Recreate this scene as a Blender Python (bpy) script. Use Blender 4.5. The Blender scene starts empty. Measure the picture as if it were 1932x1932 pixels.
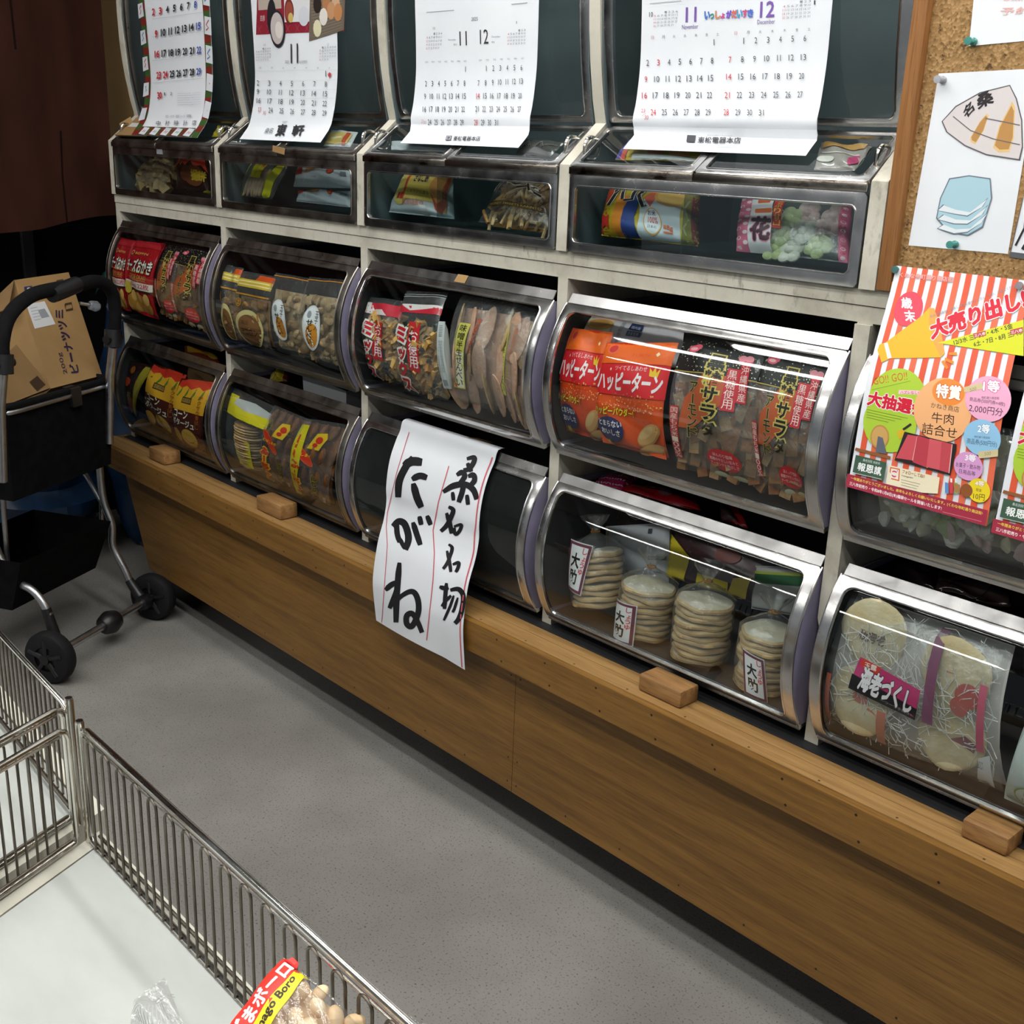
import bpy, math, random
import numpy as np
from mathutils import Vector, Matrix
from mathutils.geometry import tessellate_polygon

# ------------------------------------------------------------------ camera, world, lamps, exposure
sc = bpy.context.scene
COL = sc.collection
rnd = random.Random(11)
FPX = 2160.271
CAM = np.array([2.9757, -1.3406, 1.2354])
CR = np.array([0.6762, 0.7359, 0.0355]); CU = np.array([-0.2480, 0.1820, 0.9515]); CF = np.array([-0.6937, 0.6522, -0.3056])
CF /= np.linalg.norm(CF); CU -= CF * (CU @ CF); CU /= np.linalg.norm(CU); CR = np.cross(CF, CU)
cd = bpy.data.cameras.new('camera'); cam = bpy.data.objects.new('camera', cd); COL.objects.link(cam)
cd.sensor_width = 36; cd.lens = FPX / 1932 * 36; cd.clip_start = 0.02; cd.clip_end = 60
cam.matrix_world = Matrix(((CR[0], CU[0], -CF[0], CAM[0]), (CR[1], CU[1], -CF[1], CAM[1]), (CR[2], CU[2], -CF[2], CAM[2]), (0, 0, 0, 1)))
sc.camera = cam
sc.view_settings.view_transform = 'Standard'; sc.view_settings.look = 'None'
sc.view_settings.exposure = 0.0; sc.view_settings.gamma = 1.0; sc.view_settings.use_curve_mapping = False
wd = bpy.data.worlds.new('world'); sc.world = wd; wd.use_nodes = True
wd.node_tree.nodes['Background'].inputs[0].default_value = (0.62, 0.68, 0.74, 1)
wd.node_tree.nodes['Background'].inputs[1].default_value = 0.22
LAMP_STRENGTH = 21.0
# fluorescent battens along the aisle: (x0, x1, y, z)
LAMPS = [(1.05, 2.25, -.30, 2.42), (2.45, 3.65, -.30, 2.42)] + [(x, x + 1.2, -1.05, 2.42) for x in (.75, 2.1, 3.45)] + [(x, x + 1.2, -1.65, 2.42) for x in (-.1, 1.25, 2.6)] + [(x, x + 1.2, -3.5, 2.42) for x in (-1.5, -.15, 1.2)]
sc.cycles.use_denoising = True
sc.cycles.max_bounces = 10; sc.cycles.transparent_max_bounces = 24; sc.cycles.glossy_bounces = 4; sc.cycles.diffuse_bounces = 4
sc.cycles.caustics_reflective = False; sc.cycles.caustics_refractive = False
sc.cycles.sample_clamp_indirect = 4.0

# ------------------------------------------------------------------ layout numbers (metres)
W = 0.55                      # one column of the shelf
ZS = 1.0542                   # seam in the middle rail
ZD = ZS - 0.6297              # top of the plinth
T1 = 0.0224; T2 = 0.0231
ZB = ZS - 0.0215; ZU = ZS + 0.0213

def ray(px, py): return CF + CR * (px - 966) / FPX - CU * (py - 966) / FPX
def onY(px, py, y): d = ray(px, py); return CAM + d * ((y - CAM[1]) / d[1])
def onZ(px, py, z): d = ray(px, py); return CAM + d * ((z - CAM[2]) / d[2])
def onX(px, py, x): d = ray(px, py); return CAM + d * ((x - CAM[0]) / d[0])
def onP(px, py, p0, n): d = ray(px, py); return CAM + d * (((np.array(p0) - CAM) @ np.array(n)) / (d @ np.array(n)))
def proj(p):
    d = np.array(p) - CAM; z = d @ CF
    return np.array([966 + FPX * (d @ CR) / z, 966 - FPX * (d @ CU) / z])

# ------------------------------------------------------------------ materials
def lin(h):
    if isinstance(h, str):
        h = h.lstrip('#'); c = [int(h[i:i + 2], 16) / 255 for i in (0, 2, 4)]
        return tuple(x / 12.92 if x <= .04045 else ((x + .055) / 1.055) ** 2.4 for x in c) + (1,)
    return tuple(h) + (1,) if len(h) == 3 else tuple(h)

def newmat(name):
    m = bpy.data.materials.new(name); m.use_nodes = True
    nt = m.node_tree; b = nt.nodes['Principled BSDF']
    return m, nt, b

def noise(nt, scale, detail=4, rough=.55, stretch=None, coord='Object'):
    tc = nt.nodes.new('ShaderNodeTexCoord'); n = nt.nodes.new('ShaderNodeTexNoise')
    n.inputs['Scale'].default_value = scale; n.inputs['Detail'].default_value = detail; n.inputs['Roughness'].default_value = rough
    if stretch:
        mp = nt.nodes.new('ShaderNodeMapping'); mp.inputs['Scale'].default_value = stretch
        nt.links.new(tc.outputs[coord], mp.inputs[0]); nt.links.new(mp.outputs[0], n.inputs['Vector'])
    else:
        nt.links.new(tc.outputs[coord], n.inputs['Vector'])
    return n

def ramp(nt, src, stops):
    r = nt.nodes.new('ShaderNodeValToRGB'); e = r.color_ramp.elements
    while len(e) < len(stops): e.new(.5)
    for k, (p, c) in enumerate(stops): e[k].position = p; e[k].color = lin(c)
    nt.links.new(src, r.inputs[0]); return r

def mixc(nt, fac, a, b, mode='MIX'):
    x = nt.nodes.new('ShaderNodeMix'); x.data_type = 'RGBA'; x.blend_type = mode
    if isinstance(fac, (int, float)): x.inputs[0].default_value = fac
    else: nt.links.new(fac, x.inputs[0])
    for v, k in ((a, 6), (b, 7)):
        if hasattr(v, 'links') or isinstance(v, bpy.types.NodeSocket): nt.links.new(v, x.inputs[k])
        else: x.inputs[k].default_value = lin(v)
    return x.outputs[2]

def bump(nt, b, src, strength=.2, dist=.01):
    bp = nt.nodes.new('ShaderNodeBump'); bp.inputs['Strength'].default_value = strength; bp.inputs['Distance'].default_value = dist
    nt.links.new(src, bp.inputs['Height']); nt.links.new(bp.outputs[0], b.inputs['Normal']); return bp

def surf(name, c1, c2, scale=20, rough=.5, metal=0, bmp=0, stretch=None, spec=.5, lo=.35, hi=.65, bscale=None):
    """two-tone noise surface"""
    m, nt, b = newmat(name)
    n = noise(nt, scale, stretch=stretch)
    r = ramp(nt, n.outputs[0], [(lo, c1), (hi, c2)])
    nt.links.new(r.outputs[0], b.inputs['Base Color'])
    b.inputs['Roughness'].default_value = rough; b.inputs['Metallic'].default_value = metal
    b.inputs['Specular IOR Level'].default_value = spec
    if bmp:
        n2 = noise(nt, bscale or scale * 3, stretch=stretch); bump(nt, b, n2.outputs[0], bmp, .004)
    return m

_pc = {}
def ink(c, rough=.42, spec=.4):
    """printed ink: one flat colour with a trace of grain in its gloss"""
    k = (c, rough)
    if k not in _pc:
        m, nt, b = newmat('ink_' + str(c).strip('#'))
        b.inputs['Base Color'].default_value = lin(c); b.inputs['Specular IOR Level'].default_value = spec
        n = noise(nt, 90, 2); mr = nt.nodes.new('ShaderNodeMapRange')
        mr.inputs['To Min'].default_value = rough - .08; mr.inputs['To Max'].default_value = rough + .08
        nt.links.new(n.outputs[0], mr.inputs[0]); nt.links.new(mr.outputs[0], b.inputs['Roughness'])
        _pc[k] = m
    return _pc[k]

def pane(name, tint, refl=1.5, rough=.02, haze=None, bmp=0, bscale=40, gl=(1, 1, 1)):
    """thin clear sheet: see-through, mirror-like at a slant; haze mixes in a patchy diffuse tone"""
    m = bpy.data.materials.new(name); m.use_nodes = True; nt = m.node_tree; nt.nodes.clear()
    out = nt.nodes.new('ShaderNodeOutputMaterial'); tr = nt.nodes.new('ShaderNodeBsdfTransparent'); g = nt.nodes.new('ShaderNodeBsdfGlossy')
    lw = nt.nodes.new('ShaderNodeLayerWeight'); lw.inputs[0].default_value = .5
    pw = nt.nodes.new('ShaderNodeMath'); pw.operation = 'POWER'; pw.inputs[1].default_value = 4.5; nt.links.new(lw.outputs['Facing'], pw.inputs[0])
    fr = nt.nodes.new('ShaderNodeMath'); fr.operation = 'MULTIPLY_ADD'; f0 = ((refl - 1) / (refl + 1)) ** 2 * 1.8; fr.inputs[1].default_value = .85; fr.inputs[2].default_value = f0
    nt.links.new(pw.outputs[0], fr.inputs[0])
    mx = nt.nodes.new('ShaderNodeMixShader')
    tr.inputs[0].default_value = lin(tint); g.inputs['Roughness'].default_value = rough; g.inputs[0].default_value = lin(gl)
    nt.links.new(fr.outputs[0], mx.inputs[0]); nt.links.new(tr.outputs[0], mx.inputs[1]); nt.links.new(g.outputs[0], mx.inputs[2])
    last = mx.outputs[0]
    if bmp:
        n = noise(nt, bscale, 5, .6); bp = nt.nodes.new('ShaderNodeBump'); bp.inputs['Strength'].default_value = bmp; bp.inputs['Distance'].default_value = .01
        nt.links.new(n.outputs[0], bp.inputs['Height']); nt.links.new(bp.outputs[0], g.inputs['Normal']); nt.links.new(bp.outputs[0], lw.inputs['Normal'])
    if haze:
        d = nt.nodes.new('ShaderNodeBsdfDiffuse'); d.inputs[0].default_value = lin(haze[1])
        m2 = nt.nodes.new('ShaderNodeMixShader'); n = noise(nt, 14, 5); r = ramp(nt, n.outputs[0], [(.3, (haze[0] * .7,) * 3), (.8, (haze[0] * 1.3,) * 3)])
        nt.links.new(r.outputs[0], m2.inputs[0]); nt.links.new(last, m2.inputs[1]); nt.links.new(d.outputs[0], m2.inputs[2]); last = m2.outputs[0]
    nt.links.new(last, out.inputs[0])
    return m

def m_paint():
    m, nt, b = newmat('aged_white_paint')
    n = noise(nt, 9, 6, .65); r = ramp(nt, n.outputs[0], [(.30, '#a7a292'), (.52, '#c6c2b3'), (.75, '#cfcbbd')])
    n2 = noise(nt, 60, 6, .7, (1, 1, .35)); r2 = ramp(nt, n2.outputs[0], [(.30, '#5c5547'), (.44, '#ffffff')])
    n3 = noise(nt, 5, 3); r3 = ramp(nt, n3.outputs[0], [(.42, (0, 0, 0)), (.66, (.8, .8, .8))])
    c = mixc(nt, r3.outputs[0], r.outputs[0], mixc(nt, 1.0, r.outputs[0], r2.outputs[0], 'MULTIPLY'))
    nt.links.new(c, b.inputs['Base Color']); b.inputs['Roughness'].default_value = .55
    bump(nt, b, n2.outputs[0], .15, .003); return m

def m_steel(name, c1, c2, rough=.16):
    m, nt, b = newmat(name)
    n = noise(nt, 7, 6, .65); r = ramp(nt, n.outputs[0], [(.35, c1), (.6, c2)])
    nt.links.new(r.outputs[0], b.inputs['Base Color']); b.inputs['Metallic'].default_value = 1
    n2 = noise(nt, 30, 5, .7); mr = nt.nodes.new('ShaderNodeMapRange'); mr.inputs['To Min'].default_value = rough * .4; mr.inputs['To Max'].default_value = rough * 1.9
    nt.links.new(n2.outputs[0], mr.inputs[0]); nt.links.new(mr.outputs[0], b.inputs['Roughness'])
    bump(nt, b, noise(nt, 12, 2).outputs[0], .12, .004); return m

def m_wood(name, c1, c2, c3, stretch=(2, 30, 30), rough=.45):
    m, nt, b = newmat(name)
    n = noise(nt, 3.0, 8, .62, stretch); r = ramp(nt, n.outputs[0], [(.32, c1), (.5, c2), (.68, c3)])
    n2 = noise(nt, 14, 4, .6, tuple(x * (1 if x < 5 else 2.5) for x in stretch)); r2 = ramp(nt, n2.outputs[0], [(.36, '#8a6a45'), (.46, '#ffffff')])
    c = mixc(nt, .45, r.outputs[0], r2.outputs[0], 'MULTIPLY')
    nt.links.new(c, b.inputs['Base Color']); b.inputs['Roughness'].default_value = rough
    bump(nt, b, n2.outputs[0], .08, .002); return m

def m_concrete():
    m, nt, b = newmat('concrete_floor')
    n = noise(nt, 2.2, 7, .6); r = ramp(nt, n.outputs[0], [(.3, '#74726d'), (.5, '#807e79'), (.7, '#8d8b86')])
    n2 = noise(nt, 260, 2, .5); r2 = ramp(nt, n2.outputs[0], [(.27, '#6d6a64'), (.42, '#ffffff'), (.66, '#ffffff'), (.76, '#ffffff')])
    v = nt.nodes.new('ShaderNodeTexVoronoi'); v.inputs['Scale'].default_value = 26; tc = nt.nodes.new('ShaderNodeTexCoord'); nt.links.new(tc.outputs['Object'], v.inputs['Vector'])
    r3 = ramp(nt, v.outputs['Distance'], [(.03, '#4f4b46'), (.06, '#ffffff')])
    c = mixc(nt, .8, r.outputs[0], r2.outputs[0], 'MULTIPLY'); c = mixc(nt, .55, c, r3.outputs[0], 'MULTIPLY')
    nt.links.new(c, b.inputs['Base Color']); b.inputs['Roughness'].default_value = .62; b.inputs['Specular IOR Level'].default_value = .25
    bump(nt, b, n2.outputs[0], .25, .002); return m

def m_cork():
    m, nt, b = newmat('cork'); v = nt.nodes.new('ShaderNodeTexVoronoi'); v.inputs['Scale'].default_value = 300
    tc = nt.nodes.new('ShaderNodeTexCoord'); nt.links.new(tc.outputs['Object'], v.inputs['Vector'])
    r = ramp(nt, v.outputs['Color'], [(.1, '#76592f'), (.45, '#977446'), (.8, '#a98658')])
    n = noise(nt, 120, 3); r2 = ramp(nt, n.outputs[0], [(.30, '#5d4226'), (.38, '#ffffff')])
    nt.links.new(mixc(nt, .8, r.outputs[0], r2.outputs[0], 'MULTIPLY'), b.inputs['Base Color']); b.inputs['Roughness'].default_value = .85
    bump(nt, b, v.outputs['Distance'], .3, .002); return m

M = dict(
    paint=m_paint(), steel=m_steel('stainless_steel', '#bdbcba', '#dedddb', .2), steel_dull=m_steel('dull_steel', '#716a61', '#a29d95', .3),
    chrome=m_steel('chrome_wire', '#b9b4a9', '#e2dfd8', .14), wire=m_steel('dulled_wire', '#514a42', '#7d766c', .35),
    ply=m_wood('plywood', '#6a4a1f', '#7d5927', '#8b652f', (1.2, 26, 26)), ply_top=m_wood('ledge_wood', '#86663a', '#977446', '#a38151', (1.2, 26, 26)),
    block=m_wood('block_wood', '#71512f', '#936d42', '#a98352', (2, 22, 22), .5), frame_wood=m_wood('board_frame_wood', '#81552d', '#99683a', '#a97847', (22, 22, 1.2), .45),
    floor=m_concrete(), cork=m_cork(),
    inner=surf('bin_interior', '#242526', '#303133', 12, .6), dark=surf('dark_lining', '#141416', '#1f1f21', 10, .7),
    lav=surf('lavender_side_panel', '#77728a', '#8a859c', 14, .5), glass=pane('clear_glass', '#e9efee', 1.42, .015),
    glass_hazy=pane('hazy_glass', '#dfe6e6', 1.45, .04, (.05, '#7d8886')),  # patchy grey diffuse tone mixed into the clear sheet
    film=pane('clear_film', '#f2f4f4', 1.6, .10, (.045, '#ffffff'), .75, 34), film_soft=pane('soft_film', '#f4f4f4', 1.45, .13, (.03, '#ffffff'), .35, 30),
    curtain=surf('brown_cloth', '#2f1913', '#391f18', 5, .95, spec=.1, stretch=(1, 3, 1)),
    tan=surf('tan_board', '#8f7148', '#9b7c50', 6, .6), blackcloth=surf('black_cloth', '#09090a', '#111112', 40, .9, spec=.08),
    rubber=surf('black_rubber', '#101011', '#18181a', 20, .7, spec=.25), plastic=surf('black_plastic', '#101012', '#1a1a1c', 20, .4),
    foam=surf('black_foam_grip', '#0b0b0c', '#131314', 50, .9, spec=.15), alu=m_steel('aluminium_tube', '#a9abae', '#c3c5c8', .3),
    card=surf('cardboard', '#94744a', '#a1804f', 8, .8), card_shade=surf('cardboard_shade', '#7d603a', '#876a42', 8, .85),  # second cardboard is the first one darkened, shade put into its colour
    marble=surf('pale_marble_board', '#a9ada8', '#bcc0bb', 5, .3, stretch=(1, 2.2, 1), lo=.3, hi=.7), edging=surf('cream_edging', '#b9b7a8', '#c6c4b6', 20, .5),
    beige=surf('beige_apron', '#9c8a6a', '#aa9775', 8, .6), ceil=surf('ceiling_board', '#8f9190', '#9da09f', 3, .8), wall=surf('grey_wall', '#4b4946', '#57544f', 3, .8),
    darkwall=surf('dark_wall', '#0b0b0d', '#121214', 3, .85, spec=.1), black=surf('black_board', '#17181a', '#222326', 10, .6),  # darkwall: gloom of the unlit corner put into the wall colour
    teal=surf('teal_dark_lining', '#525f62', '#5e6b6e', 6, .5),
    bluebag=surf('blue_sheeting', '#0a2038', '#12304f', 9, .4, bmp=.5, bscale=12),
)

# ------------------------------------------------------------------ mesh building
ORG = {}
def props(o, label=None, cat=None, group=None, kind=None):
    if label: o['label'] = label
    if cat: o['category'] = cat
    if group: o['group'] = group
    if kind: o['kind'] = kind
    return o

def empty(name, loc, label, cat, group=None, kind=None):
    o = bpy.data.objects.new(name, None); COL.objects.link(o); o.location = [float(x) for x in loc]; o.empty_display_size = .05
    ORG[o.name] = np.array(loc, float)
    return props(o, label, cat, group, kind)

class MB:
    def __init__(s): s.v = []; s.f = []; s.fm = []; s.mats = []
    def mi(s, m):
        if m not in s.mats: s.mats.append(m)
        return s.mats.index(m)
    def add(s, vs, fs, m):
        o = len(s.v); k = s.mi(m); s.v.extend([tuple(float(c) for c in p) for p in vs])
        for f in fs: s.f.append([i + o for i in f]); s.fm.append(k)
    def box(s, x0, x1, y0, y1, z0, z1, m):
        s.hexa([(x0, y0, z0), (x1, y0, z0), (x1, y1, z0), (x0, y1, z0), (x0, y0, z1), (x1, y0, z1), (x1, y1, z1), (x0, y1, z1)], m)
    def hexa(s, c, m): s.add(c, [(0, 3, 2, 1), (4, 5, 6, 7), (0, 1, 5, 4), (1, 2, 6, 5), (2, 3, 7, 6), (3, 0, 4, 7)], m)
    def bbox(s, x0, x1, y0, y1, z0, z1, m, r=.003):
        """box with chamfered edges"""
        import bmesh
        bm = bmesh.new(); bmesh.ops.create_cube(bm, size=1)
        for v in bm.verts: v.co = Vector(((x0 + x1) / 2 + v.co.x * (x1 - x0), (y0 + y1) / 2 + v.co.y * (y1 - y0), (z0 + z1) / 2 + v.co.z * (z1 - z0)))
        bmesh.ops.bevel(bm, geom=bm.edges[:], offset=r, segments=2, affect='EDGES', profile=.5)
        bm.verts.index_update(); s.add([v.co for v in bm.verts], [[v.index for v in f.verts] for f in bm.faces], m); bm.free()
    def grid(s, fn, nu, nv, m, flip=False):
        vs = [fn(i / nu, j / nv) for j in range(nv + 1) for i in range(nu + 1)]; w = nu + 1
        fs = [(j * w + i, j * w + i + 1, (j + 1) * w + i + 1, (j + 1) * w + i) for j in range(nv) for i in range(nu)]
        if flip: fs = [f[::-1] for f in fs]
        s.add(vs, fs, m)
    def prism(s, poly, ax, a, b, m):
        """polygon in the two other axes, extruded along axis ax from a to b"""
        def P(p, t):
            q = list(p); q.insert(ax, t); return q
        n = len(poly); vs = [P(p, a) for p in poly] + [P(p, b) for p in poly]
        tri = tessellate_polygon([[Vector((p[0], p[1], 0)) for p in poly]])
        fs = [tuple(t) for t in tri] + [tuple(i + n for i in t[::-1]) for t in tri] + [(i, (i + 1) % n, n + (i + 1) % n, n + i) for i in range(n)]
        s.add(vs, fs, m)
    def tube(s, pts, r, m, n=8, closed=False, cap=True):
        P = [np.array(p, float) for p in pts]; L = len(P); rs = r if hasattr(r, '__len__') else [r] * L
        vs = []; up = None
        for i in range(L):
            a = P[i - 1] if (i > 0 or closed) else P[i]; b = P[(i + 1) % L] if (i < L - 1 or closed) else P[i]
            t = b - a; t = t / (np.linalg.norm(t) + 1e-12)
            if up is None:
                up = np.array([0, 0, 1.]) if abs(t[2]) < .9 else np.array([1., 0, 0])
            up = up - t * (up @ t); up /= np.linalg.norm(up) + 1e-12; sd = np.cross(t, up)
            for k in range(n):
                an = 2 * math.pi * k / n; vs.append(P[i] + rs[i] * (math.cos(an) * up + math.sin(an) * sd))
        fs = []; R = L if closed else L - 1
        for i in range(R):
            j = (i + 1) % L
            for k in range(n): fs.append((i * n + k, i * n + (k + 1) % n, j * n + (k + 1) % n, j * n + k))
        if cap and not closed: fs += [tuple(range(n))[::-1], tuple((L - 1) * n + k for k in range(n))]
        s.add(vs, fs, m)
    def lathe(s, c, ax, prof, m, n=24):
        """revolve (t, r) pairs about unit axis ax through c"""
        ax = np.array(ax, float); ax /= np.linalg.norm(ax); u = np.cross(ax, [0, 0, 1.] if abs(ax[2]) < .9 else [1., 0, 0]); u /= np.linalg.norm(u); w = np.cross(ax, u)
        vs = [np.array(c) + ax * t + r * (math.cos(2 * math.pi * k / n) * u + math.sin(2 * math.pi * k / n) * w) for t, r in prof for k in range(n)]
        fs = [(i * n + k, i * n + (k + 1) % n, (i + 1) * n + (k + 1) % n, (i + 1) * n + k) for i in range(len(prof) - 1) for k in range(n)]
        s.add(vs, fs, m)
    def build(s, name, parent=None, label=None, cat=None, group=None, kind=None, smooth=35, loc=None):
        org = np.zeros(3)
        if parent is not None: org = ORG[parent.name]
        elif loc is not None: org = np.array(loc, float)
        me = bpy.data.meshes.new(name)
        me.from_pydata([tuple(np.array(p) - org) for p in s.v], [], s.f)
        for m in s.mats: me.materials.append(m)
        me.polygons.foreach_set('material_index', s.fm)
        if smooth:
            me.polygons.foreach_set('use_smooth', [True] * len(me.polygons)); me.update(); me.set_sharp_from_angle(angle=math.radians(smooth))
        me.update(); o = bpy.data.objects.new(name, me); COL.objects.link(o)
        if parent is not None: o.parent = parent
        elif loc is not None: o.location = [float(x) for x in loc]
        ORG[o.name] = org
        return props(o, label, cat, group, kind)

def struct(name, mb, **k): return mb.build(name, kind='structure', **k)

# ------------------------------------------------------------------ lettering and print on a surface
_tc = {}
def glyphs(txt, off=0.0):
    k = (txt, off)
    if k not in _tc:
        c = bpy.data.curves.new('t', 'FONT'); c.body = txt; c.resolution_u = 2; c.offset = off; c.size = 1
        o = bpy.data.objects.new('t', c); COL.objects.link(o)
        me = bpy.data.meshes.new_from_object(o.evaluated_get(bpy.context.evaluated_depsgraph_get()))
        v = np.array([(p.co.x, p.co.y) for p in me.vertices]) if len(me.vertices) else np.zeros((0, 2))
        f = [tuple(p.vertices) for p in me.polygons]
        bpy.data.objects.remove(o); bpy.data.curves.remove(c); bpy.data.meshes.remove(me); _tc[k] = (v, f)
    return _tc[k]

class Surf:
    """a sheet p(u, v), u to the right, v up, with prints laid on it as thin skins"""
    def __init__(s, p, mb, side=1): s.p = lambda u, v: np.array(p(u, v), float); s.mb = mb; s.k = 0; s.side = side; s.step = .00006; s.lock = False; s.h0 = .0008; s.lim = .09
    def n(s, u, v):
        e = 1e-3; a = s.p(u + e, v) - s.p(u - e, v); b = s.p(u, v + e) - s.p(u, v - e); n = np.cross(a, b); return s.side * n / (np.linalg.norm(n) + 1e-12)
    def at(s, u, v, h): return s.p(u, v) + s.n(u, v) * h
    def h(s):
        if not s.lock: s.k += 1
        return s.h0 + s.k * s.step
    def uv(s, px, py):
        u, v = .5, .5
        for _ in range(14):
            q = proj(s.p(u, v)); e = 1e-3; du = (proj(s.p(u + e, v)) - q) / e; dv = (proj(s.p(u, v + e)) - q) / e
            J = np.array([[du[0], dv[0]], [du[1], dv[1]]]); d = np.linalg.solve(J, np.array([px, py]) - q)
            u += float(np.clip(d[0], -.4, .4)); v += float(np.clip(d[1], -.4, .4))
        return u, v
    def tris(s, vs, fs, m, h=None, lim=.2):
        h = s.h() if h is None else h
        vs = [tuple(x) for x in vs]; T = []
        for f in fs:
            for i in range(1, len(f) - 1): T.append((vs[f[0]], vs[f[i]], vs[f[i + 1]]))
        for _ in range(16):
            out = []; done = True
            for t in T:
                L = [math.dist(t[i], t[(i + 1) % 3]) for i in range(3)]; k = max(range(3), key=lambda i: L[i])
                if L[k] > lim:
                    a, b, c = t[k], t[(k + 1) % 3], t[(k + 2) % 3]; mid = ((a[0] + b[0]) / 2, (a[1] + b[1]) / 2); out += [(a, mid, c), (mid, b, c)]; done = False
                else: out.append(t)
            T = out
            if done: break
        idx = {}; V = []; F = []
        for t in T:
            f = []
            for q in t:
                if q not in idx: idx[q] = len(V); V.append(s.at(q[0], q[1], h))
                f.append(idx[q])
            if len(set(f)) == 3: F.append(f)
        s.mb.add(V, F, m)
    def poly(s, pts, c, h=None):
        t = tessellate_polygon([[Vector((p[0], p[1], 0)) for p in pts]])
        fs = []
        for f in t:
            a, b, d = [pts[i] for i in f]
            cr = (b[0] - a[0]) * (d[1] - a[1]) - (b[1] - a[1]) * (d[0] - a[0])
            fs.append(f if cr > 0 else f[::-1])
        s.tris(pts, fs, ink(c) if not hasattr(c, 'node_tree') else c, h, s.lim)
    def rect(s, u0, v0, u1, v1, c): s.poly([(u0, v0), (u1, v0), (u1, v1), (u0, v1)], c)
    def ell(s, cu, cv, ru, rv, c, n=28, rot=0):
        ca, sa = math.cos(rot), math.sin(rot)
        s.poly([(cu + ru * math.cos(a) * ca - rv * math.sin(a) * sa, cv + ru * math.cos(a) * sa + rv * math.sin(a) * ca) for a in [2 * math.pi * i / n for i in range(n)]], c)
    def pxpoly(s, pts, c): s.poly([s.uv(*p) for p in pts], c)
    def line(s, pts, w, c, asp=1.0):
        """stroke along uv points, half-width w in u (w*asp in v); w may be a list"""
        n = len(pts); ws = w if hasattr(w, '__len__') else [w] * n; vs = []
        for i in range(n):
            a = pts[max(0, i - 1)]; b = pts[min(n - 1, i + 1)]; d = ((b[0] - a[0]) * 1.0, (b[1] - a[1]) / asp); L = math.hypot(*d) + 1e-9
            nx, ny = -d[1] / L, d[0] / L * asp
            vs += [(pts[i][0] + nx * ws[i], pts[i][1] + ny * ws[i]), (pts[i][0] - nx * ws[i], pts[i][1] - ny * ws[i])]
        s.tris(vs, [(2 * i, 2 * i + 1, 2 * i + 3, 2 * i + 2) for i in range(n - 1)], ink(c) if not hasattr(c, 'node_tree') else c, None, .12)
    def text(s, t, bl, br, tl, c, bold=0.0, vert=False, outline=None, ow=.035, fit=True):
        """lettering filling the parallelogram bl, br, tl (uv)"""
        bl, br, tl = map(np.array, (bl, br, tl)); ex = br - bl; ey = tl - bl
        def put(g, x0, y0, x1, y1, m, h, rot=False, bb=None):
            v, f = g
            if not len(v): return
            b0, b1 = bb if bb is not None else (v.min(0), v.max(0)); sz = np.maximum(b1 - b0, 1e-6)
            q = (v - b0) / sz
            if rot: q = np.stack([q[:, 1], 1 - q[:, 0]], 1)
            q = np.array([x0, y0]) + q * np.array([x1 - x0, y1 - y0])
            s.tris([tuple(bl + ex * a + ey * b) for a, b in q], f, m, h, .07)
        def fat(ch, r, x0, y0, x1, y1, m, h, rot, bb):
            v, f = glyphs(ch); n = 1 if r < .012 else (5 if r < .035 else 8)
            for i in range(n):
                a = 2 * math.pi * i / n; d = np.array([math.cos(a), math.sin(a)]) * (r * .8 if n > 1 else 0)
                put((v + d, f), x0, y0, x1, y1, m, h + i * .000004, rot, bb)
            if n > 1: put((v, f), x0, y0, x1, y1, m, h, rot, bb)
        h1 = s.h(); h2 = h1 + .00008 if outline else h1
        if not vert:
            bb = glyphs(t)[0]
            if not len(bb): return
            bb = (bb.min(0), bb.max(0))
            if outline: fat(t, bold + ow, 0, 0, 1, 1, ink(outline), h1, False, bb)
            fat(t, bold, 0, 0, 1, 1, ink(c), h2, False, bb)
        else:
            n = len(t)
            for i, ch in enumerate(t):
                y1 = 1 - i / n - .04 / n; y0 = 1 - (i + 1) / n + .04 / n; x0, x1 = 0, 1
                if ch in 'ー～-': y0 += .05 / n; y1 -= .05 / n; x0, x1 = .42, .58
                if ch in '・': x0, x1, y0, y1 = .35, .65, y0 + .35 / n, y1 - .35 / n
                if ch in 'ッョュャっょゃ': x0, y1 = .25, y1 - .25 / n
                bb = glyphs(ch)[0]
                if not len(bb): continue
                bb = (bb.min(0), bb.max(0))
                if outline: put(glyphs(ch, bold + ow), x0, y0, x1, y1, ink(outline), h1, ch in 'ー～-', bb)
                put(glyphs(ch, bold), x0, y0, x1, y1, ink(c), h2, ch in 'ー～-')
    def tx(s, t, u0, v0, u1, v1, c, **k): s.text(t, (u0, v0), (u1, v0), (u0, v1), c, **k)
    def px(s, t, bl, br, tl, c, **k): s.text(t, s.uv(*bl), s.uv(*br), s.uv(*tl), c, **k)
# ------------------------------------------------------------------ the room
mb = MB(); mb.box(-3.2, 5.0, -4.0, 1.2, -.05, 0, M['floor']); struct('floor', mb)
mb = MB(); mb.box(-3.2, 5.0, -4.0, 1.2, 2.62, 2.70, M['ceil']); struct('ceiling', mb)
mb = MB(); mb.box(-.02, 5.0, .62, .70, 0, 2.62, M['wall']); struct('wall_back', mb)
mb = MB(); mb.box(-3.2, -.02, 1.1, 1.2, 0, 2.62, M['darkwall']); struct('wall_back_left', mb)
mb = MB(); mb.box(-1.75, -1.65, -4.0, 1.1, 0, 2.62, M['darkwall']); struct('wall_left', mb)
mb = MB(); mb.box(-1.0, -.035, .16, .185, 1.02, 2.62, M['tan']); mb.box(-.205, -.203, .157, .16, 1.02, 2.62, M['edging'])
struct('trim_1', mb)

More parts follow.
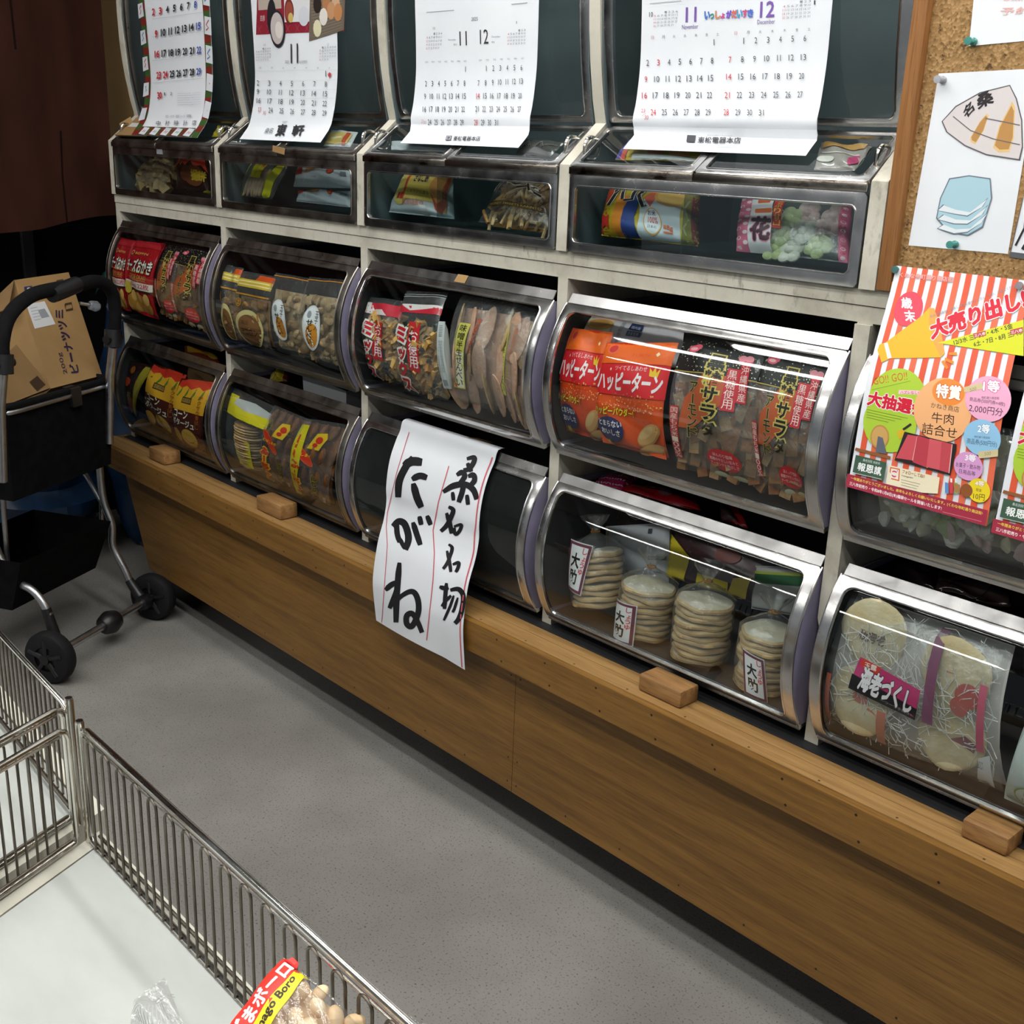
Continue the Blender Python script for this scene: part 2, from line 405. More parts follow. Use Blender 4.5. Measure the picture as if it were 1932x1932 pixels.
for i, (x0, x1, y, z) in enumerate(LAMPS):
    r = empty('fluorescent_lamp', ((x0 + x1) / 2, y, 2.62), 'white ceiling batten lamp with a lit diffuser, above the frame', 'lamp', 'ceiling batten lamps')
    m, nt, b = newmat('lit_diffuser'); b.inputs['Base Color'].default_value = (1, 1, 1, 1); b.inputs['Emission Color'].default_value = (1.0, .985, .965, 1); b.inputs['Emission Strength'].default_value = LAMP_STRENGTH
    
    t = MB(); t.prism([(y - .075, z + .028), (y - .062, z + .006), (y - .03, z - .004), (y + .03, z - .004), (y + .062, z + .006), (y + .075, z + .028)], 0, x0, x1, m); t.build('diffuser', r)
    t = MB(); t.prism([(y - .11, z + .03), (y + .11, z + .03), (y + .025, z + .2), (y - .025, z + .2)], 0, x0 - .03, x1 + .03, M['edging']); t.build('housing', r, smooth=0)

# ------------------------------------------------------------------ plinth cabinet under the shelf
PX1 = 2.80
pl = empty('plinth_cabinet', (1.4, .2, 0), 'long plywood plinth with nailed front board and recessed panel carrying the snack bins', 'cabinet')
YF = -.0858; YP = -.063
mb = MB(); mb.box(-.035, PX1, YF + .0005, .50, ZD - .024, ZD - .0005, M['ply_top'])
mb.box(-.0335, PX1, -.0492, -.0486, ZD - .001, ZD - .0003, ink('#6b4d2a')); mb.build('top_board', pl, smooth=0)
mb = MB(); mb.prism([(-.035, ZD - .002), (PX1, ZD - .002), (PX1, ZD - .0597), (.052, ZD - .0597), (.022, ZD - .045)], 1, YF - .012, YF, M['ply'])
for k in range(24):
    x = .11 + k * .117
    for z, dx in ((ZD - .0125, 0), (ZD - .049, .01)):
        c = rnd.uniform(-.004, .004)
        mb.lathe((x + dx + c, YF - .0122, z), (0, 1, 0), [(0, 0), (0, .0021), (.0015, .0021)], ink('#2a1a0d'), 8)
    x2 = .16 + k * .117
    mb.lathe((x2, YF + .006, ZD - .0004), (0, 0, 1), [(-.001, .0019), (0, .0019), (0, 0)], ink('#3a2713'), 8)
mb.build('front_board', pl, smooth=0)
xs = 1.643
for q, (poly, nails) in enumerate((([(.066, ZD - .0605), (xs - .0006, ZD - .0605), (xs - .0006, .103), (.186, .103)], (.3, xs - .012)), ([(xs + .0006, ZD - .0605), (PX1, ZD - .0605), (PX1, .103), (xs + .0006, .103)], (xs + .012, PX1)))):
    mb = MB(); mb.prism(poly, 1, YP, YP + .012, M['ply'])
    x = nails[0]
    while x < nails[1] + .001:
        mb.lathe((x, YP - .0003, .103 + .018), (0, 1, 0), [(0, 0), (0, .0019), (.0015, .0019)], ink('#2a1a0d'), 8); x += (nails[1] - nails[0]) / (11 if q == 0 else 9)
    for z in (.17, .335):
        mb.lathe((xs + (-.012 if q == 0 else .012), YP - .0003, z), (0, 1, 0), [(0, 0), (0, .0019), (.0015, .0019)], ink('#2a1a0d'), 8)
    mb.build('kick_panel', pl, smooth=0)
for x in (.35, 1.34, 2.35):
    mb = MB(); mb.lathe((x, .09, 0), (0, 0, 1), [(0, 0), (0, .024), (.006, .026), (.012, .016), (.10, .016), (.10, 0)], M['steel_dull'], 16); mb.build('foot', pl)
mb = MB(); mb.box(-.0, PX1, .47, .49, .02, ZD - .03, M['dark']); mb.box(.0, PX1, .0, .47, .103, .115, M['dark']); mb.build('shade_boards', pl, smooth=0)  # unseen boards added so the space behind the panels stays dark

# ------------------------------------------------------------------ painted shelf frame
sh = empty('display_shelf', (1.4, .2, ZD), 'tall cream-painted wooden shelf frame with dirty rails holding the snack bins', 'shelf')
SX1 = 5 * W + T1 / 2
UPROF = [(.0718, .2165), (.062, .253), (.052, .309), (.0465, .353), (.043, .396), (.041, .46), (.042, .55), (.05, .70)]
for k in range(6):
    mb = MB(); x = k * W
    mb.box(x - T1 / 2, x + T1 / 2, 0, .44, ZD, ZB, M['paint']); mb.build('divider', sh, smooth=0)
    mb = MB(); pr = [(-.008, ZU), (-.008, ZS + .1538)] + [(y - .0035, ZS + z + .0015) for y, z in UPROF] + [(.44, ZS + .70), (.44, ZU)]
    mb.prism(pr, 0, x - T2 / 2, x + T2 / 2, M['paint']); mb.build('case_divider', sh, smooth=30)
mb = MB(); mb.box(-T1 / 2, SX1, -.002, .44, ZS + .0006, ZU, M['paint']); mb.build('upper_rail', sh, smooth=0)
mb = MB(); mb.box(-T1 / 2, SX1, 0, .44, ZB, ZS - .0006, M['paint']); mb.build('lower_rail', sh, smooth=0)
mb = MB(); mb.box(-T1 / 2, SX1, .44, .455, ZD, ZS + .70, M['dark']); mb.build('back_panel', sh, smooth=0)
mb = MB(); mb.box(-T1 / 2, SX1, -.0225, .44, ZD, ZD + .0012, M['black']); mb.build('bottom_sheet', sh, smooth=0)
# raised strip with a rounded foot on the divider by the flyer, middle row
mb = MB(); x = 4 * W
mb.prism([(x - .0112, ZB - .002), (x + .0112, ZB - .002), (x + .0112, ZD + .195), (x + .008, ZD + .185), (x, ZD + .181), (x - .008, ZD + .185), (x - .0112, ZD + .195)], 1, -.006, -.0005, M['paint']); mb.build('divider_facing', sh, smooth=0)

# ------------------------------------------------------------------ framed windows: ring of metal on a surface f(x, s)
def ring(mb, f, x0, x1, L, ml, mr, mbt, mt, r, mat, depth=.004, nx=10, ns=12, bead=.0014):
    wd = x1 - x0; K = 5; inn = []; out = []
    def seg(a, b, n): return [a + (b - a) * i / n for i in range(n)]
    for u in seg(ml + r, wd - mr - r, nx): inn.append((u, mbt)); out.append((u, 0))
    for k in range(K):
        t = k / K; a = -math.pi / 2 + t * math.pi / 2; inn.append((wd - mr - r + r * math.cos(a), mbt + r + r * math.sin(a)))
        out.append((wd - mr - r + (mr + r) * min(1, 2 * t), 0 if t <= .5 else (mbt + r) * (2 * t - 1)))
    for v in seg(mbt + r, L - mt - r, ns): inn.append((wd - mr, v)); out.append((wd, v))
    for k in range(K):
        t = k / K; a = t * math.pi / 2; inn.append((wd - mr - r + r * math.cos(a), L - mt - r + r * math.sin(a)))
        out.append((wd if t <= .5 else wd - (mr + r) * (2 * t - 1), L - (mt + r) * (1 - min(1, 2 * t))))
    for u in seg(wd - mr - r, ml + r, nx): inn.append((u, L - mt)); out.append((u, L))
    for k in range(K):
        t = k / K; a = math.pi / 2 + t * math.pi / 2; inn.append((ml + r + r * math.cos(a), L - mt - r + r * math.sin(a)))
        out.append(((ml + r) * (1 - min(1, 2 * t)), L if t <= .5 else L - (mt + r) * (2 * t - 1)))
    for v in seg(L - mt - r, mbt + r, ns): inn.append((ml, v)); out.append((0, v))
    for k in range(K):
        t = k / K; a = math.pi + t * math.pi / 2; inn.append((ml + r + r * math.cos(a), mbt + r + r * math.sin(a)))
        out.append((0 if t <= .5 else (ml + r) * (2 * t - 1), (mbt + r) * (1 - min(1, 2 * t))))
    n = len(inn)
    fo = lambda p, h: f(x0 + p[0], p[1], h)
    mid = [((a[0] + b[0]) / 2, (a[1] + b[1]) / 2) for a, b in zip(inn, out)]
    vs = [fo(p, 0) for p in out] + [fo(p, .0012) for p in mid] + [fo(p, .0006) for p in inn] + [fo(p, -depth) for p in inn] + [fo(p, -depth) for p in out]
    fs = []
    for i in range(n):
        j = (i + 1) % n
        for a, b in ((0, 1), (1, 2), (2, 3), (3, 4), (4, 0)): fs.append((a * n + i, a * n + j, b * n + j, b * n + i))
    mb.add(vs, fs, mat)
    mb.tube([fo(p, .0008) for p in inn], bead, mat, 6, closed=True)

def circ3(p1, p2, p3):
    ax, ay = p1; bx, by = p2; cx, cy = p3
    d = 2 * (ax * (by - cy) + bx * (cy - ay) + cx * (ay - by))
    ux = ((ax * ax + ay * ay) * (by - cy) + (bx * bx + by * by) * (cy - ay) + (cx * cx + cy * cy) * (ay - by)) / d
    uy = ((ax * ax + ay * ay) * (cx - bx) + (bx * bx + by * by) * (ax - cx) + (cx * cx + cy * cy) * (bx - ax)) / d
    return ux, uy, math.hypot(ax - ux, ay - uy)
_cy, _cz, BR = circ3((-.004, -.0594), (-.0510, -.1905), (-.014, -.3037))
A0 = math.atan2(-.3037 - _cz, -.014 - _cy) % (2 * math.pi); A1 = math.atan2(-.0594 - _cz, -.004 - _cy) % (2 * math.pi)
BL = BR * abs(A1 - A0)
ROWZ = {'mid': ZS, 'low': ZS - .3013}
def binpt(x, s, h, zr):
    a = A0 + (A1 - A0) * s / BL; return (x, _cy + (BR + h) * math.cos(a), zr + _cz + (BR + h) * math.sin(a))
def onBin(px, py, h, zr):
    d = ray(px, py); o = CAM[1] - _cy, CAM[2] - zr - _cz; a = d[1] ** 2 + d[2] ** 2; b = o[0] * d[1] + o[1] * d[2]; c = o[0] ** 2 + o[1] ** 2 - (BR + h) ** 2
    t = (-b - math.sqrt(max(0, b * b - a * c))) / a; p = CAM + d * t; an = math.atan2(p[2] - zr - _cz, p[1] - _cy) % (2 * math.pi)
    return p[0], (an - A0) / (A1 - A0) * BL
def colx(c): return c * W + T1 / 2 + .003, (c + 1) * W - T1 / 2 - .003

BINLAB = {('mid', 0): 'steel-framed curved bin with red cracker bags at the end by the black cart',
          ('mid', 1): 'steel-framed curved bin holding round-labelled biscuit bags and oval-labelled egg crackers',
          ('mid', 2): 'steel-framed curved bin holding cracker mix bags with brown paper tape on its rim',
          ('mid', 3): 'steel-framed curved bin holding orange bags and black-topped almond cracker bags',
          ('mid', 4): 'steel-framed curved bin half hidden behind the striped sale flyer',
          ('low', 0): 'steel-framed curved bin holding corn snack bags, directly above the first wooden block',
          ('low', 1): 'steel-framed curved bin holding yellow-labelled thin crackers and brown candy sticks',
          ('low', 2): 'empty steel-framed curved bin with the handwritten paper banner hung over it',
          ('low', 3): 'steel-framed curved bin holding four tied bags of stacked round crackers',
          ('low', 4): 'steel-framed curved bin holding the big clear bag of shrimp crackers below the flyers'}
for row in ('mid', 'low'):
    for c in range(5):
        x0, x1 = colx(c); zr = ROWZ[row]
        b = empty('snack_bin', ((x0 + x1) / 2, .1, zr - .3037), BINLAB[(row, c)], 'bin', 'curved-front snack bins on the shelf')
        stl = M['steel'] if c >= 2 else M['steel_dull']  # darker steel tone on the two columns nearest the cart
        f = lambda x, s, h, zr=zr: binpt(x, s, h, zr)
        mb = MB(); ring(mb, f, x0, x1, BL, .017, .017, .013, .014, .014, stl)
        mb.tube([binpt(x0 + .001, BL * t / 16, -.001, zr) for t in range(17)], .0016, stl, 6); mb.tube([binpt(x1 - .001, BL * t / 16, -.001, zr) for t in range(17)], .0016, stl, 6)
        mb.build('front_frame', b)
        mb = MB(); mb.grid(lambda u, v: binpt(x0 + .016 + (x1 - x0 - .032) * u, .012 + (BL - .025) * v, -.0025, zr), 6, 20, M['glass'] if row == 'mid' or c != 2 else M['glass_hazy']); mb.build('curved_pane', b)
        mb = MB(); mb.hexa([(x0 + .006, -.006, zr - .0585), (x1 - .002, -.006, zr - .0585), (x1 - .002, -.0035, zr - .0585), (x0 + .006, -.0035, zr - .0585),
                            (x0 + .008, .0015, zr - .0440), (x1 - .001, .0015, zr - .0440), (x1 - .001, .003, zr - .0440), (x0 + .008, .003, zr - .0440)], stl); mb.build('top_lip', b, smooth=0)
        for xa in (x0, x1 - .003):
            arc = [binpt(0, BL * t / 18, -.004, zr)[1:] for t in range(19)]
            mb = MB(); mb.prism([(.30, arc[0][1])] + arc + [(.30, arc[-1][1] + .0)], 0, xa, xa + .003, M['lav'])
            mb.prism([(.295, arc[0][1] + .005)] + [(p[0] + .003, p[1]) for p in arc[1:-1]] + [(.295, arc[-1][1] - .003)], 0, xa + (.0031 if xa == x0 else -.0009), xa + (.0039 if xa == x0 else -.0001), M['inner']); mb.build('side_panel', b, smooth=0)
        mb = MB(); yb, zb_ = binpt(0, 0, -.004, zr)[1:]
        mb.box(x0 + .0035, x1 - .0035, yb + .001, .30, zb_, zb_ + .004, M['inner']); mb.box(x0 + .0035, x1 - .0035, .296, .30, zb_ + .004, zr - .065, M['inner']); mb.build('tray', b, smooth=0)
        mb = MB(); mb.hexa([(x0 + .001, yb + .0005, zb_ - .009), (x1 - .001, yb + .0005, zb_ - .009), (x1 - .001, yb + .02, zb_ - .004), (x0 + .001, yb + .02, zb_ - .004),
                            (x0 + .001, yb - .003, zb_ + .002), (x1 - .001, yb - .003, zb_ + .002), (x1 - .001, yb + .02, zb_ + .0005), (x0 + .001, yb + .02, zb_ + .0005)], stl); mb.build('bottom_lip', b, smooth=0)
        if (row, c) == ('mid', 2):
            p = onY(860, 519, -.004); q = onY(879, 523, -.004)
            mb = MB(); mb.hexa([(p[0] - .002, -.0065, zr - .056), (q[0], -.0065, zr - .056), (q[0], -.0063, zr - .056), (p[0] - .002, -.0063, zr - .056), (p[0], .0012, zr - .043), (q[0] + .001, .0012, zr - .043), (q[0] + .001, .0013, zr - .043), (p[0], .0013, zr - .043)], M['card'])
            mb.build('paper_tape', b, smooth=0, label='brown paper tape on the rim')

# ------------------------------------------------------------------ flat-front glass cases with sloping lids and tall curved backs
ulen = [0]
for a, q in zip(UPROF, UPROF[1:]): ulen.append(ulen[-1] + math.dist(a, q))
def uppt(x, s, h):
    k = 0
    while k < len(UPROF) - 2 and s > ulen[k + 1]: k += 1
    t = (s - ulen[k]) / (ulen[k + 1] - ulen[k]); a, q = UPROF[k], UPROF[k + 1]
    d = np.array(q) - np.array(a); d /= np.linalg.norm(d); n = np.array([-d[1], d[0]])
    y, z = a[0] + (q[0] - a[0]) * t, a[1] + (q[1] - a[1]) * t
    return (x, y + n[0] * h, ZS + z + n[1] * h)
LP0 = np.array([-.0125, ZS + .1525]); LP1 = np.array([.0705, ZS + .2145]); LD = (LP1 - LP0) / np.linalg.norm(LP1 - LP0); LN = np.array([-LD[1], LD[0]]); LL = float(np.linalg.norm(LP1 - LP0))
def lidpt(x, s, h): q = LP0 + LD * s + LN * h; return (x, q[0], q[1])
CASELAB = ['flat-front glass case at the end by the hanging cloth, holding tan cracker chunks',
           'flat-front glass case with two stacked white packs and a yellow-labelled bag inside',
           'flat-front glass case holding the white and yellow rice cake pack',
           'flat-front glass case holding the blue and orange bag and the pink flower bag',
           'flat-front glass case hidden behind the cork board']
m_, nt_, b_ = newmat('stained_steel'); n_ = noise(nt_, 11, 6, .7, (1, 1, 2.5)); r_ = ramp(nt_, n_.outputs[0], [(.40, '#3a2a20'), (.47, '#8f867b'), (.65, '#bdb7ae')])
nt_.links.new(r_.outputs[0], b_.inputs['Base Color']); b_.inputs['Metallic'].default_value = 1; b_.inputs['Roughness'].default_value = .25; M['stained'] = m_
for c in range(4):
    x0 = c * W + T2 / 2 + .0025; x1 = (c + 1) * W - T2 / 2 - .0025
    g = empty('glass_case', ((x0 + x1) / 2, .1, ZU), CASELAB[c], 'display case', 'glass cases on the middle rail')
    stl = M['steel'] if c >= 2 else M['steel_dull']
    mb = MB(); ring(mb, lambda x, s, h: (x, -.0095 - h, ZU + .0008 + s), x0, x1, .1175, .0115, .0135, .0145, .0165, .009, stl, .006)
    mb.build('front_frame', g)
    mb = MB(); mb.box(x0 + .01, x1 - .01, -.0065, -.0045, ZU + .013, ZU + .104, M['glass']); mb.build('front_pane', g, smooth=0)
    xm = (x0 + x1) / 2 - .015
    for q, (xa, xb) in enumerate(((x0, xm - .0008), (xm + .0008, x1))):
        mb = MB(); ring(mb, lidpt, xa, xb, LL, .012, .012, .010, .011, .008, stl, .005, bead=.001)
        mb.bbox(xa, xb, LP0[0] - .001, LP0[0] + .004, ZS + .1402, ZS + .1515, M['stained'] if c in (2, 3) else stl, .0012)
        lid = mb.build('lid', g)
        mb = MB(); mb.grid(lambda u, v: lidpt(xa + .010 + (xb - xa - .020) * u, .008 + (LL - .017) * v, -.002), 1, 1, M['glass']); mb.build('lid_pane', lid, smooth=0)
        xh = xa + .007 if q == 0 else xb - .007
        mb = MB(); mb.tube([lidpt(xh, LL * (.30 + .36 * t / 10), .013 * math.sin(math.pi * t / 10) + .001) for t in range(11)], [.0022 + .0015 * math.sin(math.pi * t / 10) for t in range(11)], M['chrome'], 8); mb.build('lid_handle', lid)
    L = ulen[-1] - .01
    mb = MB(); ring(mb, lambda x, s, h: uppt(x, s + .003, h), x0 + .001, x1 - .001, L, .019, .019, .010, .02, .012, stl, .006, ns=30, bead=.0012); mb.build('curved_frame', g)
    mb = MB(); mb.grid(lambda u, v: uppt(x0 + .017 + (x1 - x0 - .034) * u, .011 + (L - .03) * v, -.003), 4, 24, M['glass_hazy']); mb.build('curved_pane', g)
    mb = MB(); mb.box(x0, x1, -.003, .43, ZU + .0005, ZU + .004, M['teal']); mb.box(x0, x1, .41, .43, ZU + .004, ZS + .69, M['teal']); mb.build('back_and_base', g, smooth=0)
    for xa in (x0, x1 - .002):
        mb = MB(); mb.prism([(.0, ZU + .0045), (.0, ZS + .149), (.068, ZS + .205), (.05, ZS + .30), (.038, ZS + .45), (.05, ZS + .69), (.409, ZS + .69), (.409, ZU + .0045)], 0, xa, xa + .002, M['teal']); mb.build('side_lining', g, smooth=0)  # panels added to darken the white divider sides inside the case
    if c in (2, 3):
        xg = onY(864 if c == 2 else 1330, 400, .05)[0]
        mb = MB(); mb.box(xg, xg + .003, .0, .30, ZU + .005, ZU + .10, M['glass_hazy']); mb.build('partition', g, smooth=0)

# ------------------------------------------------------------------ wooden blocks that wedge the low bins
for lab, fl, fr, bk, tp in (('small dark-ended wooden block on the ledge, nearest the black cart', (280, 865.4), (309.6, 878.6), (332, 868.5), (311, 856)),
                            ('reddish wooden block with split end grain below the yellow-labelled cracker bin', (492, 959), (529.4, 982.4), (554, 973), (531, 956)),
                            ('pale wooden block with ridged front below the bin of stacked round crackers', (1199.6, 1302.8), (1282, 1338.8), (1300, 1316), (1282, 1305.8)),
                            ('brown wooden block on the ledge below the big bag of shrimp crackers', (1808, 1579), (1897.8, 1618.9), (1905, 1602), (1903, 1587))):
    a = onZ(*fl, ZD); b = onZ(*fr, ZD); k = onZ(*bk, ZD); yf = max(b[1], YF + .003)
    x0, x1 = a[0], b[0]; y1 = yf + max(.045, min(.06, k[1] - b[1])); h = max(.026, onY(*tp, b[1])[2] - ZD)
    mb = MB(); mb.bbox(x0, x1, yf, y1, ZD + .0003, ZD + .0003 + h, M['block'], .004)
    mb.build('wooden_block', label=lab, cat='wooden block', group='blocks wedged under the bins', loc=(x0, yf, ZD + .0003))
# ------------------------------------------------------------------ bags and packs
class Crop:
    def __init__(s, ox, oy, k): s.o = (ox, oy, k)
    def __call__(s, x, y): return (s.o[0] + x * s.o[2], s.o[1] + y * s.o[2])

def sgn(x, p): return max(0.0, math.sin(math.pi * min(1, max(0, x)))) ** p

def pillow(quad, yb, yt, th, wr=.0012, seed=0, pu=.35, pv=.3, v0=.03, v1=.97, yl=0, yr=0, crop=None, lift=0):
    """a stuffed bag face. quad = four points (bl, br, tr, tl): world points, photo points seen on the slanting plane from y=yb to y=yt,
    or, for a bag pressed against a bin's pane (photo points in a bin crop, yb < .05), photo points seen on the inside of that pane"""
    r = random.Random(seed); ph = [(r.uniform(3, 11), r.uniform(3, 11), r.uniform(0, 6.3)) for _ in range(5)]
    kf = lambda u, v: sum(math.sin(a * u + c * v + e) for a, c, e in ph) * wr
    bb = lambda u, v: sgn(u, pu) * sgn((v - v0) / (v1 - v0), pv)
    if len(quad[0]) == 2 and crop in (A, B, C_, D, E_, E_ID) and yb < .05:
        zc = np.mean([onY(q[0], q[1], -.02)[2] for q in quad]); zr = ROWZ['mid'] if zc > ZS - .29 else ROWZ['low']
        gap = .0050 + max(0, yb - .010) * 1.1
        Q = [np.array(onBin(q[0], q[1], -gap - .004, zr)) for q in quad]; ci = max(0, int(np.mean([onY(q[0], q[1], -.02)[0] for q in quad]) // W)); lo, hi = colx(ci)
        for q in Q: q[0] = min(max(q[0], lo + .0045 + .004), hi - .0045 - .004); q[1] = min(max(q[1], .018), BL + .05)
        def S(u, v, d=1.0, w=1.0):
            x, s = Q[0] * (1 - u) * (1 - v) + Q[1] * u * (1 - v) + Q[2] * u * v + Q[3] * (1 - u) * v
            b = bb(u, v); h = -gap + lift - th * .5 + th * .5 * d * b + (min(kf(u, v), 2.2 * wr) - 2.2 * wr) * w * (.35 + .65 * b) - (.02 if d < 0 else 0) * b
            return np.array(binpt(x, s, h, zr))
        C4 = [S(0, 0), S(1, 0), S(1, 1), S(0, 1)]
        n = np.cross(C4[1] - C4[0] + C4[2] - C4[3], C4[3] - C4[0] + C4[2] - C4[1]); n /= np.linalg.norm(n)
        return S, C4, (n if n @ (CAM - C4[0]) > 0 else -n)
    if len(quad[0]) == 2:
        ys = (yb + yl, yb + yr, yt + yr, yt + yl); C4 = [onY(q[0], q[1], y) for q, y in zip(quad, ys)]
        ci = max(0, int(onY(np.mean([q[0] for q in quad]), np.mean([q[1] for q in quad]), .0)[0] // W)); lo, hi = colx(ci)
        for p in C4: p[0] = min(max(p[0], lo + .010), hi - .010)
    else: C4 = [np.array(q, float) for q in quad]
    if crop in (F_, U, G, H):
        for p in C4: p[2] = max(p[2], ZU + .026)
    bl, br, tr, tl = C4
    n = np.cross(br - bl + tr - tl, tl - bl + tr - br); n /= np.linalg.norm(n)
    if n @ (CAM - bl) < 0: n = -n
    def S(u, v, d=1.0, w=1.0):
        p = bl * (1 - u) * (1 - v) + br * u * (1 - v) + tr * u * v + tl * (1 - u) * v
        b = bb(u, v); return p + n * (th * d * b + lift + kf(u, v) * w * (.35 + .65 * b))
    return S, C4, n

def pack(name, label, cat, quad, yb, yt, th, base, draw=None, group=None, crop=None, back=.6, parts=None, **kw):
    q = [crop(*p) for p in quad] if crop else quad
    S, C4, n = pillow(q, yb, yt, th, crop=crop, **kw)
    mb = MB(); mb.grid(lambda u, v: S(u, v), 40, 44, base); mb.grid(lambda u, v: S(u, v, -back, -1), 8, 10, base, True)
    sf = Surf(lambda u, v: S(u, v), mb); sf.crop = crop
    if sf.n(.5, .5) @ n < 0: sf.side = -1
    sf.h0 = .0014; sf.lim = .055
    if draw: draw(sf)
    loc = (C4[0] + C4[1]) / 2
    o = mb.build(name, label=label, cat=cat, group=group, loc=loc, smooth=50)
    return o, S, n

def clearbag(name, label, cat, quad, yb, yt, th, fill, draw=None, group=None, crop=None, film='film', gap=.003, v_film=None, **kw):
    """see-through bag: root empty > film (with its print) and contents made by fill(root, S, n)"""
    q = [crop(*p) for p in quad] if crop else quad
    S, C4, n = pillow(q, yb, yt, th, crop=crop, lift=-gap, **kw)
    r = empty(name, (C4[0] + C4[1]) / 2, label, cat, group)
    if fill: fill(r, S, n)
    mb = MB(); kw2 = dict(kw); kw2['seed'] = kw.get('seed', 0) + 5; kw2['wr'] = kw.get('wr', .0012) * 1.3
    F, _, _ = pillow(q, yb, yt, th, crop=crop, **kw2)
    mb.grid(lambda u, v: F(u, v), 36, 40, M[film])
    sf = Surf(lambda u, v: F(u, v), mb); sf.crop = crop
    if sf.n(.5, .5) @ n < 0: sf.side = -1
    if draw: draw(sf)
    mb.build('film', r, smooth=60)
    return r, S, n

def rot3(r):
    a, b, c = (r.uniform(0, 6.3) for _ in range(3)); return np.array(Matrix.Rotation(a, 3, 'X') @ Matrix.Rotation(b, 3, 'Y') @ Matrix.Rotation(c, 3, 'Z'))

def chunks(root, S, n, name, N, size, mats, seed=1, u=(.06, .94), v=(.05, .82), deep=.010, flat=.35, aspect=1.6, d=.9):
    """a heap of broken pieces pressed against the film"""
    r = random.Random(seed); mb = MB()
    for k in range(N):
        a = r.uniform(*u); b = r.uniform(*v); c = S(a, b, d) - n * (size * .42 + r.uniform(.0, deep))
        R = rot3(r); s = size * r.uniform(.6, 1.25); h = np.array([s * aspect ** r.uniform(0, 1), s, s * flat]) * .5
        pts = []
        for sx, sy, sz in ((-1, -1, -1), (1, -1, -1), (1, 1, -1), (-1, 1, -1), (-1, -1, 1), (1, -1, 1), (1, 1, 1), (-1, 1, 1)):
            pts.append(c + R @ (np.array([sx, sy, sz]) * h * np.array([r.uniform(.7, 1.1), r.uniform(.7, 1.1), 1])))
        mb.hexa(pts, mats[r.randrange(len(mats))])
    mb.grid(lambda a, b: S(u[0] + (u[1] - u[0]) * a, v[0] + (v[1] - v[0]) * b, d * .8) - n * (deep + .002), 6, 6, mats[0])
    return mb.build(name, root, kind='stuff', smooth=40)

def blob(mb, c, rx, ry, rz, mat, R=None, n=10, rim=0, seed=0):
    """lumpy ellipsoid"""
    r = random.Random(seed); ph = [r.uniform(0, 6.3) for _ in range(4)]; R = np.eye(3) if R is None else R
    def f(u, v):
        a = 2 * math.pi * u; b = math.pi * (v - .5)
        k = 1 + rim * (math.sin(3 * a + ph[0]) + math.sin(5 * a + ph[1]) * .6) * math.cos(b)
        return np.array(c) + R @ np.array([rx * k * math.cos(b) * math.cos(a), ry * k * math.cos(b) * math.sin(a), rz * math.sin(b)])
    mb.grid(f, n * 2, n, mat)

def food(name, c1, c2, scale=60, rough=.6, b=.5): return surf(name, c1, c2, scale, rough, bmp=b, spec=.3)
FOOD = dict(tan=food('tan_cracker', '#b99463', '#d0b084'), brown=food('soy_cracker', '#9a6836', '#be8b4e'), gold=food('golden_cracker', '#c9944a', '#e0b56c'), dark=food('seaweed_cracker', '#232a28', '#3a403c'),
            pink=food('pinkish_cracker', '#b98d74', '#caa48c'), cream=food('puffed_cracker', '#dccfb0', '#efe6cf', 25), edge=food('toasted_edge', '#c39a63', '#dabd8d', 30), green=food('green_puff', '#b7c389', '#ccd6a6', 30), white=food('white_puff', '#d8d6c8', '#eceadf', 30),
            rose=food('rose_puff', '#dfb6b6', '#ecd0cd', 30), egg=food('egg_biscuit', '#b59468', '#cbb18a', 70), nut=food('macaroon_biscuit', '#8d6a44', '#ab8a60', 70), almond1=food('almond_cracker', '#6f4a2a', '#8a6036', 60), almond2=food('light_almond_cracker', '#866744', '#9d7c55', 60), stick=food('brown_candy', '#6d3f20', '#8f5a30', 60), boro=food('egg_ball', '#dcb888', '#f0dfbd', 18, .5, .1),
            shrimp=food('shrimp_cracker', '#d9c193', '#e9dab6', 25), coral=food('coral_print', '#cf6a50', '#dd8468', 40), maroon=food('maroon_piece', '#8a2f4d', '#a3476a', 40))
A = Crop(180, 400, .31064); B = Crop(640, 480, .22774); C_ = Crop(1020, 540, .32091); D = Crop(1000, 860, .30021); E_ = Crop(1500, 1040, .31057); G = Crop(680, 0, .28986); H = Crop(1050, 0, .34679); U = Crop(200, 0, .28986); F_ = Crop(190, 200, .15528); K = Crop(190, 780, .15528)
BAGS = 'snack bags in the curved bins'
E_ID = Crop(0, 0, 1)

# --- upper-row bin at the cart end: red cheese crackers and black-topped almond crackers
def red_bag(sf, ox=0):
    sf.rect(.0, .90, 1, 1, '#b3202a'); sf.ell(.5, .15, .46, .17, '#b8863a'); 
    for k in range(9): sf.ell(.12 + .09 * k, .10 + .08 * ((k * 7) % 3), .09, .075, ['#d3a04d', '#c58b38', '#e0b465'][k % 3])
    sf.rect(.0, .37, 1, .46, '#e8dfd6'); sf.rect(.0, .345, 1, .365, '#2a1714')
    sf.ell(.12, .36, .13, .085, '#d8c04a'); sf.tx('85kcal', .22, .39, .55, .45, '#c23b4d', bold=.02); sf.tx('22枚', .60, .385, .95, .455, '#c9304a', bold=.02)
    sf.tx('CHEESE OKAKI', .2, .50, .85, .55, '#caa04a'); sf.rect(.2, .485, .85, .49, '#caa04a')
    sf.tx('チーズおかき', .04, .58, .96, .74, '#f4efe2', bold=.03, outline='#31201a', ow=.05); sf.tx('チーズおかき', .05, .575, .95, .60, '#d6cf3d', bold=.02)
    sf.tx('BEPPIN', .3, .80, .75, .83, '#d9b264'); sf.ell(.2, .82, .06, .03, '#d9b264'); sf.ell(.2, .82, .05, .022, '#b3202a')
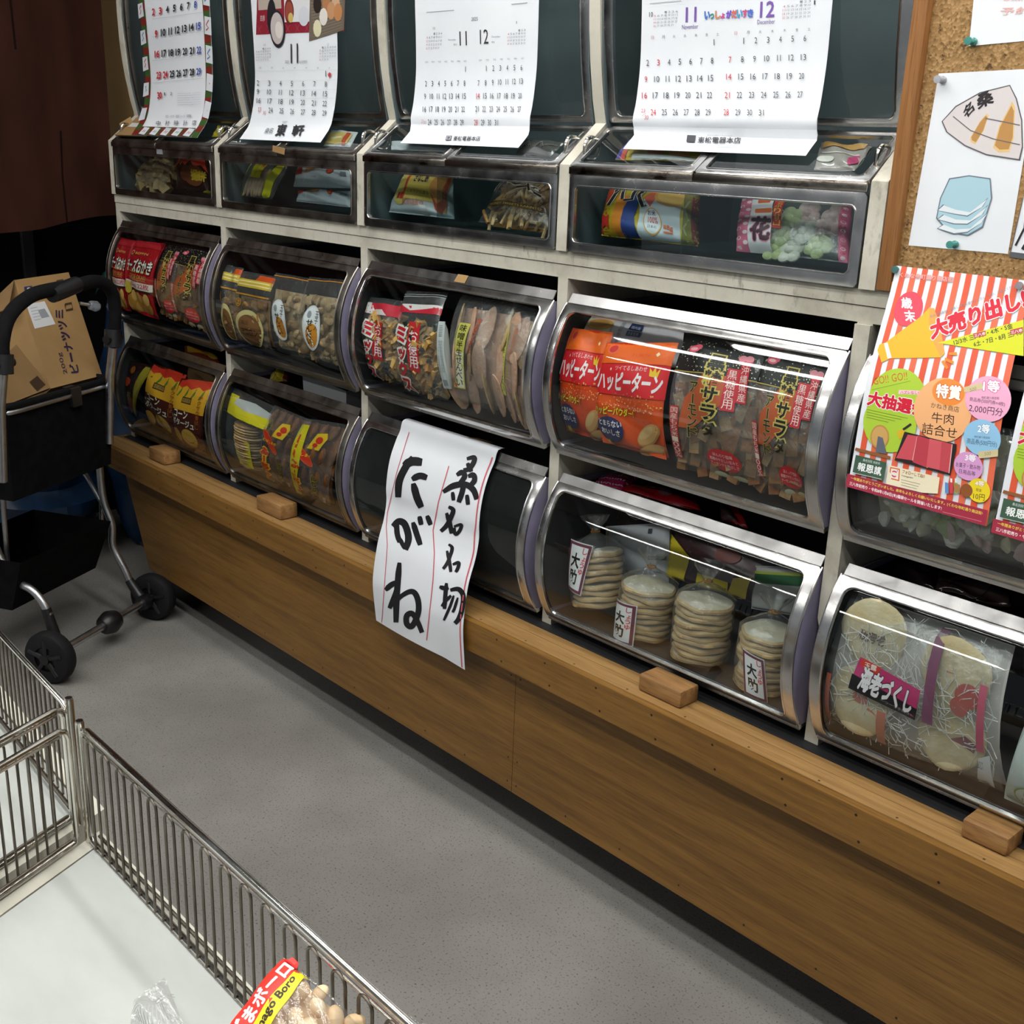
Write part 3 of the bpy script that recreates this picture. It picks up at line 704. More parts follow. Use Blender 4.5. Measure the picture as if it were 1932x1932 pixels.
for q, lab, sd in (([(150, 585), (214, 608), (242, 172), (122, 148)], 'shiny red cracker bag, half covered by the red bag beside it', 3),
                   ([(212, 600), (378, 660), (415, 185), (238, 165)], 'shiny red cracker bag standing whole beside the black-topped bags', 4)):
    first = sd == 3
    pack('cracker_bag', lab, 'snack bag', q, .013 if first else .010, .022 if first else .018, .014 if first else .020, ink('#a81620', .25, .6), red_bag, BAGS, A, seed=sd, wr=.0016)

def almond_bag(sf):
    r = random.Random(5)
    sf.rect(0, .74, 1, 1, '#141416')
    sf.h(); sf.lock = True
    for k in range(150):
        v = .75 + .22 * r.random(); a = .0035 + .006 * r.random(); sf.ell(r.random(), v, a, a * .6, ['#c9c39c', '#8d8864', '#e4e0c4'][k % 3], 6)
    sf.lock = False
    sf.rect(0, .735, 1, .742, '#b59a4d')
    sf.poly([(.15, .36), (.30, .36), (.72, .58), (.74, .74), (.42, .74), (.20, .56)], '#b4532b')
    sf.ell(.2, .90, .075, .025, '#e5596e'); sf.ell(.25, .915, .05, .02, '#e5596e'); sf.ell(.2, .90, .05, .012, '#f3b3ba')
    sf.text('黒糖サラダ', (.43, .33), (.62, .33), (.43, .88), '#15120e', bold=.03, vert=True, outline='#c7b35c', ow=.05)
    sf.text('アーモンド', (.26, .30), (.37, .30), (.26, .68), '#15120e', bold=.01, vert=True, outline='#9c8a4c', ow=.04)
    sf.rect(.66, .52, .80, .80, '#c02a35'); sf.rect(.80, .58, .91, .84, '#c02a35'); sf.ell(.84, .86, .09, .028, '#d44a5b'); sf.ell(.80, .875, .05, .022, '#e58b98'); sf.ell(.88, .875, .05, .022, '#e58b98')
    sf.text('黒糖使用', (.675, .53), (.775, .53), (.675, .79), '#f2d9d2', vert=True); sf.text('沖縄県産', (.815, .59), (.90, .59), (.815, .83), '#f2d9d2', vert=True)
    sf.rect(.05, .12, .15, .50, '#b8302f'); sf.text('国産もち米100%', (.06, .13), (.14, .13), (.06, .49), '#ecd5c8', vert=True)
    sf.ell(.66, .18, .20, .085, '#c9222c'); sf.tx('ほんのり塩味', .54, .205, .78, .232, '#f4d8d2'); sf.tx('黒糖のやさしい甘みと', .49, .170, .83, .196, '#f4d8d2'); sf.tx('アーモンドの香ばしさ', .49, .135, .83, .161, '#f4d8d2')
    sf.ell(.58, .055, .09, .03, '#cfc9a6'); sf.ell(.80, .055, .09, .03, '#c7c09a')
def almond_fill(N=26, sd=0):
    def f(r, S, n):
        rr = random.Random(sd); mb = MB()
        cols = [FOOD['almond1'], FOOD['stick'], FOOD['almond2']]
        for k in range(N):
            u = .1 + .8 * (k % 5) / 4 + rr.uniform(-.05, .05); v = .12 + .52 * (k // 5) / max(1, N // 5) + rr.uniform(-.02, .02); c = S(u, v, .85) - n * rr.uniform(.006, .010)
            bu = S(u + .01, v, .85) - S(u, v, .85); bu /= np.linalg.norm(bu); bv = np.cross(n, bu); a = rr.uniform(-.4, .4); e1 = bu * math.cos(a) + bv * math.sin(a); e2 = np.cross(n, e1); w, h, t = .009, .022, .004
            mb.hexa([c + e1 * sx * w + e2 * sy * h + n * sz * t for sx, sy, sz in ((-1, -1, -1), (1, -1, -1), (1, 1, -1), (-1, 1, -1), (-1, -1, 1), (1, -1, 1), (1, 1, 1), (-1, 1, 1))], cols[k % 3])
        mb.grid(lambda a, b: S(.03 + .94 * a, .02 + .74 * b, .7) - n * .008, 6, 6, surf('almond_inner', '#6f5438', '#8a6b49', 30, .5)) if 'almond_inner' not in bpy.data.materials else mb.grid(lambda a, b: S(.03 + .94 * a, .02 + .74 * b, .7) - n * .008, 6, 6, bpy.data.materials['almond_inner'])
        mb.build('almond_crackers', r, kind='stuff', smooth=20)
    return f
clearbag('almond_cracker_bag', 'black-topped almond cracker bag right beside the red cracker bags', 'snack bag', [(405, 625), (520, 665), (545, 200), (418, 178)], .024, .032, .014, almond_fill(20, 1), almond_bag, BAGS, A, seed=8)
clearbag('almond_cracker_bag', 'black-topped almond cracker bag beside the lavender bin side, row above the corn bags', 'snack bag', [(492, 655), (690, 740), (735, 240), (528, 195)], .014, .022, .014, almond_fill(24, 2), almond_bag, BAGS, A, seed=9)

# --- round-labelled biscuits and egg crackers
def maca(sf):
    sf.rect(0, .80, 1, .90, '#d9b33c'); sf.rect(0, .825, 1, .84, '#efe2a2'); sf.rect(0, .865, 1, .88, '#efe2a2'); sf.rect(.0, .70, 1, .72, '#c98f2c')
    sf.rect(.55, .90, 1, .97, '#d2521f'); sf.ell(.18, .60, .09, .055, '#b9852e'); sf.ell(.18, .60, .07, .042, '#8a5a24'); sf.tx('ヱ', .14, .575, .22, .625, '#d9b765')
    sf.ell(.5, .27, .40, .255, '#d8c88a'); sf.ell(.52, .25, .33, .21, '#6c4526'); sf.ell(.5, .27, .31, .195, '#7b5230')
    sf.tx('森田', .33, .34, .52, .39, '#2c170c'); sf.tx('マコロン', .28, .20, .76, .29, '#2c170c', bold=.02)
def biscuits(mat, N, rad, sd, zone=(.08, .62)):
    def f(r, S, n):
        rr = random.Random(sd)
        mb = MB()
        for k in range(N):
            u = .12 + .76 * rr.random(); v = zone[0] + (zone[1] - zone[0]) * rr.random(); c = S(u, v, .85) - n * rr.uniform(.007, .012)
            R = np.array(Matrix.Rotation(rr.uniform(-.9, .9), 3, 'X') @ Matrix.Rotation(rr.uniform(-.9, .9), 3, 'Z') @ Matrix.Rotation(math.pi / 2, 3, 'X'))
            blob(mb, c, rad * rr.uniform(.8, 1.1), rad * rr.uniform(.8, 1.1), rad * .45, mat[k % len(mat)], R, 6, .05, k)
        mb.grid(lambda a, b: S(.04 + .92 * a, .03 + (zone[1] + .02) * b, .6) - n * .010, 5, 5, mat[0]); mb.build('biscuits', r, kind='stuff')
    return f
for q, lab, sd in (([(735, 785), (900, 825), (890, 335), (722, 300)], 'yellow-banded biscuit bag with round label, leftmost in its bin', 21), ([(900, 830), (1075, 865), (1088, 385), (880, 350)], 'yellow-banded biscuit bag with round label, next to the egg cracker bags', 22)):
    clearbag('biscuit_bag', lab, 'snack bag', q, .018, .026, .018, biscuits([FOOD['nut'], FOOD['brown']], 26, .013, sd), maca, BAGS, A, seed=sd)
def tamago(sf):
    sf.rect(0, .955, 1, .965, '#d08a33'); sf.rect(.05, .80, .95, .95, '#9fb0bd') if False else None
    sf.ell(.40, .44, .235, .245, '#dfe2e6'); sf.ell(.40, .44, .21, .225, '#f2f3f4'); sf.ell(.42, .36, .15, .13, '#d38a2a')
    sf.text('せんべい', (.29, .26), (.44, .26), (.29, .53), '#23201d', bold=.03, vert=True); sf.text('玉子入', (.47, .42), (.56, .42), (.47, .63), '#23201d', bold=.01, vert=True)
    sf.ell(.33, .58, .05, .04, '#9aa0a6'); sf.tx('ピーナツ', .60, .13, .85, .16, '#e8e2d6')
for q, lab, sd in (([(1095, 850), (1290, 905), (1292, 395), (1085, 360)], 'egg cracker bag with white oval label, next to the round-labelled biscuits', 31), ([(1285, 905), (1475, 980), (1535, 410), (1290, 385)], 'egg cracker bag with white oval label, against the bin side', 32)):
    clearbag('egg_cracker_bag', lab, 'snack bag', q, .016, .024, .016, biscuits([FOOD['egg'], FOOD['tan'], FOOD['nut']], 44, .012, sd, (.04, .74)), tamago, BAGS, A, seed=sd)

# --- cracker mix and long flat crackers
def mixp(sf):
    c = B
    sf.rect(.0, .80, 1, .93, '#c3283a'); sf.poly([(.0, .80), (.35, .80), (.12, .93), (.0, .93)], '#e6dfdc'); sf.poly([(.15, .80), (.7, .80), (.55, .86), (.3, .86)], '#dfd5d2')
    sf.rect(.36, .30, .64, .72, '#c4242b'); sf.text('お徳用', (.39, .33), (.61, .33), (.39, .69), '#f3ecec', bold=.01, vert=True)
    sf.text('ミックス', (.08, .02), (.34, .02), (.08, .72), '#c8222c', bold=.05, vert=True, outline='#efe9e4', ow=.05)
def mixfill(sd, v1=.76):
    def f(r, S, n): chunks(r, S, n, 'cracker_mix', 190, .020, [FOOD['gold'], FOOD['brown'], FOOD['tan'], FOOD['gold'], FOOD['dark']], sd, v=(.04, v1))
    return f
clearbag('cracker_mix_bag', 'red and white headed cracker mix bag at the left end of its bin', 'snack bag', [(215, 1055), (570, 1160), (530, 375), (175, 325)], .024, .032, .020, mixfill(41), mixp, BAGS, B, seed=41)
def mix2(sf):
    sf.rect(.0, .78, 1, .86, '#c3283a'); sf.poly([(.0, .86), (.3, .80), (1, .84), (1, .86)], '#dcd3d1'); sf.rect(.0, .935, 1, .94, '#b9bec0'); sf.rect(.0, .955, 1, .96, '#b9bec0')
    sf.rect(.36, .26, .62, .70, '#c4242b'); sf.text('お徳用', (.39, .29), (.59, .29), (.39, .63), '#f3ecec', bold=.01, vert=True)
    sf.text('ミックス', (.05, .02), (.31, .02), (.05, .66), '#c8222c', bold=.05, vert=True, outline='#efe9e4', ow=.05)
clearbag('cracker_mix_bag', 'cracker mix bag with clear zip top, beside the white label strip', 'snack bag', [(545, 1145), (890, 1235), (890, 300), (540, 285)], .012, .020, .020, mixfill(42, .66), mix2, BAGS, B, seed=42)
def lstrip(sf):
    sf.rect(0, 0, 1, 1, '#c9cdcc')
    for k in range(7): sf.rect(.25, .93 - .025 * k, .75, .94 - .025 * k, '#7d8486')
    for j in range(3): sf.text('原材料名小麦粉砂糖醤油', (.15 + .25 * j, .25), (.32 + .25 * j, .25), (.15 + .25 * j, .72), '#8b9193', vert=True)
    sf.rect(.2, .05, .8, .14, '#8b9193')
pack('label_strip', 'white ingredients strip standing between the cracker mix and the long crackers', 'label', [(884, 1100), (945, 1108), (893, 562), (840, 560)], .004, .006, .001, ink('#c9cdcc'), lstrip, None, B, wr=.0002)
def longp(sf):
    sf.poly([(.08, .18), (.32, .18), (.42, .74), (.22, .74)], '#c9c25e'); sf.poly([(.10, .19), (.30, .19), (.36, .50), (.18, .50)], '#e3e2c9')
    sf.text('味噌半生せんべい', (.15, .20), (.28, .20), (.25, .73), '#201c14', bold=.01, vert=True); sf.ell(.14, .205, .03, .018, '#cf6a2d')
    sf.text('昔なつかし', (.46, .50), (.53, .50), (.50, .80), '#b9502f', bold=.02, vert=True)
def longfill(sd, N):
    def f(r, S, n):
        rr = random.Random(sd); mb = MB()
        for k in range(N):
            u = .10 + .80 * (k % 4) / 3 + rr.uniform(-.03, .03); v = (.16, .42, .70)[k // 4 % 3] + rr.uniform(-.02, .02); c = S(u, v, .8) - n * (.003 + .002 * (k % 3))
            e2 = S(u, v + .01, .8) - S(u, v, .8); e2 /= np.linalg.norm(e2); e1 = np.cross(e2, n); tw = rr.uniform(-.9, .9); a1 = e1 * math.cos(tw) + n * math.sin(tw); a2 = np.cross(a1, e2)
            R = np.stack([a1, e2, a2], 1); blob(mb, c, .019, .043, .0045, [FOOD['pink'], FOOD['pink'], FOOD['tan']][k % 3], R, 7, .04, k)
        mb.grid(lambda a, b: S(.05 + .9 * a, .03 + .85 * b, .5) - n * .012, 5, 5, FOOD['pink']); mb.build('long_crackers', r, kind='stuff')
    return f
clearbag('long_cracker_bag', 'clear bag of long pinkish crackers with a yellow label, beside the white strip', 'snack bag', [(968, 1250), (1370, 1330), (1475, 385), (1000, 315)], .014, .022, .020, longfill(51, 12), longp, BAGS, B, seed=51)
clearbag('long_cracker_bag', 'clear bag of long crackers, narrow end against the shiny bin side', 'snack bag', [(1400, 1345), (1555, 1420), (1690, 455), (1430, 390)], .018, .026, .018, longfill(52, 12), lambda sf: (sf.poly([(.02, .22), (.25, .22), (.30, .75), (.05, .75)], '#bdb85a'), sf.text('味噌半生せんべい', (.05, .24), (.22, .24), (.09, .74), '#2a261b', vert=True), sf.text('昔なつかし', (.42, .52), (.56, .52), (.46, .80), '#c06a4a', vert=True)), BAGS, B, seed=52)

# --- orange bags and the pack behind them
def happy(sf):
    r = random.Random(3)
    sf.rect(0, .80, 1, 1, '#e8641f'); sf.rect(0, .52, 1, .79, '#d7262c'); sf.rect(0, .795, 1, .80, '#d4442a')
    sf.h(); sf.lock = True
    for k in range(90): u, v = r.random(), .40 + .14 * r.random() ** 1.5; sf.rect(u, v, u + .016, v + .010, ['#f2a24f', '#f7c77c', '#ea7f3c'][k % 3])
    sf.lock = False
    sf.ell(.16, .93, .075, .045, '#e9705a'); sf.ell(.16, .93, .06, .035, '#c8322d'); sf.tx('TURN', .45, .86, .72, .885, '#e0531f'); sf.poly([(.80, .88), (.83, .90), (.86, .88), (.83, .86)], '#f6d9b0')
    sf.tx('ツイてるしあわせ', .28, .735, .74, .775, '#f6d5d0', bold=.01); sf.poly([(.79, .70), (.90, .69), (.92, .77), (.875, .73), (.85, .785), (.825, .735), (.775, .77)], '#eec02e')
    sf.tx('ハッピーターン', .03, .56, .97, .715, '#f4e6e6', bold=.045); sf.poly([(.20, .745), (.215, .76), (.23, .745), (.215, .73)], '#f6d5d0')
    sf.ell(.80, .20, .20, .085, '#b98448', rot=.5); sf.ell(.79, .21, .19, .075, '#dba766', rot=.5); sf.ell(.77, .225, .14, .04, '#e6bd82', rot=.5)
    sf.ell(.80, .055, .22, .06, '#b98448', rot=.25); sf.ell(.80, .062, .20, .05, '#d9a766', rot=.25); sf.rect(0, .0, 1, .012, '#a13a1c')
    sf.ell(.24, .20, .21, .125, '#262a5c'); sf.tx('ハッピーパウダー!', .02, .34, .60, .41, '#f0cf2f', bold=.04, outline='#3d2a1c', ow=.05)
    sf.tx('とまらない', .08, .235, .42, .29, '#f2eee8', bold=.03); sf.tx('おいしさ', .10, .155, .40, .21, '#f2eee8', bold=.03)
    sf.ell(.17, .045, .045, .03, '#e8c22f'); sf.poly([(.13, .07), (.15, .105), (.17, .08), (.19, .105), (.21, .07)], '#e8c22f')
pack('white_snack_pack', 'white pack with blue block print lying behind the orange bags', 'snack pack', [(190, 420), (830, 480), (842, 235), (190, 148)], .049, .049, .016, ink('#d3d3d8', .3), lambda sf: (sf.rect(.0, .55, .30, .92, '#d8ccb0'), sf.ell(.16, .78, .15, .14, '#c79c52'), sf.ell(.15, .8, .11, .1, '#b7843f'), sf.rect(.47, .72, .60, .98, '#23315f'), sf.tx('国内産', .49, .75, .58, .84, '#c9cfe2'), sf.rect(.47, .56, .60, .69, '#5a6484'), sf.tx('うるち米', .485, .58, .585, .67, '#d6d9e4'), sf.text('原材料名小麦', (.38, .35), (.42, .35), (.38, .9), '#7c8290', vert=True)), BAGS, C_, seed=61)
pack('orange_cracker_bag', 'orange and red bag with white lettering, standing behind its twin', 'snack bag', [(92, 875), (395, 945), (415, 262), (138, 228)], .026, .036, .022, ink('#dd4b20', .3, .5), happy, BAGS, C_, seed=62, wr=.0015)
pack('orange_cracker_bag', 'orange and red bag with white lettering, in front of its twin', 'snack bag', [(352, 930), (728, 1035), (795, 318), (372, 322)], .010, .022, .026, ink('#e2541f', .3, .5), happy, BAGS, C_, seed=63, wr=.0016)
clearbag('almond_cracker_bag', 'large black-topped almond cracker bag with red disc, beside the orange bags', 'snack bag', [(795, 1085), (1295, 1205), (1325, 335), (840, 275)], .014, .024, .022, almond_fill(30, 3), almond_bag, BAGS, C_, seed=64)
clearbag('almond_cracker_bag', 'large black-topped almond cracker bag with red disc, nearest the striped flyer', 'snack bag', [(1290, 1210), (1610, 1300), (1740, 425), (1310, 335)], .018, .028, .020, almond_fill(26, 4), almond_bag, BAGS, C_, seed=65)

# --- puffed crackers behind the flyer
def puffs(r, S, n):
    rr = random.Random(7); mb = MB()
    for k in range(150):
        u, v = rr.uniform(.05, .95), rr.uniform(.09, .9); c = S(u, v, .8) - n * rr.uniform(.007, .013); R = np.array(Matrix.Rotation(rr.uniform(-.8, .8), 3, 'X') @ Matrix.Rotation(rr.uniform(-.8, .8), 3, 'Z') @ Matrix.Rotation(math.pi / 2, 3, 'X'))
        blob(mb, c, .013 * rr.uniform(.7, 1.1), .013 * rr.uniform(.7, 1.1), .005, [FOOD['white'], FOOD['cream'], FOOD['white'], FOOD['green'], FOOD['rose']][k % 5], R, 6, .10, k)
    mb.grid(lambda a, b: S(.03 + .94 * a, .05 + b * .85, .6) - n * .030, 5, 5, FOOD['cream']); mb.build('puffed_crackers', r, kind='stuff')
x0, x1 = colx(4); z0 = ZS - .2985
P5 = [binpt(x0 + .02, .014, -.012, ZS), binpt(x1 - .05, .014, -.012, ZS), binpt(x1 - .05, BL * .78, -.012, ZS), binpt(x0 + .02, BL * .78, -.012, ZS)]
clearbag('puffed_cracker_bag', 'clear bag of pale puffed flower crackers showing below the striped flyer', 'snack bag', [proj(p) for p in P5], .010, .012, .018, puffs, None, BAGS, E_ID, seed=71)

# --- lower row: corn snacks
def corn(sf):
    sf.rect(0, .90, 1, 1, '#c4301f'); sf.rect(0, .55, 1, .90, '#dca32a'); sf.poly([(.0, .9), (.15, .86), (.3, .9), (.5, .85), (.7, .9), (.85, .86), (1, .9)], '#c4301f')
    for k in range(4): sf.line([(.1 + .24 * k, .74), (.16 + .24 * k, .80), (.18 + .24 * k, .87)], [.02, .03, .01], '#4d7a2c', .6)
    sf.rect(.3, .66, .62, .745, '#3c2a18'); sf.rect(.32, .675, .60, .73, '#a4813e'); sf.tx('ポタ煎', .34, .68, .58, .725, '#2e2115')
    sf.rect(0, .30, 1, .56, '#4a1d16'); sf.ell(.5, .17, .55, .16, '#5a2418')
    sf.tx('コーン', .14, .46, .58, .56, '#f1ead6', bold=.03, outline='#2b120d', ow=.04); sf.tx('ポタージュ', .06, .345, .80, .445, '#f1ead6', bold=.03, outline='#2b120d', ow=.04)
    sf.text('サクサク香ばし', (.82, .36), (.93, .36), (.82, .80), '#a3571f', bold=.02, vert=True); sf.ell(.07, .46, .055, .06, '#2b120d'); sf.tx('味', .035, .435, .10, .485, '#d9cf9c')
    sf.ell(.60, .19, .27, .14, '#b98224'); sf.ell(.60, .20, .25, .125, '#d7ab48'); sf.ell(.15, .17, .16, .11, '#c7983a'); sf.line([(.42, .17), (.55, .12), (.70, .14), (.80, .20)], .012, '#a8671f', .6); sf.rect(.0, .0, 1, .05, '#a04a2c')
pack('dark_snack_bag', 'dark maroon bag with a yellow fin edge, left of the corn bags', 'snack bag', [(195, 1290), (335, 1365), (350, 935), (160, 880)], .026, .034, .018, ink('#2b1516', .3, .6), lambda sf: (sf.rect(.76, 0, 1, .96, '#a0922c'), sf.ell(.18, .66, .17, .07, '#a8391c'), sf.ell(.3, .86, .12, .06, '#9a5a1d'), sf.text('おさつ', (.30, .18), (.48, .18), (.30, .52), '#9d8d52', vert=True), sf.ell(.55, .28, .22, .14, '#6a3a30')), BAGS, A, seed=81)
pack('corn_snack_bag', 'yellow and brown corn snack bag, overlapped by its twin', 'snack bag', [(328, 1290), (520, 1400), (545, 985), (345, 915)], .018, .026, .020, ink('#4a1d16', .28, .6), corn, BAGS, A, seed=82, wr=.0015)
pack('corn_snack_bag', 'yellow and brown corn snack bag, beside the lavender bin side', 'snack bag', [(500, 1395), (690, 1510), (722, 1030), (515, 1005)], .010, .018, .020, ink('#4a1d16', .28, .6), corn, BAGS, A, seed=83, wr=.0015)
pack('small_snack_bag', 'small yellow and red bag lying on top of the corn bag bin', 'snack bag', [(545, 870), (760, 925), (745, 875), (540, 810)], .06, .11, .012, ink('#7a3020', .3, .6), lambda sf: (sf.rect(.1, .2, .95, .6, '#b8902c'), sf.ell(.4, .6, .2, .25, '#8c2f1c'), sf.ell(.8, .3, .15, .2, '#d1b040')), None, A, seed=84)

# --- lower row: calcium crackers and brown sticks
def calc(sf):
    sf.rect(0, .69, 1, .83, '#d6c823'); sf.rect(.02, .70, .25, .93, '#d9cb25'); sf.poly([(.2, .83), (.5, .80), (1, .83), (1, .90), (.6, .93), (.2, .9)], '#b8bab8'); sf.tx('カルシウム', .52, .675, .82, .70, '#4a4420')
    sf.poly([(.33, .10), (.76, .10), (.74, .46), (.35, .46)], '#d2c62a'); sf.tx('Ca', .42, .33, .60, .42, '#d2522a', bold=.05); sf.tx('カルシウムせん', .37, .235, .73, .29, '#2e2a12', bold=.02); sf.tx('小麦粉 砂糖 でん粉', .45, .18, .70, .20, '#8a8232'); sf.tx('食塩 調味料', .47, .14, .66, .16, '#8a8232')
def calcfill(r, S, n):
    mb = MB(); rr = random.Random(9)
    for k in range(18):
        v = .06 + .56 * k / 17; c = S(.5, v, .75) - n * .016; e1 = S(.55, v, .7) - S(.45, v, .7); L = np.linalg.norm(e1); e1 /= L
        R = np.stack([e1, n, np.cross(e1, n)], 1); blob(mb, c + e1 * rr.uniform(-.004, .004), .046 + rr.uniform(-.003, .003), .026, .0045, [FOOD['tan'], FOOD['egg'], FOOD['nut']][k % 3], R, 8, .03, k)
    mb.build('thin_crackers', r, kind='stuff')
clearbag('thin_cracker_bag', 'clear bag of thin crackers with two yellow labels', 'snack bag', [(820, 1585), (1080, 1690), (1085, 1180), (795, 1045)], .016, .026, .020, calcfill, calc, BAGS, A, seed=91)
def stickp(w):
    def f(sf):
        sf.poly([(.34, .66), (.62, .66), (.72, .80), (.66, .86), (.46, .84)], '#d8b32a'); sf.ell(.56, .77, .08, .04, '#c23020'); sf.ell(.50, .71, .06, .025, '#c23020')
        sf.ell(.30, .58, .30, .055, '#cf5a22', rot=-.35); sf.ell(.30, .58, .28, .045, '#c8341f', rot=-.35); sf.tx('むぎしまの', .08, .565, .52, .60, '#efc23a', bold=.02)
        sf.text('ふーちゃん', (.05, .02), (.32, .02), (.05, .50), '#c62f1c', bold=.06, vert=True, outline='#e0a72f', ow=.05); sf.text('はちみつ', (.60, .10), (.74, .10), (.60, .38), '#241c12', bold=.02, vert=True, outline='#b9a546', ow=.03)
        if w: sf.poly([(.0, .0), (.16, .0), (.30, .45), (.20, .92), (.02, .92)], '#cdbd23'); sf.line([(.09, .15), (.12, .5), (.1, .8)], [.02, .035, .02], '#c2441f')
        sf.text('国産', (.86, .06), (.93, .06), (.86, .14), '#d9d2c0', vert=True)
    return f
def stickfill(sd):
    def f(r, S, n):
        rr = random.Random(sd); mb = MB()
        for k in range(20):
            u = .08 + .84 * (k % 5) / 4; v = .08 + .78 * (k // 5) / 3; c = S(u, v, .8) - n * rr.uniform(.004, .008); e2 = S(u, v + .02, .8) - S(u, v, .8); e2 /= np.linalg.norm(e2)
            R = np.stack([np.cross(e2, n), e2, n], 1); blob(mb, c, .008, .020, .008, FOOD['stick'], R, 6, .05, k)
        mb.grid(lambda a, b: S(.04 + .92 * a, .02 + .92 * b, .5) - n * .012, 5, 5, FOOD['stick']); mb.build('candy_sticks', r, kind='stuff')
    return f
clearbag('candy_stick_bag', 'clear bag of brown sticks with red lettering, beside the yellow-labelled crackers', 'snack bag', [(1085, 1695), (1275, 1790), (1300, 1260), (1075, 1165)], .014, .024, .018, stickfill(92), stickp(0), BAGS, A, seed=92)
clearbag('candy_stick_bag', 'clear bag of brown sticks with a yellow folded fin, beside the empty bin', 'snack bag', [(1255, 1770), (1465, 1865), (1565, 1290), (1262, 1245)], .012, .022, .018, stickfill(93), stickp(1), BAGS, A, seed=93)
pack('small_snack_bag', 'yellow packet poking out on top of the thin cracker bin', 'snack bag', [(1055, 1030), (1165, 1030), (1180, 950), (1110, 945)], .06, .09, .012, ink('#b3a02a', .3, .6), lambda sf: (sf.line([(.2, .1), (.8, .9)], .02, '#e5dc8a'), sf.rect(.85, 0, 1, 1, '#5a1f1c')), None, A, seed=94)
mb = MB(); p = onY(*A(1268, 1110), .07); q = onY(*A(1525, 1175), .07); t = onY(*A(1290, 985), .07)
mb.hexa([(p[0], .07, p[2] - .02), (q[0], .07, p[2] - .02), (q[0], .14, p[2] - .02), (p[0], .14, p[2] - .02), (p[0] - .003, .068, t[2]), (q[0] + .002, .068, t[2] - .012), (q[0] + .002, .142, t[2] - .012), (p[0] - .003, .142, t[2])], ink('#c2c4c8'))
mb.hexa([(p[0] + .002, .072, p[2]), (q[0] - .002, .072, p[2]), (q[0] - .002, .138, p[2]), (p[0] + .002, .138, p[2]), (p[0], .071, t[2] + .0005), (q[0], .071, t[2] - .0115), (q[0], .139, t[2] - .0115), (p[0], .139, t[2] + .0005)], M['inner'])
mb.build('white_carton', label='open white carton sitting on top of the thin cracker bin', cat='carton', loc=(p[0], .1, p[2] - .02), smooth=0)
# ------------------------------------------------------------------ upper cases: what lies behind the flat fronts
CASEG = 'packs in the flat-front glass cases'
def vbag(name, lab, q, yb, yt, th, fill, draw, crop, seed, group=CASEG, **k): return clearbag(name, lab, 'snack bag', q, .066 + yb, .066 + yt, th, fill, draw, group, crop, seed=seed, **k)
vbag('cracker_chunk_bag', 'clear bag of tan cracker lumps in the case nearest the hanging cloth', [(290, 965), (775, 1035), (900, 640), (400, 590)], -.03, .03, .02, lambda r, S, n: chunks(r, S, n, 'cracker_lumps', 120, .022, [FOOD['tan'], FOOD['egg'], FOOD['tan']], 3, v=(.05, .95), flat=.8), lambda sf: (sf.rect(.16, .80, .45, .94, '#241c19'), sf.rect(.16, .80, .45, .82, '#a9a49a')), F_, 101)
pack('red_snack_bag', 'dark bag with red flames and yellow brush print in the end case', 'snack bag', [(930, 1010), (1310, 1060), (1330, 660), (950, 630)], .03, .07, .018, ink('#241513', .25, .6), lambda sf: (sf.poly([(.02, .6), (.1, 1), (.9, 1), (1, .55), (.85, .75), (.7, .65), (.55, .85), (.4, .65), (.25, .85)], '#b3311f'), sf.line([(.05, .55), (.12, .9), (.22, .7), (.32, .95)], .015, '#c5912f'), sf.ell(.68, .40, .28, .30, '#6f3a1d'), sf.tx('揚', .62, .26, .82, .55, '#d3ac2d', bold=.05), sf.tx('餅', .82, .26, .98, .55, '#d3ac2d', bold=.05), sf.ell(.45, .45, .16, .25, '#5f3018')), CASEG, F_, seed=102)
pack('small_snack_bag', 'tiny yellow packet corner at the bottom right of the end case', 'snack bag', [(1240, 1080), (1375, 1105), (1340, 1050), (1290, 1035)], .02, .025, .004, ink('#8a7d24', .3), None, None, F_, seed=103)
# taped cardboard laid over the end of the lid
mb = MB()
def cardp(px, py, h): 
    p = onP(px, py, (0, LP0[0] + LN[0] * .0022, LP0[1] + LN[1] * .0022), (0, LN[0], LN[1])); return p + np.array([0, LN[0], LN[1]]) * h
cq = [F_(180, 360), F_(560, 372), F_(625, 130), (F_(515, 105))]
cs = [cardp(*q, 0) for q in cq]; mb.hexa(cs + [p + np.array([0, LN[0], LN[1]]) * .003 for p in cs], M['card'])
tq = [cardp(*F_(335, 265), .0034), cardp(*F_(560, 272), .0034), cardp(*F_(585, 225), .0034), cardp(*F_(392, 218), .0034)]; mb.add(tq, [(0, 1, 2, 3)], ink('#cfd1cd'))
co = mb.build('cardboard_sheet', label='brown cardboard with white tape laid on the lid under the holly-bordered calendar', cat='cardboard', loc=cs[0], smooth=0)
mb = MB(); fq = [cardp(*F_(250, 290), .002), cardp(*F_(400, 215), .004)]; mb.add([fq[0], fq[1], fq[1] + np.array([-.01, .0, .014]), fq[0] + np.array([-.006, 0, .014])], [(0, 1, 2, 3)], M['card']); mb.build('torn_edge', co, smooth=0)
mb = MB(); p = onY(*F_(680, 520), -.0105); mb.box(p[0], p[0] + .030, -.0112, -.0106, p[2] - .012, p[2] + .001, ink('#8f9096')); mb.build('price_tag', label='small grey tag on the end case frame above the red flame bag', cat='tag', loc=(p[0], -.011, p[2] - .012), smooth=0)

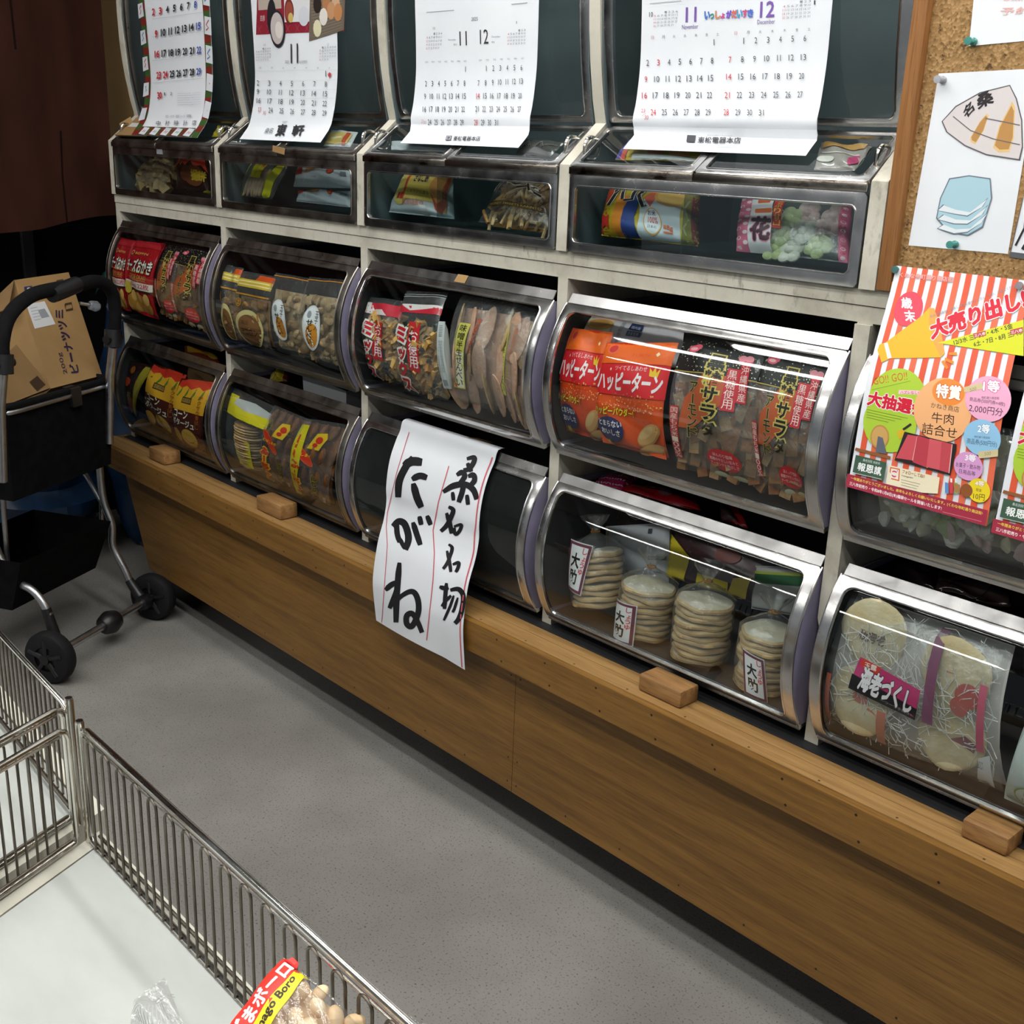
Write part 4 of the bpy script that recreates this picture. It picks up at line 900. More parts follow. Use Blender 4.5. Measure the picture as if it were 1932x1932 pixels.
def stripfill(r, S, n):
    rr = random.Random(4); mb = MB()
    for k in range(8):
        u = .12 + .10 * k; c = S(u, .42, .7) - n * .006; e2 = S(u, .5, .7) - S(u, .4, .7); e2 /= np.linalg.norm(e2); R = np.stack([np.cross(e2, n), e2, n], 1)
        blob(mb, c, .007, .034, .007, [FOOD['egg'], FOOD['pink'], FOOD['tan']][k % 3], R, 7, .03, k)
    mb.build('long_biscuits', r, kind='stuff')
vbag('long_biscuit_bag', 'clear bag with square yellow label and yellow fin in the second glass case', [(835, 1290), (1080, 1335), (1190, 1070), (880, 1050)], -.03, .0, .018, stripfill, lambda sf: (sf.poly([(0, 0), (.06, 0), (.10, .9), (.05, .95)], '#b8b93a'), sf.poly([(.74, .0), (.95, .05), (.98, 1), (.84, 1)], '#c9c21f'), sf.poly([(.26, .52), (.60, .50), (.62, .98), (.24, 1.0)], '#d6c61c'), sf.rect(.50, .78, .59, .97, '#c4661f'), sf.text('カルシウムせん', (.36, .54), (.46, .54), (.36, .95), '#2b2611', vert=True)), U, 104)
def whitep(sf): sf.poly([(.04, .55), (.18, .55), (.14, 1.0), (.06, 1)], '#a83126'); sf.poly([(.22, .6), (.45, .75), (.5, 1), (.28, 1)], '#c9955a'); sf.ell(.70, .72, .05, .20, '#c23a2a'); sf.ell(.70, .72, .038, .15, '#d8603f'); sf.tx('うす焼', .34, .38, .46, .46, '#6b6f78'); sf.rect(.86, .50, .95, .72, '#7c828b')
pack('white_snack_pack', 'white pack lying on top of its twin in the second glass case', 'snack pack', [(1222, 1215), (1598, 1228), (1590, 1090), (1250, 1085)], .05, .07, .012, ink('#c9cdd4', .25), whitep, CASEG, U, seed=105)
pack('white_snack_pack', 'white pack underneath its twin in the second glass case', 'snack pack', [(1240, 1345), (1590, 1370), (1598, 1245), (1262, 1240)], .05, .07, .012, ink('#c9cdd4', .25), whitep, CASEG, U, seed=106)
mb = MB(); q = [onP(*U(*p), (0, LP0[0], LP0[1] + .012), (0, LN[0], LN[1])) for p in ((1085, 945), (1165, 965), (1150, 935), (1100, 930))]; w = [onY(*U(*p), -.0150) for p in ((1082, 985), (1160, 1008), (1166, 965), (1086, 945))]
mb.add(w, [(0, 1, 2, 3)], M['card']); mb.build('paper_tape', label='torn brown paper tape hanging off the lid edge of the second glass case', cat='tape', loc=w[0], smooth=0)

def kinako(sf):
    sf.ell(.22, .56, .17, .42, '#d6c46a'); sf.rect(.18, .26, .92, .97, '#dcbf62'); sf.rect(.30, .34, .72, .60, '#c9b04f'); sf.poly([(.70, .55), (.80, .2), (.92, .06), (.97, .5), (1.0, .97), (.80, 1)], '#cf8f4d'); sf.poly([(.70, .50), (.78, .10), (.86, .05), (.95, .25), (.99, .95), (.95, .95), (.90, .35), (.80, .25)], '#a8401f')
    sf.rect(.24, .26, .29, 1, '#c8502f'); sf.rect(.145, .27, .20, .42, '#b93327'); sf.rect(.21, .26, .26, .42, '#b93327')
    sf.tx('きなこ餅', .38, .68, .66, .92, '#2b2550', bold=.03); sf.tx('こまやかに香る', .32, .42, .68, .50, '#5d532c'); sf.tx('Kinako', .28, .14, .62, .29, '#d27a5a'); sf.rect(.56, .02, .66, .16, '#e0b9a5'); sf.rect(.565, .03, .655, .15, '#ccd0d6')
pack('rice_cake_pack', 'white and yellow rice cake pack leaning in the third glass case', 'snack pack', [(130, 1405), (610, 1475), (600, 1150), (175, 1115)], .042, .085, .02, ink('#cdd3d9', .25), kinako, CASEG, G, seed=107)
mb = MB(); 
def nood(r, S, n):
    rr = random.Random(6); mb = MB()
    for k in range(70):
        u, v = rr.uniform(.08, .92), rr.uniform(.05, .9); c = S(u, v, .8) - n * rr.uniform(.002, .012); d = rot3(rr) @ np.array([1, 0, 0]); d -= n * (d @ n) * .8; d /= np.linalg.norm(d); L = rr.uniform(.012, .028)
        mb.tube([c - d * L, c + n * .002, c + d * L], .0032, [FOOD['gold'], FOOD['brown'], FOOD['tan']][k % 3], 6)
    mb.grid(lambda a, b: S(.05 + .9 * a, .03 + .9 * b, .5) - n * .012, 5, 5, FOOD['brown']); mb.build('fried_sticks', r, kind='stuff')
def noodp(sf):
    for pts, w in (([(.05, .65), (.18, .95), (.22, .7), (.3, .92)], .03), ([(.28, .88), (.45, .8), (.6, .9)], .03), ([(.50, .72), (.7, .8), (.9, .72)], .03), ([(.62, .95), (.72, .70), (.92, .60)], .028), ([(.12, .60), (.15, .85)], .025)): sf.line(pts, w, '#c9bfb0', 1.2); sf.line(pts, w * .75, '#2d1d18', 1.2)
    sf.rect(.10, .30, .95, .38, '#4a3016'); sf.tx('HONEY SWEETS KARINTO', .13, .315, .92, .365, '#b99a4a')
vbag('fried_stick_bag', 'crinkled clear bag of fried brown sticks with dark brush print in the third glass case', [(770, 1490), (1235, 1560), (1235, 1195), (935, 1170)], -.03, .02, .02, nood, noodp, G, 108)
def uma(sf):
    sf.poly([(0, 0), (.12, 0), (.10, 1), (0, 1)], '#b8452a'); sf.rect(.04, .0, .20, .62, '#b9a51f'); sf.poly([(.15, .05), (.30, .0), (.32, .75), (.18, .8)], '#d8822a'); sf.poly([(.28, 0), (.45, .02), (.40, .35), (.46, .72), (.36, .85), (.27, .5)], '#2b4285'); sf.poly([(.45, 0), (.86, .02), (.9, .98), (.62, .9), (.46, .6)], '#c9d2da')
    sf.poly([(.50, .72), (.58, .55), (.66, .78), (.60, .92)], '#d65a38'); sf.ell(.78, .78, .17, .20, '#cf9a45'); sf.ell(.78, .80, .14, .16, '#dcb05f'); sf.poly([(.86, .02), (1, .04), (1, 1), (.9, 1)], '#b0a240'); sf.rect(.965, .03, 1, .9, '#a3283a'); sf.line([(.93, .05), (.90, .25), (.95, .4), (.91, .6), (.95, .8)], .008, '#d8d2a8')
    for pts in ([(.08, .55), (.14, .80), (.12, .98)], [(.13, .78), (.22, .95), (.24, .68)], [(.26, .66), (.36, .68), (.38, .92)], [(.34, .95), (.42, .98)], [(.50, .98), (.44, .75), (.50, .55), (.54, .58)]): sf.line(pts, .030, '#e4dfd2', 1.1); sf.line(pts, .022, '#25201d', 1.1)
    sf.ell(.60, .30, .095, .24, '#d9a85a'); sf.ell(.60, .30, .085, .22, '#dbe0e6'); sf.tx('100%', .555, .26, .655, .38, '#c9402f', bold=.02); sf.tx('お米', .555, .40, .64, .50, '#27305c', bold=.02); sf.tx('日本の', .555, .16, .64, .22, '#27305c')
    sf.tx('88g', .71, .16, .80, .26, '#d8622a', bold=.03); sf.rect(.71, .12, .80, .145, '#d8622a'); sf.poly([(.045, .12), (.09, .16), (.135, .10), (.135, .34), (.09, .30), (.045, .36)], '#cf2f2c')
pack('rice_cracker_bag', 'blue, orange and white rice cracker bag in the fourth glass case', 'snack bag', [(245, 1315), (765, 1375), (775, 1060), (275, 1020)], .035, .075, .022, ink('#b9a53a', .25, .6), uma, CASEG, H, seed=109, wr=.0015)
def hanafill(r, S, n):
    rr = random.Random(8); cols = [FOOD['green'], FOOD['rose'], FOOD['green'], FOOD['white'], FOOD['rose'], FOOD['green'], FOOD['white'], FOOD['rose']]
    for k, (u, v) in enumerate(((.42, .35), (.62, .78), (.48, .62), (.50, .12), (.80, .55), (.75, .22), (.62, .42), (.86, .82), (.36, .12))):
        mb = MB(); c = S(u, v, .8) - n * .009
        for j in range(5):
            a = j * 1.257 + k; e1 = S(u + .01, v, .8) - S(u, v, .8); e1 /= np.linalg.norm(e1); e2 = np.cross(n, e1)
            blob(mb, c + (e1 * math.cos(a) + e2 * math.sin(a)) * .011, .010, .010, .006, cols[k % 8], np.stack([e1, e2, n], 1), 7, .03, k + j)
        blob(mb, c, .010, .010, .0075, cols[k % 8], None, 7); mb.build('flower_cracker', r)
def hanap(sf):
    sf.rect(0, 0, .14, 1, '#d8708f'); sf.rect(.93, .0, 1, 1, '#d46a8a')
    sf.h(); sf.lock = True
    for k in range(14): sf.ell(.04 + .07 * (k % 2), .04 + k * .07, .028, .03, '#f0dbe2', 7); sf.ell(.965, .05 + k * .07, .02, .025, ['#f0dbe2', '#b3234f'][k % 2], 7)
    sf.lock = False
    sf.rect(.14, .0, .36, 1, '#e3dfe2'); sf.tx('花', .17, .14, .35, .52, '#3f1626', bold=.06, outline='#d88aa3', ow=.05); sf.tx('三', .19, .62, .35, .98, '#dc6a2b', bold=.05)
    sf.text('さっぱり風味 甘口', (.365, .36), (.445, .36), (.365, .98), '#e8c95a', vert=True) if False else None
    sf.poly([(.365, .34), (.45, .34), (.46, 1), (.375, 1)], '#c9362f'); sf.text('たっぷり甘口', (.375, .38), (.44, .38), (.385, .98), '#ecc94f', bold=.01, vert=True)
vbag('flower_cracker_bag', 'pink-edged clear bag of green and rose flower crackers in the fourth glass case', [(975, 1400), (1580, 1470), (1605, 1120), (1015, 1065)], -.035, .02, .02, hanafill, hanap, H, 110)
# packs lying under the sloping lids
def lidq(pts, crop, h): return [onP(*crop(*p), (0, LP0[0], LP0[1] - h), (0, LN[0], LN[1])) for p in pts]
LIDG = 'packs lying under the sloping lids'
pack('yellow_snack_pack', 'yellow and white pack lying under the lid of the second glass case', 'snack pack', lidq([(1415, 950), (1590, 958), (1640, 862), (1470, 845)], U, .016), 0, 0, .005, ink('#c8cccb', .25), lambda sf: (sf.rect(.0, .1, .9, .75, '#c9b36a'), sf.rect(.70, .05, .84, .8, '#b9502f'), sf.rect(.2, .35, .65, .45, '#ddd4ac')), LIDG, None, seed=111)
pack('yellow_snack_pack', 'yellow packet and brown paper under the lid beside the holly-bordered calendar', 'snack pack', lidq([(690, 890), (745, 890), (775, 825), (735, 815)], U, .016), 0, 0, .004, ink('#c2b02a', .3), lambda sf: sf.rect(.5, .2, .9, .5, '#d8d09a'), LIDG, None, seed=112)
pack('white_snack_pack', 'white pack end showing under the lid left of the plain two-month calendar', 'snack pack', lidq([(200, 975), (600, 990), (620, 930), (205, 920)], G, .016), 0, 0, .005, ink('#b9c0c4', .25), None, LIDG, None, seed=113)
pack('dark_print_bag', 'bag with dark brush print under the lid right of the plain two-month calendar', 'snack bag', lidq([(1010, 1000), (1235, 1020), (1330, 930), (1090, 900)], G, .016), 0, 0, .005, ink('#4e4d4a', .15, .7), lambda sf: [(sf.line(p, .03, '#b3aca0', 1.0), sf.line(p, .02, '#1d1a19', 1.0)) for p in ([(.05, .3), (.2, .7), (.3, .4)], [(.4, .4), (.55, .7), (.65, .45)], [(.7, .5), (.95, .7)])] and None, LIDG, None, seed=114)
pack('yellow_snack_pack', 'yellow and red bag top under the lid left of the coloured-title calendar', 'snack pack', lidq([(320, 870), (800, 885), (815, 820), (400, 760)], H, .016), 0, 0, .005, ink('#b9a43a', .25), lambda sf: (sf.rect(.0, 0, .06, 1, '#4a3f86'), sf.rect(.06, 0, .12, 1, '#b5453c'), sf.ell(.45, .4, .10, .3, '#c96a4e'), sf.ell(.72, .4, .12, .3, '#cf8a4a'), sf.rect(.2, .0, 1, .18, '#c2c9c8')), LIDG, None, seed=115)
pack('pink_snack_pack', 'crinkled clear and pink bag top under the lid beside the cork board', 'snack pack', lidq([(1400, 925), (1620, 935), (1720, 800), (1440, 780)], H, .016), 0, 0, .006, ink('#a09a94', .12, .7), lambda sf: (sf.rect(.1, .75, .95, 1, '#b28a4f'), sf.ell(.86, .35, .10, .25, '#b0416c'), sf.ell(.25, .3, .2, .12, '#c9c6bf'), sf.line([(.1, .6), (.5, .5), (.9, .6)], .012, '#d9d6cf')), LIDG, None, seed=116, wr=.002)

# ------------------------------------------------------------------ stacks of round crackers in the bin behind the third block
import copy
def wavy(seed):
    mb = MB(); r = random.Random(seed); ph = [r.uniform(0, 6.3) for _ in range(4)]; n = 36
    prof = [(0, .0035), (.5, .0045), (.8, .0050), (.93, .0046), (1, .0020), (1, -.0010), (.93, -.0028), (.5, -.0030), (0, -.0030)]
    vs = []
    for t, z in prof:
        for k in range(n):
            a = 2 * math.pi * k / n; rr = .0455 * t * (1 + .025 * math.sin(3 * a + ph[0]) + .018 * math.sin(7 * a + ph[1])); zz = z * 1.15 + t * t * (.0016 * math.sin(2 * a + ph[2]) + .0012 * math.sin(5 * a + ph[3]))
            vs.append((rr * math.cos(a), rr * math.sin(a), zz))
    fs = [(i * n + k, i * n + (k + 1) % n, (i + 1) * n + (k + 1) % n, (i + 1) * n + k) for i in range(len(prof) - 1) for k in range(n)]
    top = [f for f in fs if f[0] < 3 * n]; mb.add(vs, top, FOOD['cream']); mb.add(vs, [f for f in fs if f[0] >= 3 * n], FOOD['edge']); return mb
def senbei_bag(lab, c, axis, count, label_px, rad_film, top_tuft, seed, pitch=.0098):
    """c = centre of the bottom cracker, axis = stacking direction"""
    axis = np.array(axis, float); axis /= np.linalg.norm(axis); r = empty('cracker_stack_bag', c, lab, 'snack bag', 'tied bags of stacked round crackers'); rr = random.Random(seed)
    base = None; q0 = Vector((0, 0, 1)).rotation_difference(Vector(axis))
    for k in range(count):
        p = axis * pitch * k + np.array([rr.uniform(-.002, .002), rr.uniform(-.002, .002), 0])
        if base is None: base = wavy(seed).build('round_cracker', None); o = base
        else: o = base.copy(); COL.objects.link(o)
        o.parent = r; o.rotation_mode = 'QUATERNION'; o.rotation_quaternion = q0 @ Matrix.Rotation(rr.uniform(0, 6.3), 3, 'Z').to_quaternion() @ Matrix.Rotation(rr.uniform(-.05, .05), 3, 'X').to_quaternion(); o.location = p; ORG[o.name] = np.array(c)
    H_ = pitch * (count - 1) + .010
    u = np.cross(axis, [0, -1, .2]); u /= np.linalg.norm(u); w = np.cross(axis, u)
    prof = [(-.007, .01), (-.006, .040), (0, .0480), (H_ * .3, .0488), (H_ * .7, .0486), (H_, .0475), (H_ + .008, .036), (H_ + .018, .018), (H_ + .026, .006), (H_ + .034, .009), (H_ + .048, .020), (H_ + .056, .024)]
    mb = MB(); n = 40; ph = rr.uniform(0, 6)
    vs = [c + axis * t + (1 + (.03 + .10 * (t > H_ + .004)) * math.sin(7 * a + ph + t * 90) * (t > .005)) * R * (math.cos(a) * u + math.sin(a) * w) for t, R in prof for a in [2 * math.pi * i / n for i in range(n)]]
    mb.add(vs, [(i * n + k, i * n + (k + 1) % n, (i + 1) * n + (k + 1) % n, (i + 1) * n + k) for i in range(len(prof) - 1) for k in range(n)], M['film']); mb.build('film', r, smooth=60)
    mb = MB(); mb.tube([c + axis * (H_ + .027) + .0075 * (math.cos(a) * u + math.sin(a) * w) for a in [2 * math.pi * i / 12 for i in range(12)]], .0012, ink('#b9792f'), 6, closed=True); mb.tube([c + axis * (H_ + .027) + w * -.008, c + axis * (H_ + .034) + w * -.014 + u * .006], .0010, ink('#b9792f'), 5); mb.build('twist_tie', r)
    if label_px:
        bl, br, tl = label_px; mb = MB()
        def cyl(px, py):
            d = ray(px, py); R = .0505; o = CAM - c; da = d - axis * (d @ axis); oa = o - axis * (o @ axis); A2 = da @ da; B2 = oa @ da; C2 = oa @ oa - R * R; D2 = B2 * B2 - A2 * C2
            t = (-B2 - math.sqrt(max(D2, 0))) / A2; p = CAM + d * t - c; return math.atan2(p @ w, p @ u), p @ axis
        a0, t0 = cyl(*bl); a1, t1 = cyl(*br); a2, t2 = cyl(*tl)
        def fix(a, ref): 
            while a - ref > math.pi: a -= 2 * math.pi
            while a - ref < -math.pi: a += 2 * math.pi
            return a
        a1 = fix(a1, a0); a2 = fix(a2, a0)
        f = lambda x, y: c + axis * (t0 + (t1 - t0) * x + (t2 - t0) * y) + .0505 * (math.cos(a0 + (a1 - a0) * x + (a2 - a0) * y) * u + math.sin(a0 + (a1 - a0) * x + (a2 - a0) * y) * w)
        mb.grid(f, 16, 10, ink('#dcdada')); sf = Surf(f, mb); sf.step = .00014
        if sf.n(.5, .5) @ (CAM - c) < 0: sf.side = -1
        sf.rect(.03, .02, .97, .98, '#6b3345'); sf.rect(.13, .075, .87, .925, '#e3e4e6'); sf.text('大助', (.22, .14), (.66, .14), (.22, .80), '#23201f', bold=.035, vert=True); sf.text('しょうゆ', (.68, .38), (.86, .38), (.68, .92), '#d2404a', bold=.02, vert=True)
        mb.build('paper_label', r, label='white label with a maroon border')
ZL = ROWZ['low'] - .2985
def stc(px, py, z, R=.048):
    """stand a stack of radius R behind the pane at the photo column px,py"""
    y = -.012
    for _ in range(4):
        p = onY(px, py, y); s = max(.02, min(BL - .02, (p[2] - (ROWZ['low'] - .3037)) / .245 * BL)); y = binpt(0, s, 0, ROWZ['low'])[1] + R * .98 + .018
    return np.array([p[0], y, z])
pz = lambda *q: D(*q)
c2 = stc(*pz(680, 1120), ZL + .012); c3 = stc(*pz(1060, 1290), ZL + .012); c4 = stc(*pz(1470, 1440), ZL + .012); c1 = stc(*pz(262, 860), ZL + .032)
c1[0] = max(c1[0], colx(3)[0] + .062); c2[0] = max(c2[0], c1[0] + .116); c3[0] = max(c3[0], c2[0] + .1); c4[0] = max(c4[0], c3[0] + .1)
senbei_bag('bag of stacked round crackers lying tilted against the lavender bin side, with white label', c1 + np.array([.016, .002, -.002]), (-.24, .10, .95), 9, (pz(190, 825), pz(318, 882), pz(258, 520)), .05, 0, 201, .0110)
senbei_bag('upright bag of round crackers with white label, between tilted and unlabelled bags', c2, (.02, .02, 1), 9, (pz(515, 1140), pz(648, 1200), pz(500, 885)), .05, 0, 202)
senbei_bag('upright bag of stacked round crackers without any label', c3, (0, .03, 1), 10, None, .05, 0, 203)
senbei_bag('upright bag of stacked round crackers with white label, at the end nearest the shrimp crackers', c4, (.02, .02, 1), 9, (pz(1345, 1490), pz(1495, 1555), pz(1338, 1205)), .05, 0, 204)
BK = 'packs behind the stacked crackers'
pack('maroon_snack_pack', 'maroon pack at the back of the stacked cracker bin, behind the white pack', 'snack pack', [D(225, 600), D(1000, 620), D(800, 320), D(290, 230)], .13, .15, .010, ink('#42181f', .25, .6), lambda sf: sf.line([(.25, .9), (.5, .75), (.6, .8)], .006, '#b8a9a8', 1), BK, None, seed=121)
pack('white_snack_pack', 'white pack with small print standing behind the stacked crackers', 'snack pack', [D(480, 800), D(870, 870), D(880, 420), D(470, 440)], .105, .115, .012, ink('#b9bcc1', .25), lambda sf: (sf.rect(.72, .86, .78, .93, '#3c3f46'), sf.rect(.74, .48, .98, .54, '#4a4d53'), sf.text('原材料名もち米植物油', (.76, .12), (.80, .12), (.76, .44), '#6b6f76', vert=True), sf.rect(.82, .15, .95, .17, '#84888e'), sf.rect(.82, .22, .93, .24, '#84888e'), sf.rect(.82, .30, .96, .32, '#84888e'), sf.line([(.05, .2), (.1, .6), (.08, .95)], .012, '#c08a45', 1), sf.line([(.3, .75), (.4, .5), (.38, .3)], .01, '#8d9196', 1)), BK, None, seed=122)
pack('yellow_snack_pack', 'maroon and yellow pack standing behind the unlabelled cracker bag', 'snack pack', [D(865, 760), D(1420, 930), D(1560, 640), D(890, 455)], .105, .125, .014, ink('#38191d', .25, .6), lambda sf: (sf.poly([(0, .05), (.22, .0), (.26, .55), (.0, .92)], '#cfba22'), sf.tx('無添加', .08, .50, .16, .58, '#4a431a'), sf.rect(.36, .0, .7, .28, '#cdb824'), sf.tx('日本', .45, .08, .50, .18, '#4a431a'), sf.rect(.36, .28, .75, .55, '#5d4a58'), sf.poly([(.70, .0), (.9, .05), (.9, .5), (.75, .4)], '#c4ae3a'), sf.ell(.62, .78, .12, .15, '#6a2a22')), BK, None, seed=123)
pack('green_snack_pack', 'pale pack with a green stripe in the corner of the stacked cracker bin', 'snack pack', [D(1390, 960), D(1690, 1010), D(1730, 700), D(1420, 690)], .100, .112, .010, ink('#a9aaa8', .2), lambda sf: (sf.rect(.0, .62, 1, .82, '#1f5a35'), sf.rect(.0, .82, 1, .88, '#9aa53a')), BK, None, seed=124)
TOP = 'bags lying on top of the low bins'
def stars(sf):
    sf.h(); sf.lock = True
    for k in range(60): r = random.Random(k); sf.ell((k % 12) / 12 + .05 + .03 * (k // 12 % 2), (k // 12) / 5 + .1, .022, .05, '#d9a9c0', 5, r.uniform(0, 3))
    sf.lock = False
pack('pink_star_bag', 'pink bag with pale star print on top of the stacked cracker bin', 'snack bag', [D(240, 160), D(575, 215), D(700, 130), D(235, 30)], .06, .13, .012, ink('#b0275f', .25, .6), stars, TOP, None, seed=131)
pack('red_snack_bag', 'red bag with a round grey mark on top of the stacked cracker bin', 'snack bag', [D(570, 215), D(1075, 345), D(1085, 300), D(570, 165)], .06, .12, .010, ink('#a81620', .25, .6), lambda sf: (sf.ell(.56, .5, .11, .35, '#7d4a4e'), sf.ell(.56, .5, .07, .22, '#a3767a')), TOP, None, seed=132)
pack('red_snack_bag', 'red bag standing in the dark gap right of the round-marked red bag', 'snack bag', [D(1205, 400), D(1370, 455), D(1300, 290), D(1200, 260)], .07, .13, .010, ink('#8e141d', .25, .6), lambda sf: sf.poly([(.0, 0), (.6, 0), (.15, .9), (.0, .9)], '#3a2428'), TOP, None, seed=133)
pack('dark_snack_bag', 'dark crinkled bag in the gap above the shrimp cracker bin', 'snack bag', [E_(480, 190), E_(860, 240), E_(830, 80), E_(480, 60)], .08, .14, .010, ink('#2a2023', .12, .7), None, TOP, None, seed=134, wr=.003)
pack('dark_snack_bag', 'dim brown bag with a pink ring in the gap above the shrimp cracker bin', 'snack bag', [E_(850, 240), E_(1310, 340), E_(1320, 210), E_(880, 110)], .07, .13, .010, ink('#3a2a2b', .14, .7), lambda sf: (sf.ell(.45, .40, .30, .22, '#6d2f4a'), sf.ell(.45, .34, .27, .18, '#3a2a2b')), TOP, None, seed=135, wr=.003)

# ------------------------------------------------------------------ shrimp crackers
def shrimpfill(r, S, n):
    for k, (u, v, a, b, col) in enumerate(((.22, .77, .19, .17, 'shrimp'), (.73, .70, .21, .21, 'shrimp'), (.22, .31, .21, .23, 'shrimp'), (.73, .29, .22, .22, 'shrimp'))):
        mb = MB(); e1 = S(u + .02, v, .7) - S(u, v, .7); e1 /= np.linalg.norm(e1); e2 = np.cross(n, e1)
        blob(mb, S(u, v, .8) - n * .010, .047, .050, .006, FOOD['shrimp'], np.stack([e1, e2, n], 1), 12, .03, k)
        sf = Surf(lambda x, y: S(x, y, .8) - n * .0038, mb)
        if sf.n(.5, .5) @ n < 0: sf.side = -1
        if k == 0: sf.tx('日谷', u - .05, v + .07, u + .05, v + .11, '#6a4430'); sf.tx('桜海老', u - .07, v - .05, u + .09, v + .04, '#5a3a2a', bold=.02)
        if k == 1: sf.ell(u - .02, v + .05, .05, .04, '#c0675f'); sf.ell(u - .02, v + .05, .03, .022, '#e4c9a5'); sf.ell(u + .10, v - .09, .07, .075, '#b8433a'); sf.ell(u + .06, v - .17, .05, .06, '#bb4a40')
        if k == 2: sf.ell(u + .01, v + .03, .05, .04, '#d46a50'); sf.ell(u + .10, v - .10, .035, .09, '#dd7258', rot=.5)
        if k == 3: sf.poly([(u, v - .02), (u + .12, v - .10), (u + .16, v + .02), (u + .10, v + .06)], '#8f3a58'); sf.ell(u + .06, v - .08, .04, .05, '#9a4664')
        mb.build('shrimp_cracker', r)
    mb = MB(); rr = random.Random(5)
    for k in range(330):
        u, v = rr.uniform(.05, .95), rr.uniform(.05, .95); c = S(u, v, .85) - n * .004; d = rot3(rr) @ np.array([1, 0, 0]); d -= n * (d @ n); d /= np.linalg.norm(d); e = np.cross(n, d); L = rr.uniform(.008, .022)
        mb.tube([c - d * L, c + e * L * .4, c + d * L], .0006, ink('#e6e3df'), 4)
    mb.build('fibre_wadding', r, kind='stuff')
    mb = MB(); mb.grid(lambda a, b: S(.01 + .98 * a, .01 + .98 * b, .5) - n * .012, 6, 6, ink('#cfc8c4')); mb.build('inner_tray', r)
def shrimpp(sf):
    sf.poly([(.17, .40), (.56, .36), (.58, .55), (.20, .62)], '#b8336a'); sf.poly([(.17, .40), (.56, .34), (.57, .42), (.175, .50)], '#1d1a1d'); sf.poly([(.21, .565), (.33, .545), (.33, .60), (.215, .62)], '#c9392f'); sf.tx('玉露', .235, .565, .31, .60, '#ecdcd4', bold=.03)
    sf.text('海老づくし', (.22, .42), (.53, .37), (.24, .57), '#e6e1e4', bold=.06, outline='#2b1d24', ow=.05); sf.text('一つ一つ手焼き', (.36, .385), (.53, .36), (.36, .405), '#a7a0a2')
    sf.rect(.60, .35, .66, .97, '#7a4a63'); sf.rect(.90, .30, .94, .72, '#b3566b'); sf.poly([(.88, .02), (.97, .04), (.97, .30), (.91, .25)], '#d3d4d6'); sf.tx('26.12.17', .90, .17, .93, .23, '#5a5c60'); sf.rect(.03, .05, .06, .45, '#b3604e'); sf.rect(.35, .0, .40, .32, '#b5715d')
clearbag('shrimp_cracker_bag', 'big clear bag of printed shrimp crackers with pink and black label', 'snack bag', [(190, 1105), (1245, 1500), (1310, 565), (335, 235)], .012, .022, .024, shrimpfill, shrimpp, BAGS, E_, seed=141, wr=.0014, pu=.16, pv=.14)
p = onBin(*E_(1262, 1560), -.01, ROWZ['low']); x5 = p[0]
q5 = [proj(binpt(x5 + dx, s_, -.010, ROWZ['low'])) for dx, s_ in ((.0, .014), (.13, .014), (.14, BL * .70), (.02, BL * .70))]
pack('white_snack_bag', 'white bag with a green round mark at the frame edge beside the shrimp crackers', 'snack bag', q5, .012, .018, .022, ink('#bcc6c2', .25), lambda sf: (sf.ell(.30, .20, .20, .12, '#7f9a5a'), sf.ell(.30, .20, .18, .105, '#bcc6c2'), sf.tx('国産', .20, .21, .40, .26, '#7f9a5a'), sf.tx('100%', .19, .13, .42, .18, '#7f9a5a')), BAGS, E_ID, seed=142)
# ------------------------------------------------------------------ paper: calendars, banner, flyers
def polypath(pts):
    P = np.array(pts, float); 
    # Catmull-Rom refinement
    out = []
    for i in range(len(P) - 1):
        p0, p1, p2, p3 = P[max(0, i - 1)], P[i], P[i + 1], P[min(len(P) - 1, i + 2)]
        for t in np.linspace(0, 1, 9)[:-1]: out.append(.5 * (2 * p1 + (p2 - p0) * t + (2 * p0 - 5 * p1 + 4 * p2 - p3) * t * t + (3 * p1 - p0 - 3 * p2 + p3) * t ** 3))
    out.append(P[-1]); P = np.array(out); L = np.concatenate([[0], np.cumsum(np.linalg.norm(P[1:] - P[:-1], axis=1))]); L /= L[-1]
    return lambda v: np.array([np.interp(v, L, P[:, 0]), np.interp(v, L, P[:, 1])]) + (P[0] - P[1]) / max(1e-9, np.linalg.norm(P[0] - P[1])) * (max(0, -v) * 1.0) + (P[-1] - P[-2]) / np.linalg.norm(P[-1] - P[-2]) * max(0, v - 1)

